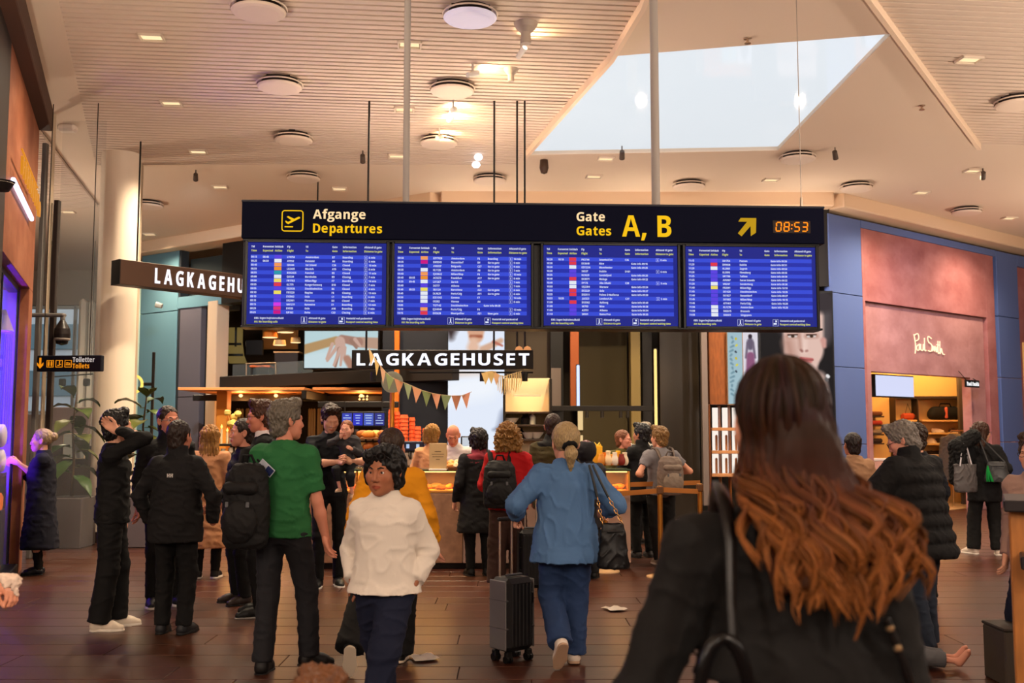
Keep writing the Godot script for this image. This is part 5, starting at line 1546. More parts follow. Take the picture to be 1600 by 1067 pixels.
# ---------------------------------------------------------------- the bakery counter, its signs and what stands on it
func build_counter() -> void:
	var dark := ct(0.10, 0.08, 0.07, 0.5)
	var wood := wood_mat("counter_wood", 0.82, 0.45, Vector3(0.8, 0.8, 0.8), 0.4)
	var c := thing("bakery_counter", "long bakery counter with a brown wood front and glass displays on top", "counter", P(0, 0, 12.0))
	var x0 := at(470, 800, 12.0).x
	var xm := at(723, 800, 12.0).x
	var x1 := at(985, 800, 12.0).x
	var k := Sk.new()
	own(k, x0, xm, 0.07, 0.87, -0.9, 0.0, 0.006)
	for i in k.cs.size():
		k.cs[i] = lin(Color(0.62, 0.45, 0.33))
	part(c, "front_panel", k, wood, "brown wood front")
	part(c, "front_panel", own(Sk.new(), xm + 0.006, x1, 0.07, 0.87, -0.9, 0.0, 0.006), ct(0.62, 0.50, 0.43, 0.5), "pale front at the till")
	part(c, "toe_kick", own(Sk.new(), x0 + 0.04, x1 - 0.04, 0.0, 0.07, -0.85, -0.05), ct(0.12, 0.08, 0.06))
	part(c, "display_floor", own(Sk.new(), x0, x1, 0.875, 0.905, -0.5, 0.0, 0.004), ct(0.78, 0.52, 0.24, 0.4))
	part(c, "display_back", own(Sk.new(), x0, x1, 0.905, 1.125, -0.5, -0.48, 0.0), ct(0.55, 0.42, 0.28, 0.4))
	part(c, "work_top", own(Sk.new(), x0, x1, 0.87, 0.9, -0.9, -0.5, 0.004), ct(0.5, 0.42, 0.35, 0.4))
	var gold := metal(Color(0.80, 0.58, 0.26), 0.35)
	var n := 6
	for i in n + 1:
		var x := lerpf(x0 + 0.012, x1 - 0.012, float(i) / n)
		part(c, "display_upright", own(Sk.new(), x - 0.012, x + 0.012, 0.905, 1.125, -0.5, -0.005, 0.003), gold)
		if i < n:
			part(c, "pane", own(Sk.new(), x + 0.012, lerpf(x0 + 0.012, x1 - 0.012, float(i + 1) / n) - 0.012, 0.905, 1.125, -0.012, -0.006, 0.0), glass(0.04))
	part(c, "glass_top", own(Sk.new(), x0 - 0.01, x1 + 0.01, 1.125, 1.145, -0.52, 0.01, 0.003), ct(0.22, 0.26, 0.20, 0.15))
	part(c, "lamp_strip", own(Sk.new(), x0 + 0.03, x1 - 0.03, 1.108, 1.122, -0.06, -0.03, 0.002), gw(1.0, 0.80, 0.45, 2.6))
	for i in 3:
		var l := AreaLight3D.new()
		l.name = "display_light"
		l.light_color = Color(1.0, 0.72, 0.34)
		l.light_energy = 1.5
		l.area_size = Vector2((x1 - x0) / 3.2, 0.03)
		l.shadow_enabled = true
		l.transform = Transform3D(Basis(Vector3(1, 0, 0), -PI / 2), Vector3(lerpf(x0, x1, (i + 0.5) / 3.0), 1.10, -0.08))
		c.add_child(l, true)
	# pastries on the display floor
	var rng := RandomNumberGenerator.new()
	rng.seed = 21
	var bun := Sk.new()
	bun.lathe([Vector2(0, 0), Vector2(0.05, 0), Vector2(0.062, 0.02), Vector2(0.05, 0.05), Vector2(0.0, 0.062)], 14)
	var roll := Sk.new()
	var rp := PackedVector3Array()
	var rw := PackedFloat32Array()
	for i in 9:
		var a := lerpf(-1.2, 1.2, i / 8.0)
		rp.append(Vector3(sin(a) * 0.07, 0.03, 0.04 - cos(a) * 0.05))
		rw.append(0.010 + 0.026 * cos(a * 1.15) * (0.9 + 0.1 * (i % 2)))
	roll.tube(rp, rw, 8)
	var shapes := [bun.mesh(), roll.mesh()]
	var tints := [Color(0.70, 0.42, 0.14), Color(0.80, 0.54, 0.22), Color(0.56, 0.30, 0.10), Color(0.86, 0.70, 0.42)]
	for i in 44:
		var o := MeshInstance3D.new()
		o.name = "pastry"
		o.mesh = shapes[i % 2 if i % 5 else 0]
		o.material_override = cloth(tints[(i * 7) % 4], 0.6)
		add_child(o, true)
		o.position = P(lerpf(x0 + 0.1, x1 - 0.1, i / 43.0), 0.905, 12.12 + 0.16 * (i % 3))
		o.rotation.y = rng.randf() * TAU
		o.set_meta("label", "golden baked pastry lying in the lit glass display of the counter")
		o.set_meta("category", "pastry")
		o.set_meta("group", "pastries in the glass display")
	# lamps on the counter's ceiling: the sign that hangs over it
	var y0 := at(690, 577, 12.5).y
	var y1 := at(690, 547.5, 12.5).y
	var sx0 := at(551, 562, 12.5).x
	var sx1 := at(833, 562, 12.5).x
	var s := thing("hanging_sign", "long dark hanging sign with white glowing capitals over the bakery counter", "sign", P((sx0 + sx1) / 2, (y0 + y1) / 2, 12.5))
	part(s, "beam", block(Vector3.ZERO, Vector3(sx1 - sx0, y1 - y0, 0.16), 0.006), ct(0.115, 0.095, 0.085, 0.5))
	k = Sk.new()
	var probe := Sk.new()
	var cap := at(690, 553, 12.5).y - at(690, 571.5, 12.5).y
	var want := at(827, 562, 12.4).x - at(557, 562, 12.4).x
	var word := "LAGKAGEHUSET"
	spaced(k, word, cap, at(557, 562, 12.4).x - s.position.x, want, -cap / 2, 0.082, 99.0)
	part(s, "sign_lettering", k, gw(0.95, 0.95, 1.0, 1.3), "white glowing capitals")
	k = Sk.new()
	for q: Array in [[574, 5.7], [808, 5.7], [820, 5.7], [772, 5.7]]:
		var p := at(q[0], 400, 12.5)
		k = Sk.new()
		k.tube(V3([Vector3(p.x - s.position.x, (y1 - y0) / 2 - 0.01, 0), Vector3(p.x - s.position.x, CEIL - s.position.y, 0)]), F32([0.013, 0.013]), 8)
		part(s, "hanger_rod", k, ct(0.09, 0.07, 0.06, 0.4))
	# thin bar and lamps under the sign
	k = Sk.new()
	k.box(Vector3(0.35, -0.16, 0.1), Vector3(1.5, 0.02, 0.03), 0.004)
	part(s, "lamp_bar", k, ct(0.08, 0.07, 0.06))
	for px in [583, 754, 820]:
		var p := at(px, 588, 12.4)
		k = Sk.new()
		k.lathe([Vector2(0.0, -0.06), Vector2(0.035, -0.06), Vector2(0.035, 0.05), Vector2(0, 0.05)], 12, Transform3D(Basis.IDENTITY, p - s.position))
		part(s, "spot_lamp", k, ct(0.10, 0.085, 0.08, 0.4))
	# the same on the left, seen along its length
	var a := at(188, 424, 14.0)
	var b := Vector2(-2.85, 16.85)
	var ls := thing("hanging_sign", "brown blade sign with white capitals running back past the round column", "sign", a)
	var lf := wall_frame(Vector2(a.x, 14.0), b)
	ls.transform = Transform3D(lf.basis, a)
	var ll := (b - Vector2(a.x, 14.0)).length()
	var hh := at(190, 404, 14.0).y - at(190, 443, 14.0).y
	part(ls, "beam", own(Sk.new(), 0, ll, -hh / 2, hh / 2, -0.24, 0.0, 0.005), ct(0.26, 0.17, 0.12, 0.5))
	part(ls, "end_cap", own(Sk.new(), -0.012, 0.0, -hh / 2, hh / 2, -0.24, 0.0, 0.0), ct(0.06, 0.05, 0.05, 0.5))
	k = Sk.new()
	var A := Vector2(a.x, 14.0)
	var q0 := lf.affine_inverse() * on_wall(242, 430, A, b)
	var q1 := lf.affine_inverse() * on_wall(378, 440, A, b)
	var lc := hh * 0.62
	spaced(k, word, lc, q0.x, (q1.x - q0.x) * 1.335, -lc / 2, 0.003, ll - 0.05)
	part(ls, "sign_lettering", k, gw(1.0, 0.97, 1.0, 1.3), "white glowing capitals")
	k = Sk.new()
	for x in [0.3, ll - 0.4]:
		k.tube(V3([Vector3(x, hh / 2, -0.12), Vector3(x, CEIL - a.y, -0.12)]), F32([0.012, 0.012]), 8)
	part(ls, "hanger_rod", k, ct(0.09, 0.07, 0.06))
	# bunting
	bunting("string of pastel paper pennants under the middle of the bakery sign", [[577, 545], [590, 566], [610, 588], [632, 598], [660, 610], [690, 617], [720, 618], [737, 612]], 12, 12.35)
	bunting("short string of pennants and paper tassels at the sign's right end", [[757, 582], [770, 580], [785, 588], [800, 584], [815, 580]], 8, 12.35)
	for q: Array in [[811, 549, "left peach paper fan resting on the sign's right end"], [824, 548, "right peach paper fan resting on the sign's right end"]]:
		var fan := thing("paper_fan", q[2], "decoration", at(q[0], 547, 12.42))
		k = Sk.new()
		k.slab(V2([[-0.05, 0], [0.05, 0], [0.035, 0.035], [0, 0.05], [-0.035, 0.035]]), 0.02)
		part(fan, "fan", k, ct(0.90, 0.68, 0.48))
	var gl := thing("globe_lamp", "translucent pale globe lamp on an orange post behind the bunting", "lamp", at(613, 597, 12.7))
	k = Sk.new()
	var pr := []
	for i in 13:
		var an := -PI / 2 + PI * i / 12.0
		pr.append(Vector2(cos(an), sin(an)) * 0.135)
	k.lathe(pr, 24)
	part(gl, "lamp_globe", k, gw(0.55, 0.48, 0.36, 0.75))
	k = Sk.new()
	k.lathe([Vector2(0.03, -1.32), Vector2(0.03, -0.12), Vector2(0.045, -0.11)], 12)
	part(gl, "stem", k, metal(Color(0.85, 0.55, 0.2), 0.35))

# a word of letters kept apart, filling a width
func spaced(k: Sk, word: String, cap: float, x: float, want: float, y: float, z: float, stop: float) -> void:
	var ws := []
	var sum := 0.0
	for ch in word:
		ws.append(text_on(Sk.new(), ch, cap, Vector3.ZERO, true, 1.0))
		sum += ws[-1]
	var gap := cap * 0.30
	var sq := (want - gap * (word.length() - 1)) / sum
	for i in word.length():
		if x + ws[i] * sq < stop:
			text_on(k, word[i], cap, Vector3(x, y, z), true, sq, 0, Basis.IDENTITY, 0.02)
		x += ws[i] * sq + gap

func bunting(label: String, way: Array, flags: int, d: float) -> void:
	var t := thing("bunting", label, "bunting")
	var cv := Curve3D.new()
	for i in way.size():
		var p := at(way[i][0], way[i][1], d)
		var a := at(way[maxi(i - 1, 0)][0], way[maxi(i - 1, 0)][1], d)
		var b := at(way[mini(i + 1, way.size() - 1)][0], way[mini(i + 1, way.size() - 1)][1], d)
		cv.add_point(p, (a - b) * 0.16, (b - a) * 0.16)
	var pts := cv.tessellate(3)
	var rr := PackedFloat32Array()
	rr.resize(pts.size())
	rr.fill(0.004)
	var k := Sk.new()
	k.tube(pts, rr, 5)
	part(t, "string", k, ct(0.75, 0.65, 0.5))
	var cols := [Color(0.93, 0.80, 0.52), Color(0.93, 0.80, 0.52), Color(0.90, 0.72, 0.52), Color(0.56, 0.62, 0.40), Color(0.88, 0.62, 0.46), Color(0.60, 0.66, 0.46), Color(0.88, 0.64, 0.48), Color(0.52, 0.58, 0.38), Color(0.86, 0.62, 0.46), Color(0.50, 0.56, 0.40), Color(0.74, 0.50, 0.38), Color(0.80, 0.56, 0.42)]
	var l := cv.get_baked_length()
	for i in flags:
		var p := cv.sample_baked(l * (i + 0.4) / flags)
		var q := cv.sample_baked(l * (i + 0.4) / flags + 0.02)
		var dir := (q - p).normalized()
		var sz := 0.135 if not label.contains("tassel") else (0.11 if i < 3 else 0.0)
		k = Sk.new()
		if sz > 0.0:
			k.slab(V2([[-0.062, 0], [0.062, 0], [0.012 * (i % 3 - 1), -sz * 1.35]]), 0.003, Transform3D(Basis(dir, Vector3.UP, dir.cross(Vector3.UP)) * Basis(Vector3(0, 1, 0), 0.5 * sin(i * 2.1)), p + Vector3(0, 0, 0.004 * (i % 2))))
			part(t, "pennant", k, cloth(cols[i % 12]))
		else:
			for n in 3:
				var o := Vector3((n - 1) * 0.022, 0, 0.006 * n)
				k.tube(V3([p + o, p + o + Vector3(0.004 * n, -0.10, 0), p + o + Vector3(-0.004, -0.19 - 0.02 * ((i + n) % 3), 0)]), F32([0.005, 0.007, 0.003]), 5)
			part(t, "tassel", k, ct(0.93, 0.82, 0.56))
# ---------------------------------------------------------------- loose things
func build_things() -> void:
	var dark := ct(0.10, 0.08, 0.07, 0.5)
	var k: Sk
	# on the counter
	var card := thing("notice_card", "tall beige card with four lines of print standing on the glass counter", "sign", at(684, 735, 11.96))
	var cu := 12.0 / 1600.0
	part(card, "card", block(Vector3(0, 21 * cu, -0.02), Vector3(27 * cu, 42 * cu, 0.012), 0.003), ct(0.74, 0.62, 0.44, 0.7))
	k = Sk.new()
	for i in 4:
		k.box(Vector3(0, (29 - i * 4.0) * cu, -0.0135), Vector3([10.0, 19.0, 17.0, 6.0][i] * cu, 1.0 * cu, 0.001))
	part(card, "print_lines", k, ct(0.42, 0.34, 0.24))
	part(card, "foot", block(Vector3(0, 0.01, -0.03), Vector3(27 * cu, 0.02, 0.12), 0.004), ct(0.9, 0.86, 0.8))
	var tray := thing("pastry_tray", "brown tray of wrapped pastries on the counter in front of the bald man", "tray", at(713, 735, 11.95))
	part(tray, "tray", block(Vector3(0, 0.02, -0.12), Vector3(26 * cu, 0.04, 0.22), 0.006), ct(0.40, 0.24, 0.12))
	for i in 9:
		k = Sk.new()
		k.lathe([Vector2(0, 0), Vector2(0.045, 0), Vector2(0.05, 0.03), Vector2(0.02, 0.06), Vector2(0.0, 0.055)], 12, Transform3D(Basis.from_euler(Vector3(0.3 * sin(i), i, 0.2)), Vector3(-0.07 + 0.07 * (i % 3), 0.03 + 0.03 * int(i / 6.0), -0.06 - 0.07 * (int(i / 3.0) % 3))))
		part(tray, "pastry", k, cloth([Color(0.85, 0.56, 0.26), Color(0.90, 0.74, 0.55), Color(0.70, 0.40, 0.16)][i % 3], 0.5))
	var mon := thing("till_monitor", "till screen lit white behind the bald man", "monitor", Vector3(at(741, 733, 13.65).x, 1.12, -13.65))
	part(mon, "screen_face", block(Vector3(-0.06, 0.25, 0.015), Vector3(0.20, 0.27, 0.012), 0.002), gw(0.85, 0.88, 0.92, 0.8))
	part(mon, "housing", block(Vector3(0, 0.25, -0.01), Vector3(0.36, 0.30, 0.04), 0.008), dark)
	part(mon, "stand", block(Vector3(0, 0.05, -0.01), Vector3(0.06, 0.14, 0.06), 0.008), dark)
	part(mon, "foot", block(Vector3(0, -0.02, -0.01), Vector3(0.2, 0.02, 0.16), 0.004), dark)
	var bt := thing("back_table", "work table behind the counter under the coffee machine and till", "table", P(-0.6, 0, 13.92))
	part(bt, "top", block(Vector3(0, 1.1, 0), Vector3(3.2, 0.04, 0.6), 0.004), ct(0.30, 0.24, 0.2, 0.4))
	for x in [-1.5, 1.5]:
		part(bt, "leg", block(Vector3(x, 0.54, 0), Vector3(0.06, 1.08, 0.5), 0.004), dark)
	var cmx := thing("coffee_machine", "coffee machine with a navy top band, cups and spouts behind the counter", "coffee machine", Vector3(at(643, 730, 13.7).x, 1.12, -13.7))
	part(cmx, "body", block(Vector3(0, 0.10, 0), Vector3(0.36, 0.20, 0.4), 0.02), metal(Color(0.75, 0.70, 0.64), 0.3))
	part(cmx, "top_band", block(Vector3(0, 0.27, 0), Vector3(0.36, 0.13, 0.42), 0.012), ct(0.075, 0.085, 0.17, 0.4))
	for i in 3:
		part(cmx, "display_screen", block(Vector3(-0.10 + [0, 0.07, 0.20][i], 0.27, 0.213), Vector3(0.04, 0.055, 0.006), 0.001), gw(0.75, 0.85, 1.0, 0.8))
	for i in 3:
		k = Sk.new()
		k.tube(V3([Vector3(-0.11 + i * 0.11, 0.19, 0.19), Vector3(-0.11 + i * 0.11, 0.15, 0.25), Vector3(-0.10 + i * 0.11, 0.10, 0.26)]), F32([0.02, 0.022, 0.014]), 8)
		part(cmx, "spout", k, metal(Color(0.2, 0.18, 0.16), 0.3))
	# stacked orange cups
	var stacks := [[611, 640, "tallest, leftmost in front of the menu screens"], [619, 643, "tall, second from the menu screens"], [631, 648, "wide double height, third from the menu screens"], [643, 652, "fourth, right of the wide stack"], [653, 666, "short, fifth from the menu screens"], [664, 669, "smallest, alone beside the blonde server"]]
	for i in 6:
		var q: Array = stacks[i]
		var t := thing("cup_stack", "stack of orange paper cups, " + q[2], "cups", Vector3(at(q[0], 700, 13.85).x, 1.5, -13.85 - 0.05 * (i % 2)), 0.0, "stacks of orange paper cups")
		t.position.y = at(q[0], 702, 13.85).y
		var top := at(q[0], q[1], 13.85).y - t.position.y
		var w := 0.058 if i == 2 else 0.042
		var n := int(top / 0.05)
		for c in n:
			k = Sk.new()
			var y0 := top * c / n
			k.lathe([Vector2(w, y0), Vector2(w * 1.04, y0 + 0.006), Vector2(w * 1.0, y0 + 0.012), Vector2(w * 0.88, y0 + top / n)] if c < n - 1 else [Vector2(w, y0), Vector2(w * 1.04, y0 + 0.006), Vector2(w * 0.80, y0 + top / n), Vector2(0, y0 + top / n)], 18)
			part(t, "cup", k, ct(0.95, 0.40, 0.20, 0.55))
		part(t, "stand", block(Vector3(0, (1.12 - t.position.y) / 2, 0), Vector3(0.085, t.position.y - 1.12, 0.085), 0.004), dark)
	# baskets of loaves left of the cups
	var rackk := thing("bread_rack", "rack of loaves and lit pastries between the baby and the orange cups", "rack", P(at(583, 700, 13.8).x, 1.12, 13.8))
	for i in 3:
		part(rackk, "shelf", block(Vector3(0, 0.05 + i * 0.16, 0), Vector3(0.46, 0.02, 0.3), 0.003), ct(0.5, 0.3, 0.14))
		for n in 4:
			k = Sk.new()
			k.lathe([Vector2(0, -0.10), Vector2(0.045, -0.06), Vector2(0.055, 0.0), Vector2(0.045, 0.06), Vector2(0, 0.10)], 10, Transform3D(Basis(Vector3(0, 0, 1), PI / 2 + 0.2 * sin(n + i)), Vector3(-0.16 + n * 0.105, 0.105 + i * 0.16, 0.05 * (n % 2))))
			part(rackk, "loaf", k, cloth([Color(0.82, 0.52, 0.20), Color(0.90, 0.70, 0.36), Color(0.62, 0.34, 0.12)][(n + i) % 3], 0.6))
	for s in [-1, 1]:
		part(rackk, "post", block(Vector3(0.23 * s, 0.24, 0), Vector3(0.02, 0.5, 0.28), 0.003), dark)
	for q: Array in [[552, "leftmost"], [563, "middle"], [574, "rightmost"]]:
		var g := thing("glass_dome", "clear glass jar on the bread rack, " + q[1] + " of the row", "jar", Vector3(at(q[0] + 14, 690, 13.8).x, 1.46, -13.8))
		k = Sk.new()
		k.lathe([Vector2(0, 0), Vector2(0.035, 0), Vector2(0.04, 0.08), Vector2(0.025, 0.11), Vector2(0, 0.115)], 14)
		part(g, "jar", k, ct(0.92, 0.84, 0.70, 0.15))
	# right end of the counter
	var box := thing("gift_box", "tall yellow gift box with a bow on the counter's right end", "box", at(934, 724, 11.9))
	part(box, "box", block(Vector3(0, 0.10, -0.08), Vector3(0.115, 0.20, 0.11), 0.004), ct(0.92, 0.70, 0.16, 0.6))
	k = Sk.new()
	for s in [-1, 1]:
		k.tube(V3([Vector3(0, 0.20, -0.08), Vector3(0.03 * s, 0.235, -0.08), Vector3(0.045 * s, 0.21, -0.08), Vector3(0, 0.205, -0.08)]), F32([0.008, 0.011, 0.010, 0.006]), 6)
	part(box, "bow", k, ct(0.88, 0.74, 0.25, 0.5))
	for i in 8:
		var g := thing("treat_bag", ["clear bag of round biscuits", "small orange treat bag", "pale paper bag of buns", "tied bag of nut biscuits", "white labelled bag", "yellow labelled packet", "dark red packet", "cream packet"][i] + " on the counter's right end", "bag", at(940 + i * 5.2, 727, 11.86 + 0.06 * (i % 2)), 15.0 * sin(i * 2.0))
		var bg := Field.new(Vector3(-0.06, 0, -0.06), Vector3(0.06, 0.19, 0.06), 0.01)
		bg.ellip(Vector3(0, 0.05, 0), Vector3(0.045, 0.06, 0.04), 0.01)
		bg.cone(Vector3(0, 0.09, 0), Vector3(0, 0.13 + 0.02 * (i % 3), 0), 0.018, 0.03, 0.03, 2)
		bg.cutoff(Vector3.ZERO, Vector3(0, -1, 0))
		k = Sk.new()
		k.net(bg)
		part(g, "bag", k, cloth([Color(0.85, 0.55, 0.22), Color(0.9, 0.52, 0.16), Color(0.92, 0.80, 0.62), Color(0.85, 0.62, 0.3), Color(0.92, 0.86, 0.78), Color(0.92, 0.66, 0.12), Color(0.50, 0.16, 0.12), Color(0.90, 0.82, 0.70)][i], 0.5))
	# queue barriers
	for q: Array in [[1030, 905, 11.4, "gold queue post in front of the black trousered woman"], [945, 893, 11.8, "gold queue post half hidden behind the black handbag"], [1092, 888, 11.9, "gold queue post beside the auburn haired woman"]]:
		var fp := at(q[0], 672, q[2])
		var t := thing("queue_post", q[3], "barrier", Vector3(fp.x, 0, fp.z), 0.0, "queue barrier posts")
		k = Sk.new()
		k.lathe([Vector2(0, 0.03), Vector2(0.05, 0.028), Vector2(0.155, 0.012), Vector2(0.16, 0.0)], 28)
		part(t, "foot", k, ct(0.72, 0.58, 0.42, 0.4))
		k = Sk.new()
		k.lathe([Vector2(0.028, 0.02), Vector2(0.028, 0.93), Vector2(0.034, 0.935), Vector2(0.034, 0.985), Vector2(0, 0.99)], 16)
		part(t, "post", k, metal(Color(0.70, 0.46, 0.18), 0.35))
		part(t, "belt_head", block(Vector3(0, 0.94, 0), Vector3(0.075, 0.09, 0.075), 0.012), ct(0.36, 0.22, 0.10, 0.5))
	for q: Array in [[930, 774, 11.8, 1028, 767, 11.4, "tan belt stretched low from the pale counter to the front queue post"], [1032, 765, 11.4, 1094, 768, 11.9, "tan belt stretched behind the grey backpack to the auburn haired woman"], [985, 757, 12.3, 1094, 754, 12.6, "tan belt stretched higher behind the queueing man's hands"]]:
		var a := at(q[0], q[1], q[2])
		var b := at(q[3], q[4], q[5])
		var t := thing("barrier_belt", q[6], "barrier", (a + b) / 2)
		var d := b - a
		k = Sk.new()
		k.box(Vector3.ZERO, Vector3(d.length(), 0.055, 0.006), 0.001, Transform3D(Basis(d.normalized(), Vector3.UP, d.normalized().cross(Vector3.UP)), Vector3.ZERO))
		part(t, "belt", k, ct(0.62, 0.38, 0.16))
	# plants by the column
	for q: Array in [[116, 660, 14.3, 1.25, 0.8, "large leaved fig plant left of the round column", 3], [226, 655, 14.4, 1.2, 0.8, "large leaved fig plant right of the round column, behind the standing men", 5]]:
		var fp := at(q[0], q[1], q[2])
		var t := thing("fig_plant", q[5], "plant", Vector3(fp.x, 0, fp.z))
		part(t, "planter", block(Vector3(0, 0.34, 0), Vector3(0.5 if q[6] == 3 else 0.66, 0.68, 0.5), 0.012), cloth(Color(0.33, 0.29, 0.28) if q[6] == 3 else Color(0.40, 0.36, 0.38), 0.6))
		part(t, "soil", block(Vector3(0, 0.67, 0), Vector3(0.44, 0.04, 0.44), 0.01), ct(0.12, 0.08, 0.06))
		var rng := RandomNumberGenerator.new()
		rng.seed = q[6]
		k = Sk.new()
		var tip := Vector3(0.02, 2.1, 0)
		k.tube(V3([Vector3(0, 0.6, 0), Vector3(0.02, 1.2, 0.02), Vector3(-0.02, 1.65, 0), tip]), F32([0.022, 0.018, 0.014, 0.008]), 8)
		part(t, "stem", k, ct(0.30, 0.22, 0.14))
		for i in 17:
			var y := lerpf(0.95, 2.05, i / 16.0)
			var ang := i * 2.4 + rng.randf()
			var out := Vector3(cos(ang), 0, sin(ang))
			var c := Vector3(0, y, 0) + out * 0.05
			var reach := rng.randf_range(0.32, 0.44)
			leaf(t, c, out, reach, rng.randf_range(0.11, 0.155), rng.randf_range(-0.1, 0.6) + (0.5 if i > 13 else 0.0), cloth([Color(0.20, 0.30, 0.10), Color(0.27, 0.34, 0.12), Color(0.36, 0.38, 0.16)][i % 3], 0.35))
	var rl := thing("ring_light", "round yellow glowing ring sign half hidden by the column", "lamp", at(209, 600, 15.9))
	k = Sk.new()
	var rp := PackedVector3Array()
	var rw := PackedFloat32Array()
	for i in 25:
		rp.append(Vector3(cos(TAU * i / 24) * 0.13, sin(TAU * i / 24) * 0.13, 0))
		rw.append(0.022)
	k.tube(rp, rw, 8)
	part(rl, "lamp_ring", k, gw(1.0, 0.85, 0.40, 1.3))
	part(rl, "bracket", block(Vector3(0.20, 0, -0.02), Vector3(0.14, 0.05, 0.04), 0.01), dark)
	part(rl, "upright", block(Vector3(0.29, -0.95, -0.02), Vector3(0.04, 2.9, 0.04), 0.006), dark)
	# the bar height counter at the right edge
	var bx := at(1572, 785, 5.0).x
	var st := thing("bar_counter", "bar height counter of light wood boards with dark slab tops, cut by the right edge", "counter", P(bx, 0, 5.0), -25.0)
	for i in 4:
		part(st, "board", block(Vector3(0.075 + i * 0.135, 0.62, -0.30), Vector3(0.125, 1.18, 0.5), 0.006), wood_mat("stand_wood", 0.78, 0.5, Vector3(2.0, 0.4, 2.0), 0.4))
	for o in st.get_children():
		var im: ArrayMesh = o.mesh
		var s2 := Sk.new()
		s2.box(Vector3(o.mesh.get_aabb().get_center()), o.mesh.get_aabb().size, 0.006, Transform3D.IDENTITY, lin(Color(0.72, 0.46, 0.22)))
		o.mesh = s2.mesh()
	part(st, "core", block(Vector3(0.35, 0.61, -0.30), Vector3(0.66, 1.17, 0.46), 0.0), ct(0.10, 0.06, 0.04))
	part(st, "top_slab", block(Vector3(0.42, 1.235, -0.28), Vector3(0.86, 0.055, 0.60), 0.006), ct(0.16, 0.145, 0.15, 0.35))
	part(st, "shelf_slab", block(Vector3(0.45, 0.985, 0.06), Vector3(0.80, 0.06, 0.24), 0.006), ct(0.15, 0.135, 0.14, 0.35))
	var bi := thing("floor_box", "grey brown box standing on the floor beside the bar counter", "box", P(at(1562, 1000, 6.7).x + 0.09, 0, 6.7))
	part(bi, "body", block(Vector3(0, 0.17, 0), Vector3(0.26, 0.34, 0.3), 0.01), ct(0.24, 0.21, 0.18, 0.6))
	part(bi, "lid", block(Vector3(0, 0.35, 0), Vector3(0.27, 0.02, 0.31), 0.006), ct(0.20, 0.17, 0.15, 0.6))
	# paper on the floor
	for q: Array in [[960, 953, "white crumpled paper napkin lying on the floor right of the blonde woman"], [662, 1030, "folded paper lying on the floor behind the yellow sweater woman's shoe"], [962, 745, ""]]:
		if q[2] == "":
			continue
		var r := at(q[0], q[1], 1.0) - Vector3(0, EYE, 0)
		var kk := -EYE / r.y
		var t := thing("paper", q[2], "paper", Vector3(r.x * kk, 0.0, r.z * kk), 20.0)
		k = Sk.new()
		var pts := PackedVector3Array()
		var tri := PackedInt32Array()
		for a in 5:
			for b in 4:
				pts.append(Vector3((a - 2) * 0.045, 0.006 + 0.018 * absf(sin(a * 1.7 + b * 2.3)), (b - 1.5) * 0.07 + 0.02 * sin(a)))
		for a in 4:
			for b in 3:
				var i := a * 4 + b
				tri.append_array([i, i + 1, i + 4, i + 1, i + 5, i + 4])
				tri.append_array([i, i + 4, i + 1, i + 1, i + 4, i + 5])
		for i in pts.size():
			k.cs.append(Color.WHITE)
		var up := PackedVector3Array()
		for i in pts.size():
			up.append(Vector3.UP)
		k.add(pts, up, tri)
		part(t, "sheet", k, ct(0.92, 0.86, 0.80))

# a broad leaf from c along out, drooping
func leaf(t: Node3D, c: Vector3, out: Vector3, long: float, wide: float, rise: float, m: Material) -> void:
	var k := Sk.new()
	var pts := PackedVector3Array()
	var tri := PackedInt32Array()
	var side := out.cross(Vector3.UP).normalized()
	var n := 7
	for i in n:
		var s := float(i) / (n - 1)
		var w := wide * sin(PI * pow(s, 0.75)) * (0.75 + 0.25 * s) + 0.004
		var mid := c + out * (long * s * (1.0 - 0.15 * s)) + Vector3.UP * (long * (rise * s - 0.75 * s * s))
		for e: float in [-1.0, 0.0, 1.0]:
			pts.append(mid + side * (w * e) + Vector3.UP * (0.028 * absf(e) + 0.008 * sin(i * 2.6) * absf(e)))
	for off in [0.0, -0.003]:
		var base := pts.size() if off != 0.0 else 0
		if off != 0.0:
			for i in n * 3:
				pts.append(pts[i] + Vector3(0, off, 0))
		for i in n - 1:
			for e in 2:
				var a: int = base + i * 3 + e
				if off == 0.0:
					tri.append_array([a, a + 1, a + 3, a + 1, a + 4, a + 3])
				else:
					tri.append_array([a, a + 3, a + 1, a + 1, a + 3, a + 4])
	for i in pts.size():
		k.cs.append(Color.WHITE)
	k.add(pts, Sk._normals(pts, tri), tri)
	k.tube(V3([c - out * 0.05, c + out * 0.02]), F32([0.006, 0.005]), 5)
	part(t, "leaf", k, m)

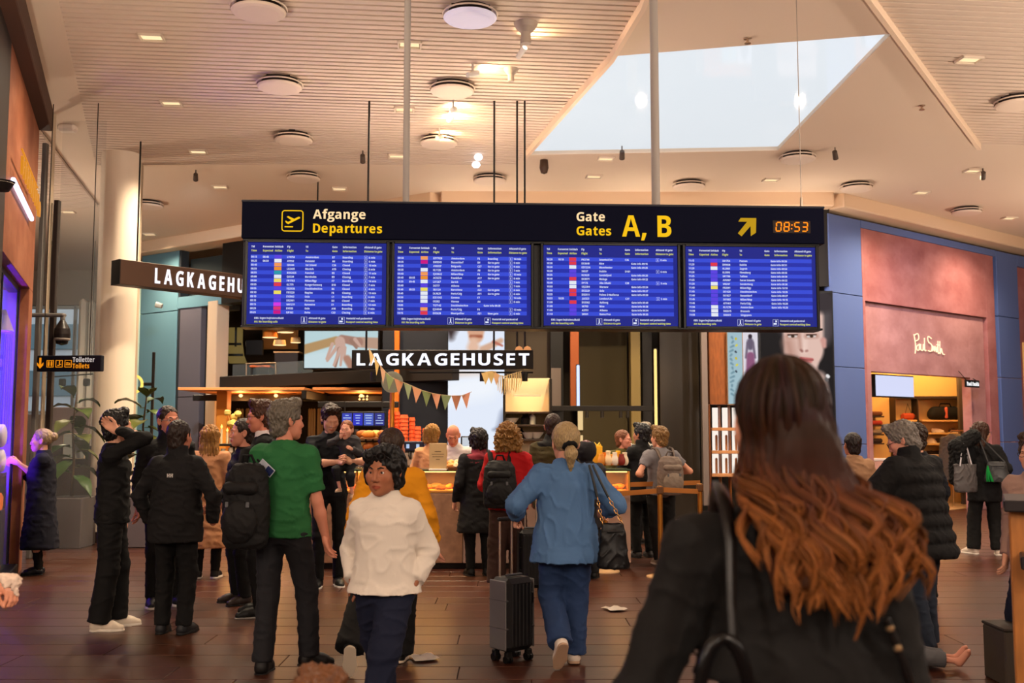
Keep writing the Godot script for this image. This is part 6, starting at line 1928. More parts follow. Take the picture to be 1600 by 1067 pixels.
# ---------------------------------------------------------------- bags
# a rucksack on the back of a person; off moves it in the person's torso frame
func backpack(who: Node3D, label: String, size: Vector3, col: Color, off: Vector3, pocket: Color, only := -1) -> Node3D:
	var j: Dictionary = who.get_meta("joints")
	var t := thing("backpack", label, "backpack")
	t.transform = who.transform * Transform3D(Basis(j.side, j.up, j.fwd), j.neck - j.up * (0.10 + size.y * 0.5) - j.fwd * (0.14 + size.z * 0.5) + off)
	var w := size.x * 0.5
	var h := size.y * 0.5
	var d := size.z * 0.5
	var f := Field.new(Vector3(-w, -h, -d) * 1.2, Vector3(w, h, d) * 1.2, 0.012)
	f.loft(Vector3(0, -h, 0), Vector3(0, h, 0), Vector3(1, 0, 0), [[0, w * 0.80, d * 0.75, 0], [0.08, w * 0.96, d * 0.95, 0], [0.5, w, d, 0], [0.85, w * 0.9, d * 0.85, 0.0], [0.96, w * 0.7, d * 0.6, 0.01], [1.0, w * 0.45, d * 0.4, 0.01]], 0.02)
	var k := Sk.new()
	k.net(f, [0.008, Vector3(12, 16, 12), 2, 1])
	part(t, "body", k, cloth(col, 0.7))
	f = Field.new(Vector3(-w, -h, -d * 1.9), Vector3(w, h, d), 0.012)
	f.ellip(Vector3(0, -h * 0.35, -d * 0.85), Vector3(w * 0.78, h * 0.52, d * 0.55), 0.02)
	f.cone(Vector3(-w * 0.5, h * 0.42, -d * 0.75), Vector3(w * 0.5, h * 0.42, -d * 0.75), h * 0.16, h * 0.16, 0.03)
	k = Sk.new()
	k.net(f, [0.006, Vector3(12, 16, 12), 4, 1])
	part(t, "front_pocket", k, cloth(pocket, 0.7))
	k = Sk.new()
	k.tube(V3([Vector3(-0.05, h * 0.96, 0.02), Vector3(-0.03, h + 0.05, 0.0), Vector3(0.03, h + 0.05, 0.0), Vector3(0.05, h * 0.96, 0.02)]), F32([0.01, 0.01, 0.01, 0.01]), 6)
	part(t, "grab_handle", k, cloth(col.darkened(0.2)))
	for s: float in [-1.0, 1.0]:
		if only != -1 and (only == 0) != (s > 0.0):
			continue
		k = Sk.new()
		var x := w * 0.62 * s
		var zz := d + 0.14
		k.tube(V3([Vector3(x * 0.8, h * 0.8, d * 0.6), Vector3(x, h + 0.075, d + 0.05), Vector3(x * 1.05 , h + 0.082, zz), Vector3(x * 1.1, h * 0.75, zz + 0.125), Vector3(x * 1.15, h * 0.1, zz + 0.135), Vector3(x * 1.5, -h * 0.35, zz + 0.03), Vector3(x * 1.35, -h * 0.75, d * 0.4)]), F32([0.03, 0.034, 0.034, 0.032, 0.028, 0.016, 0.014]), 8, Color.WHITE, 0.45)
		part(t, "strap", k, cloth(col.darkened(0.1)))
	for s in [-1, 1]:
		part(t, "buckle", block(Vector3(w * 0.45 * s, h * 0.05, -d * 1.12), Vector3(0.022, 0.035, 0.012), 0.003), ct(0.35, 0.35, 0.36, 0.4))
	return t

# a soft handbag with a strap from its rings over a point
func handbag(label: String, at_: Vector3, turn: float, size: Vector3, col: Color, over: Vector3, chain := false) -> Node3D:
	var t := thing("handbag", label, "bag", at_, turn)
	var w := size.x * 0.5
	var h := size.y
	var d := size.z * 0.5
	var f := Field.new(Vector3(-w, -h, -d) * 1.25, Vector3(w, 0.03, d) * 1.25, 0.01)
	f.loft(Vector3(0, -h, 0), Vector3(0, 0, 0), Vector3(1, 0, 0), [[0, w, d, 0], [0.12, w * 1.04, d * 1.05, 0], [0.7, w * 0.86, d * 0.7, 0], [1.0, w * 0.72, d * 0.35, 0]], 0.02)
	var k := Sk.new()
	k.net(f, [0.008, Vector3(10, 10, 10), 6, 1])
	part(t, "body", k, cloth(col, 0.38))
	var o := t.global_transform.affine_inverse() * over
	k = Sk.new()
	var c := Sk.new()
	for s: float in [-1.0, 1.0]:
		var a := Vector3(w * 0.66 * s, -0.01, 0)
		var b := a.lerp(o, 0.45 if chain else 0.0)
		if chain:
			for i in 7:
				var m := a.lerp(b, (i + 0.5) / 7.0)
				var dd := (b - a).normalized()
				var q := dd.cross(Vector3(0, 0, 1) if i % 2 else Vector3(1, 0, 0.2)).normalized()
				var ring := PackedVector3Array()
				var rr := PackedFloat32Array()
				for n in 9:
					ring.append(m + dd * (cos(TAU * n / 8) * (b - a).length() / 11.0) + q * (sin(TAU * n / 8) * 0.010))
					rr.append(0.0032)
				c.tube(ring, rr, 5)
		k.tube(V3([b, b.lerp(o, 0.5) + Vector3(0.004 * s, 0, 0), o + Vector3(0.012 * s, 0, 0)]), F32([0.013, 0.012, 0.012]), 6, Color.WHITE, 0.5)
	part(t, "strap", k, cloth(col.darkened(0.1), 0.4))
	if chain:
		part(t, "chain", c, metal(Color(0.86, 0.66, 0.40), 0.25), "gold chain")
	part(t, "flap", block(Vector3(0, -0.05, d * 0.8), Vector3(w * 1.1, 0.012, 0.012), 0.004), cloth(col.lightened(0.1), 0.35))
	return t

func suitcase(label: String, at_: Vector3, turn: float, s: Vector3, col: Color, side: Color, handle: float) -> Node3D:
	var t := thing("suitcase", label, "suitcase", at_, turn)
	var y0 := 0.075
	part(t, "shell", block(Vector3(0, y0 + s.y / 2, 0), s, 0.035), cloth(col, 0.42))
	for sg in [-1, 1]:
		part(t, "side_panel", block(Vector3(s.x / 2 * sg, y0 + s.y / 2, 0), Vector3(0.012, s.y * 0.94, s.z * 0.86), 0.006), cloth(side, 0.42))
	for y in [0.32, 0.70]:
		part(t, "groove_band", block(Vector3(0, y0 + s.y * y, 0), Vector3(s.x + 0.014, 0.012, s.z * 0.88), 0.004), cloth(side.darkened(0.25), 0.4))
	for i in 6:
		part(t, "rib", block(Vector3((i - 2.5) * s.x * 0.13, y0 + s.y / 2, s.z / 2), Vector3(0.014, s.y * 0.84, 0.012), 0.005), cloth(col.lightened(0.04), 0.42))
	part(t, "lock", block(Vector3(s.x * 0.36, y0 + s.y * 0.72, s.z / 2 + 0.004), Vector3(0.022, 0.075, 0.014), 0.004), ct(0.05, 0.05, 0.05, 0.3))
	part(t, "carry_handle", block(Vector3(0, y0 + s.y + 0.014, 0.02), Vector3(0.15, 0.018, 0.03), 0.008), ct(0.22, 0.22, 0.23, 0.5))
	var k := Sk.new()
	for sg in [-1, 1]:
		k.tube(V3([Vector3(0.055 * sg, y0 + s.y - 0.02, -s.z * 0.33), Vector3(0.055 * sg, handle, -s.z * 0.33)]), F32([0.009, 0.0075]), 10)
	part(t, "handle_tube", k, metal(Color(0.86, 0.78, 0.70), 0.25))
	part(t, "handle_grip", block(Vector3(0, handle, -s.z * 0.33), Vector3(0.15, 0.028, 0.032), 0.01), ct(0.06, 0.06, 0.06, 0.5))
	for x in [-1, 1]:
		for z in [-1, 1]:
			k = Sk.new()
			k.lathe([Vector2(0, -0.011), Vector2(0.026, -0.011), Vector2(0.026, 0.011), Vector2(0, 0.011)], 16, Transform3D(Basis(Vector3(0, 0, 1), PI / 2), Vector3(x * s.x * 0.36 + 0.015, 0.027, z * s.z * 0.32)))
			k.lathe([Vector2(0, -0.011), Vector2(0.026, -0.011), Vector2(0.026, 0.011), Vector2(0, 0.011)], 16, Transform3D(Basis(Vector3(0, 0, 1), PI / 2), Vector3(x * s.x * 0.36 - 0.015, 0.027, z * s.z * 0.32)))
			k.box(Vector3(x * s.x * 0.36, 0.055, z * s.z * 0.32), Vector3(0.05, 0.05, 0.04), 0.008)
			part(t, "wheel", k, ct(0.07, 0.07, 0.07, 0.4))
	return t

func tote(label: String, at_: Vector3, turn: float, size: Vector3, col: Color, strap: Color, up: float) -> Node3D:
	var t := thing("tote_bag", label, "bag", at_, turn)
	var w := size.x * 0.5
	var f := Field.new(Vector3(-w * 1.2, -size.y * 1.05, -size.z), Vector3(w * 1.2, 0.04, size.z), 0.012)
	f.loft(Vector3(0, -size.y, 0), Vector3(0, 0, 0), Vector3(1, 0, 0), [[0, w * 0.86, size.z * 0.5, 0], [0.1, w * 0.95, size.z * 0.55, 0], [0.6, w * 0.95, size.z * 0.42, 0], [1.0, w, size.z * 0.18, 0]], 0.02)
	var k := Sk.new()
	k.net(f, [0.012, Vector3(8, 8, 8), 9, 1])
	part(t, "body", k, cloth(col, 0.45))
	for z in [-1, 1]:
		k = Sk.new()
		k.tube(V3([Vector3(-w * 0.5, -0.03, 0.02 * z), Vector3(-w * 0.15, up, 0.01 * z), Vector3(w * 0.1, up, 0.01 * z), Vector3(w * 0.5, -0.03, 0.02 * z)]), F32([0.014, 0.013, 0.013, 0.014]), 6, Color.WHITE, 0.5)
		part(t, "handle", k, cloth(strap))
	return t
# ---------------------------------------------------------------- the crowd
const BLACK := Color(0.050, 0.046, 0.046)
const INK := Color(0.075, 0.070, 0.072)

func trousers(c: Color, extra := {}) -> Dictionary:
	var d := {"name": "trousers", "kind": "legs", "col": c, "fold": 0.008}
	d.merge(extra, true)
	return d

func top(called: String, c: Color, extra := {}) -> Dictionary:
	var d := {"name": called, "col": c}
	d.merge(extra, true)
	return d

func build_people() -> void:
	var fair := Color(0.80, 0.58, 0.47)
	var tan_ := Color(0.62, 0.41, 0.30)
	# --- left group
	person("man in black with white trainers who holds a hand on the back of his head", -3.27, 8.46, 105, {"h": 1.76, "skin": fair, "hair": "short", "hair_col": Color(0.09, 0.07, 0.06), "look": 25.0, "nod": -4.0, "build": 1.02,
		"wear": [top("sweater", BLACK, {"collar": "crew", "hem": 0.07, "sleeve": 0.06, "loose": 0.01}), trousers(BLACK, {"knee": 0.085, "ankle": 0.090, "thigh": 0.10})],
		"ar": Vector3(-0.13, 1.60, 0.02), "er": Vector3(-0.35, -0.25, 1.0), "hr": {"dir": Vector3(0.25, 0.55, -0.75), "back": Vector3(-1, 0.1, 0.2), "curl": 22},
		"fl": Vector3(0.09, 0.085, 0.05), "fr": Vector3(-0.09, 0.085, -0.06), "shoe": "sneaker", "shoe_col": Color(0.80, 0.74, 0.66), "sole_col": Color(0.82, 0.78, 0.72)})
	person("man with glasses facing the group in a dark jacket, half hidden by the logo jacket", -3.20, 9.55, 28, {"h": 1.82, "skin": Color(0.75, 0.48, 0.38), "hair": "crop", "hair_col": Color(0.22, 0.13, 0.08), "glasses": true, "glasses_col": Color(0.5, 0.5, 0.5), "look": 20.0, "eyes": true, "build": 1.08,
		"wear": [top("jacket", INK, {"collar": "high", "hem": 0.14, "loose": 0.025, "sleeve": 0.068}), trousers(BLACK)], "shoe": "sneaker", "shoe_col": Color(0.08, 0.08, 0.1), "sole_col": Color(0.8, 0.78, 0.75)})
	var p3 := person("man from behind in a black rain jacket with a small white back logo", -2.68, 8.25, 172, {"h": 1.67, "skin": Color(0.72, 0.46, 0.36), "hair": "crop", "hair_col": Color(0.20, 0.13, 0.09), "build": 1.08, "look": -4.0,
		"wear": [top("jacket", INK, {"collar": "high", "hem": 0.15, "loose": 0.03, "sleeve": 0.066, "cuff": 0.05}), trousers(BLACK, {"knee": 0.072, "ankle": 0.062})],
		"al": Vector3(0.27, 0.86, 0.10), "ar": Vector3(-0.27, 0.86, 0.10), "el": Vector3(1, 0, -0.6), "er": Vector3(-1, 0, -0.6), "shoe": "sneaker", "shoe_col": Color(0.12, 0.12, 0.13), "sole_col": Color(0.07, 0.07, 0.07), "hide_hands": true})
	back_logo(p3)
	person("woman with long straight blonde hair seen from behind in a camel coat", -3.32, 11.3, 186, {"h": 1.64, "face": "woman", "skin": fair, "hair": "long", "hang": 0.10, "hair_col": Color(0.72, 0.50, 0.24), "build": 0.95,
		"wear": [top("coat", Color(0.66, 0.46, 0.32), {"hem": 0.52, "flare": 0.06, "loose": 0.02, "sleeve": 0.066}), trousers(BLACK, {"ankle": 0.05})], "ar": Vector3(-0.18, 1.05, 0.22), "shoe": "sneaker", "shoe_col": Color(0.1, 0.09, 0.09), "sole_col": Color(0.85, 0.82, 0.78)})
	person("short haired man in a black jacket talking, behind the green sweater man's rucksack", -2.52, 9.7, -55, {"h": 1.70, "skin": Color(0.78, 0.52, 0.42), "hair": "crop", "hair_col": Color(0.20, 0.12, 0.08), "eyes": true, "build": 1.08, "look": -12.0,
		"wear": [top("jacket", BLACK, {"collar": "crew", "loose": 0.02, "hem": 0.12}), trousers(BLACK, {"ankle": 0.066})], "ar": Vector3(-0.12, 0.92, 0.25), "al": Vector3(0.12, 0.92, 0.25), "shoe": "leather", "shoe_col": Color(0.16, 0.11, 0.09)})
	person("auburn haired man with glasses and white shirt collar, in profile behind the green sweater man", -2.18, 9.05, -80, {"h": 1.86, "skin": Color(0.74, 0.46, 0.36), "hair": "short", "hair_col": Color(0.34, 0.18, 0.08), "glasses": true, "glasses_col": Color(0.15, 0.1, 0.08), "nod": 6.0,
		"wear": [top("shirt", Color(0.82, 0.78, 0.78), {"collar": "shirt", "hem": 0.06}), top("jacket", BLACK, {"hem": 0.12, "loose": 0.028, "sleeve": 0.068}), trousers(BLACK)], "shoe": "leather", "shoe_col": Color(0.05, 0.05, 0.05), "sole_col": Color(0.5, 0.48, 0.46)})
	var p7 := person("grey haired man in a green sweater walking away with a black rucksack on one shoulder", -1.55, 7.02, 166, {"h": 1.80, "skin": Color(0.76, 0.50, 0.40), "hair": "short", "hair_col": Color(0.50, 0.46, 0.40), "look": -38.0, "build": 1.03, "cell": 0.012,
		"wear": [top("sweater", Color(0.14, 0.37, 0.20), {"reach": 0.40, "sleeve": 0.066, "hem": 0.05, "loose": 0.012, "collar": "crew"}), trousers(Color(0.115, 0.115, 0.13), {"thigh": 0.095, "knee": 0.075, "ankle": 0.070})],
		"ar": Vector3(-0.27, 0.86, 0.10), "al": Vector3(0.22, 1.02, 0.24), "fl": Vector3(0.08, 0.085, -0.10), "fr": Vector3(-0.15, 0.10, 0.12), "yr": -38.0, "pr": 6.0, "shoe": "leather", "shoe_col": Color(0.07, 0.06, 0.06)})
	backpack(p7, "big black rucksack slung over the green sweater man's left shoulder", Vector3(0.33, 0.56, 0.22), BLACK, Vector3(0.155, -0.02, 0.02), Color(0.06, 0.055, 0.055), 0)
	luggage_tag(p7)
	# --- young man with a baby
	var p8 := person("tall young man in black looking down at the baby in his arms", -1.90, 10.75, 10, {"h": 1.87, "skin": fair, "hair": "short", "hair_col": Color(0.22, 0.13, 0.07), "nod": 28.0, "look": 14.0, "build": 0.98,
		"wear": [top("sweater", Color(0.06, 0.065, 0.085), {"collar": "crew", "reach": 0.68, "sleeve": 0.06, "cuff": 0.05, "hem": 0.06}), trousers(BLACK, {"ankle": 0.056})],
		"al": Vector3(0.20, 1.28, 0.30), "ar": Vector3(0.10, 1.28, 0.34), "el": Vector3(1, -0.3, -0.5), "er": Vector3(-1, -0.2, -0.4), "hl": {"dir": Vector3(-0.5, 0.3, 0.7), "back": Vector3(0.4, 0.4, 0.8), "curl": 40}, "hr": {"dir": Vector3(0.6, 0.3, 0.5), "back": Vector3(-0.4, 0.4, 0.8), "curl": 40},
		"fr": Vector3(-0.10, 0.085, 0.06), "fl": Vector3(0.10, 0.085, -0.05), "shoe": "sneaker", "shoe_col": Color(0.07, 0.07, 0.07), "sole_col": Color(0.8, 0.78, 0.75)})
	person("red haired baby in grey held by the tall young man, fingers at its mouth", -1.69, 10.55, -8, {"h": 0.80, "lift": 0.86, "category": "baby", "face": "child", "skin": Color(0.86, 0.62, 0.52), "hair": "crop", "hair_col": Color(0.66, 0.38, 0.20), "eyes": true, "brow_col": Color(0.7, 0.5, 0.35), "head": 0.80, "hand": 1.0, "build": 0.72, "shoulders": 0.11, "cell": 0.01, "skin_cell": 0.01,
		"wear": [top("jumper", Color(0.22, 0.21, 0.22), {"collar": "crew", "hem": 0.05, "sleeve": 0.04, "cuff": 0.03}), trousers(Color(0.10, 0.10, 0.11), {"thigh": 0.055, "knee": 0.044, "ankle": 0.036, "rise": 0.04, "stop": 0.55})],
		"ar": Vector3(-0.04, 0.67, 0.10), "er": Vector3(-1, -0.6, 0), "al": Vector3(0.09, 0.55, 0.14), "hr": {"dir": Vector3(0.2, 0.9, -0.1), "back": Vector3(0, 0, 1), "curl": 35}, "fl": Vector3(0.09, 0.10, 0.10), "fr": Vector3(-0.03, 0.16, 0.14), "shoe": "sneaker", "shoe_col": Color(0.72, 0.58, 0.48), "sole_col": Color(0.7, 0.6, 0.5), "foot": 0.95})
	# --- middle
	person("woman in a cream sweater with sunglasses on her black hair, hands in pockets", -0.70, 5.72, -9, {"h": 1.485, "face": "full", "skin": Color(0.60, 0.38, 0.27), "hair": "thick", "hair_col": Color(0.055, 0.045, 0.042), "eyes": true, "glasses": true, "glasses_up": 0.085, "glasses_col": Color(0.12, 0.10, 0.10), "look": -13.0, "nod": 4.0, "build": 1.02, "shoulders": 0.090, "sl": Vector3(0, -0.03, 0), "sr": Vector3(0, -0.03, 0), "cell": 0.010, "skin_cell": 0.011, "head": 1.08,
		"wear": [top("sweater", Color(0.82, 0.78, 0.73), {"collar": "crew", "hem": 0.055, "flare": 0.022, "loose": 0.018, "sleeve": 0.066, "cuff": 0.052, "wave": [0.008, Vector3(7, 9, 7), 3], "reach": 0.93, "sh": 1}), trousers(Color(0.07, 0.09, 0.17), {"thigh": 0.108, "knee": 0.086, "ankle": 0.062})],
		"al": Vector3(0.168, 0.76, 0.025), "ar": Vector3(-0.168, 0.76, 0.025), "el": Vector3(0.5, 0, -0.8), "er": Vector3(-0.5, 0, -0.8), "hl": {"dir": Vector3(-0.16, -1, -0.03), "back": Vector3(0.8, -0.3, 0.5), "curl": 10}, "hr": {"dir": Vector3(0.16, -1, -0.03), "back": Vector3(-0.8, -0.3, 0.5), "curl": 10}, "hand": 0.72,
		"fl": Vector3(-0.02, 0.08, 0.16), "fr": Vector3(-0.07, 0.14, -0.30), "pr": 30.0, "shoe": "sneaker", "shoe_col": Color(0.10, 0.10, 0.12), "sole_col": Color(0.8, 0.76, 0.7)})
	person("woman with a brown bun in a mustard sweater, behind the woman in cream", -0.83, 7.15, 184, {"h": 1.60, "face": "woman", "skin": Color(0.74, 0.50, 0.40), "hair": "bun", "hair_col": Color(0.27, 0.18, 0.11), "build": 1.05, "look": -18.0,
		"wear": [top("sweater", Color(0.80, 0.52, 0.06), {"collar": "crew", "hem": 0.08, "loose": 0.028, "sleeve": 0.066, "cuff": 0.05, "reach": 0.92}), trousers(BLACK, {"thigh": 0.10, "knee": 0.095, "ankle": 0.10})],
		"ar": Vector3(-0.30, 0.80, 0.02), "al": Vector3(0.28, 0.82, 0.04), "fr": Vector3(-0.06, 0.085, 0.10), "fl": Vector3(0.245, 0.20, -0.34), "pl": 62.0, "yl": 4.0, "kl": Vector3(0.1, 0, 1), "shoe": "sneaker", "shoe_col": Color(0.06, 0.06, 0.06), "sole_col": Color(0.72, 0.66, 0.58)})
	# --- behind the counter
	person("blonde server with an orange cap seen from behind at the coffee machine", -1.03, 13.22, 165, {"h": 1.66, "face": "woman", "skin": fair, "hair": "long", "hang": -0.02, "hair_col": Color(0.80, 0.58, 0.26), "wear": [top("blouse", Color(0.82, 0.60, 0.40), {"collar": "shirt", "loose": 0.02}), trousers(INK)], "al": Vector3(0.20, 1.08, 0.25), "shoe": "leather"})
	person("bald server in a white shirt looking down behind the counter", -0.72, 13.25, -12, {"h": 1.68, "skin": Color(0.80, 0.50, 0.38), "hair": "bald", "hair_col": Color(0.55, 0.42, 0.34), "brow_col": Color(0.5, 0.35, 0.26), "eyes": true, "nod": 26.0, "look": 12.0, "lean": 8.0, "wear": [top("shirt", Color(0.84, 0.80, 0.77), {"collar": "shirt", "loose": 0.01}), trousers(INK)], "al": Vector3(0.16, 1.10, 0.30), "ar": Vector3(-0.16, 1.10, 0.30), "shoe": "leather"})
	# --- queue
	person("dark haired person in a long black coat with a dusky pink scarf at the counter", -0.37, 11.5, 192, {"h": 1.60, "face": "woman", "skin": fair, "hair": "thick", "hair_col": Color(0.13, 0.08, 0.07), "build": 1.02,
		"wear": [top("coat", Color(0.065, 0.06, 0.062), {"hem": 0.36, "flare": 0.05, "loose": 0.02, "sleeve": 0.066}), top("scarf", Color(0.50, 0.18, 0.22), {"hem": -0.40, "reach": 0.3, "collar": "high", "sleeve": 0.05}), trousers(BLACK, {"ankle": 0.05})], "al": Vector3(0.26, 0.80, 0.06), "shoe": "leather", "hl": {"curl": 30}})
	var p15 := person("woman with curly blonde hair in a red sweater and brown trousers, seen from behind", -0.04, 10.5, 178, {"h": 1.65, "face": "woman", "skin": fair, "hair": "curly", "hang": 0.03, "hair_col": Color(0.66, 0.46, 0.22), "build": 1.0,
		"wear": [top("sweater", Color(0.62, 0.045, 0.06), {"collar": "crew", "hem": 0.06, "loose": 0.03, "sleeve": 0.074, "cuff": 0.055}), trousers(Color(0.185, 0.105, 0.075), {"thigh": 0.105, "knee": 0.098, "ankle": 0.095})], "al": Vector3(0.20, 1.0, 0.25), "ar": Vector3(-0.20, 1.02, 0.24), "fl": Vector3(0.12, 0.085, -0.02), "fr": Vector3(-0.10, 0.085, 0.05), "shoe": "sneaker", "shoe_col": Color(0.35, 0.30, 0.26), "sole_col": Color(0.78, 0.72, 0.66)})
	backpack(p15, "black rucksack on the red sweater woman's back", Vector3(0.34, 0.47, 0.20), Color(0.055, 0.05, 0.05), Vector3(0.075, 0.02, 0.03), Color(0.06, 0.055, 0.055))
	person("short haired man in an olive jacket with a dark collar, behind the blonde ponytail", 0.43, 11.0, 158, {"h": 1.77, "skin": Color(0.74, 0.48, 0.38), "hair": "crop", "hair_col": Color(0.24, 0.14, 0.08), "look": 14.0, "build": 1.05, "wear": [top("jacket", Color(0.22, 0.185, 0.07), {"loose": 0.03, "hem": 0.14, "sleeve": 0.068}), top("collar", Color(0.06, 0.055, 0.05), {"hem": -0.46, "reach": 0.16, "collar": "high", "sleeve": 0.04}), trousers(INK)], "shoe": "leather"})
	person("person in a dark hooded coat beside the yellow gift box, mostly hidden", 0.81, 11.3, 172, {"h": 1.47, "face": "child", "skin": fair, "hair": "crop", "hair_col": Color(0.5, 0.2, 0.24), "wear": [top("hooded_coat", Color(0.125, 0.115, 0.125), {"collar": "up", "loose": 0.03, "hem": 0.22, "sleeve": 0.066}), trousers(INK)], "shoe": "leather"})
	var p17 := person("blonde woman with a ponytail in a blue denim shirt pulling a suitcase", 0.37, 7.12, 181, {"h": 1.63, "face": "woman", "skin": fair, "hair": "pony", "hang": 0.06, "hair_col": Color(0.80, 0.68, 0.48), "build": 1.06, "cell": 0.0115, "look": 10.0, "head": 1.12,
		"wear": [top("shirt", Color(0.29, 0.42, 0.58), {"hem": 0.14, "flare": 0.035, "loose": 0.032, "sleeve": 0.074, "cuff": 0.060, "reach": 0.90, "collar": "shirt", "wave": [0.016, Vector3(9, 3.4, 9), 12]}), trousers(Color(0.13, 0.205, 0.34), {"thigh": 0.105, "knee": 0.082, "ankle": 0.084})],
		"al": Vector3(0.335, 1.00, 0.14), "el": Vector3(0.4, 0.0, -1), "hl": {"dir": Vector3(0.1, -0.9, 0.3), "curl": 62}, "ar": Vector3(-0.28, 1.03, 0.22), "er": Vector3(-0.55, 0.0, -1), "hr": {"curl": 40},
		"fr": Vector3(-0.06, 0.09, 0.10), "fl": Vector3(0.055, 0.20, -0.16), "pl": 52.0, "yl": 12.0, "yr": -4.0, "shoe": "sneaker", "shoe_col": Color(0.82, 0.76, 0.70), "sole_col": Color(0.66, 0.54, 0.44)})
	scrunchie(p17)
	suitcase("dark grey ribbed cabin suitcase pulled by the woman in the blue shirt", P(0.0, 0, 7.32), 40, Vector3(0.255, 0.50, 0.21), Color(0.085, 0.08, 0.085), Color(0.40, 0.39, 0.39), 0.97)
	suitcase("black suitcase standing in the queue behind the grey suitcase's handle", P(0.19, 0, 10.15), 6, Vector3(0.26, 0.56, 0.20), Color(0.055, 0.052, 0.055), Color(0.07, 0.068, 0.07), 0.95)
	handbag("black leather handbag with a gold chain at the blue shirt woman's right side", P(0.675, 0.98, 6.93), 12, Vector3(0.215, 0.30, 0.13), Color(0.045, 0.045, 0.052), P(0.535, 1.365, 6.985), true)
	# --- right of the counter
	person("ginger haired server with glasses in an olive top behind the glass displays", 1.50, 14.0, 35, {"h": 1.59, "face": "woman", "skin": Color(0.82, 0.54, 0.44), "hair": "crop", "hair_col": Color(0.58, 0.34, 0.20), "glasses": true, "glasses_col": Color(0.4, 0.3, 0.25), "look": 30.0, "wear": [top("blouse", Color(0.30, 0.27, 0.12), {"collar": "crew"}), trousers(INK)], "shoe": "leather"})
	person("white haired man in a charcoal suit seen from the side at the displays", 1.86, 14.6, 140, {"h": 1.69, "skin": fair, "hair": "short", "hair_col": Color(0.66, 0.60, 0.52), "wear": [top("shirt", Color(0.8, 0.76, 0.7), {"collar": "shirt"}), top("suit_jacket", Color(0.105, 0.10, 0.105), {"loose": 0.025, "hem": 0.16}), trousers(Color(0.10, 0.095, 0.10))], "shoe": "leather"})
	person("dark grey haired man in a black coat in the queue beside the grey rucksack", 1.66, 13.1, 205, {"h": 1.67, "skin": Color(0.66, 0.44, 0.33), "hair": "short", "hair_col": Color(0.13, 0.12, 0.12), "look": 20.0, "wear": [top("coat", BLACK, {"collar": "high", "loose": 0.03, "hem": 0.18, "sleeve": 0.068}), trousers(BLACK)], "al": Vector3(0.12, 0.98, 0.30), "ar": Vector3(-0.05, 0.98, 0.32), "el": Vector3(1, 0, -0.6), "shoe": "leather", "shoe_col": Color(0.2, 0.19, 0.19)})
	var p22 := person("short haired blonde woman in a grey T-shirt and black trousers in the queue", 1.80, 12.5, 194, {"h": 1.63, "face": "woman", "skin": Color(0.78, 0.54, 0.43), "hair": "short", "hair_col": Color(0.62, 0.45, 0.24), "look": 22.0, "build": 1.0, "wear": [top("tee", Color(0.44, 0.42, 0.43), {"reach": 0.3, "sleeve": 0.06, "hem": 0.05, "collar": "crew", "loose": 0.012}), trousers(BLACK, {"thigh": 0.10, "knee": 0.08, "ankle": 0.075})], "al": Vector3(0.22, 1.06, 0.12), "ar": Vector3(-0.24, 1.10, 0.16), "el": Vector3(0.5, 0, -1), "er": Vector3(-0.6, 0, -1), "fl": Vector3(0.07, 0.085, -0.12), "fr": Vector3(-0.17, 0.085, 0.10), "shoe": "sneaker", "shoe_col": Color(0.62, 0.54, 0.46), "sole_col": Color(0.8, 0.74, 0.68)})
	backpack(p22, "grey beige hiking rucksack with a small red label in the queue", Vector3(0.33, 0.46, 0.22), Color(0.42, 0.36, 0.32), Vector3(-0.03, 0.03, 0.02), Color(0.46, 0.40, 0.35))
	# --- right side
	person("short haired person in a beige jacket seen from behind by the blue wall", 3.55, 10.7, 186, {"h": 1.56, "skin": Color(0.66, 0.42, 0.32), "hair": "crop", "hair_col": Color(0.17, 0.10, 0.08), "build": 1.03, "wear": [top("jacket", Color(0.56, 0.42, 0.31), {"loose": 0.025, "hem": 0.15, "collar": "shirt"}), trousers(INK)], "shoe": "leather"})
	person("grey haired man with glasses in a black quilted jacket and jeans, head bowed", 2.95, 7.5, 206, {"h": 1.67, "skin": Color(0.80, 0.55, 0.46), "hair": "short", "hair_col": Color(0.58, 0.54, 0.50), "glasses": true, "glasses_col": Color(0.25, 0.2, 0.18), "nod": 26.0, "look": 34.0, "lean": 7.0, "build": 1.14, "cell": 0.0115,
		"wear": [top("quilted_jacket", Color(0.058, 0.055, 0.058), {"rings": 7.0, "collar": "high", "loose": 0.05, "hem": 0.20, "flare": 0.03, "sleeve": 0.085, "cuff": 0.062, "wave": [0.007, Vector3(14, 9, 14), 4]}), trousers(Color(0.125, 0.155, 0.205), {"thigh": 0.10, "knee": 0.078, "ankle": 0.074})],
		"al": Vector3(0.16, 1.02, 0.26), "el": Vector3(1, -0.1, -0.4), "ar": Vector3(-0.02, 1.02, 0.30), "er": Vector3(-1, 0.0, -0.3), "fl": Vector3(0.04, 0.085, -0.06), "fr": Vector3(-0.11, 0.085, 0.05), "shoe": "leather", "shoe_col": Color(0.10, 0.06, 0.05)})
	person("dark coated person mostly hidden behind the bowed grey haired man", 3.78, 9.6, 190, {"h": 1.65, "skin": fair, "hair": "short", "hair_col": Color(0.24, 0.15, 0.09), "wear": [top("coat", Color(0.06, 0.065, 0.09), {"loose": 0.02, "hem": 0.2}), trousers(INK)], "shoe": "leather"})
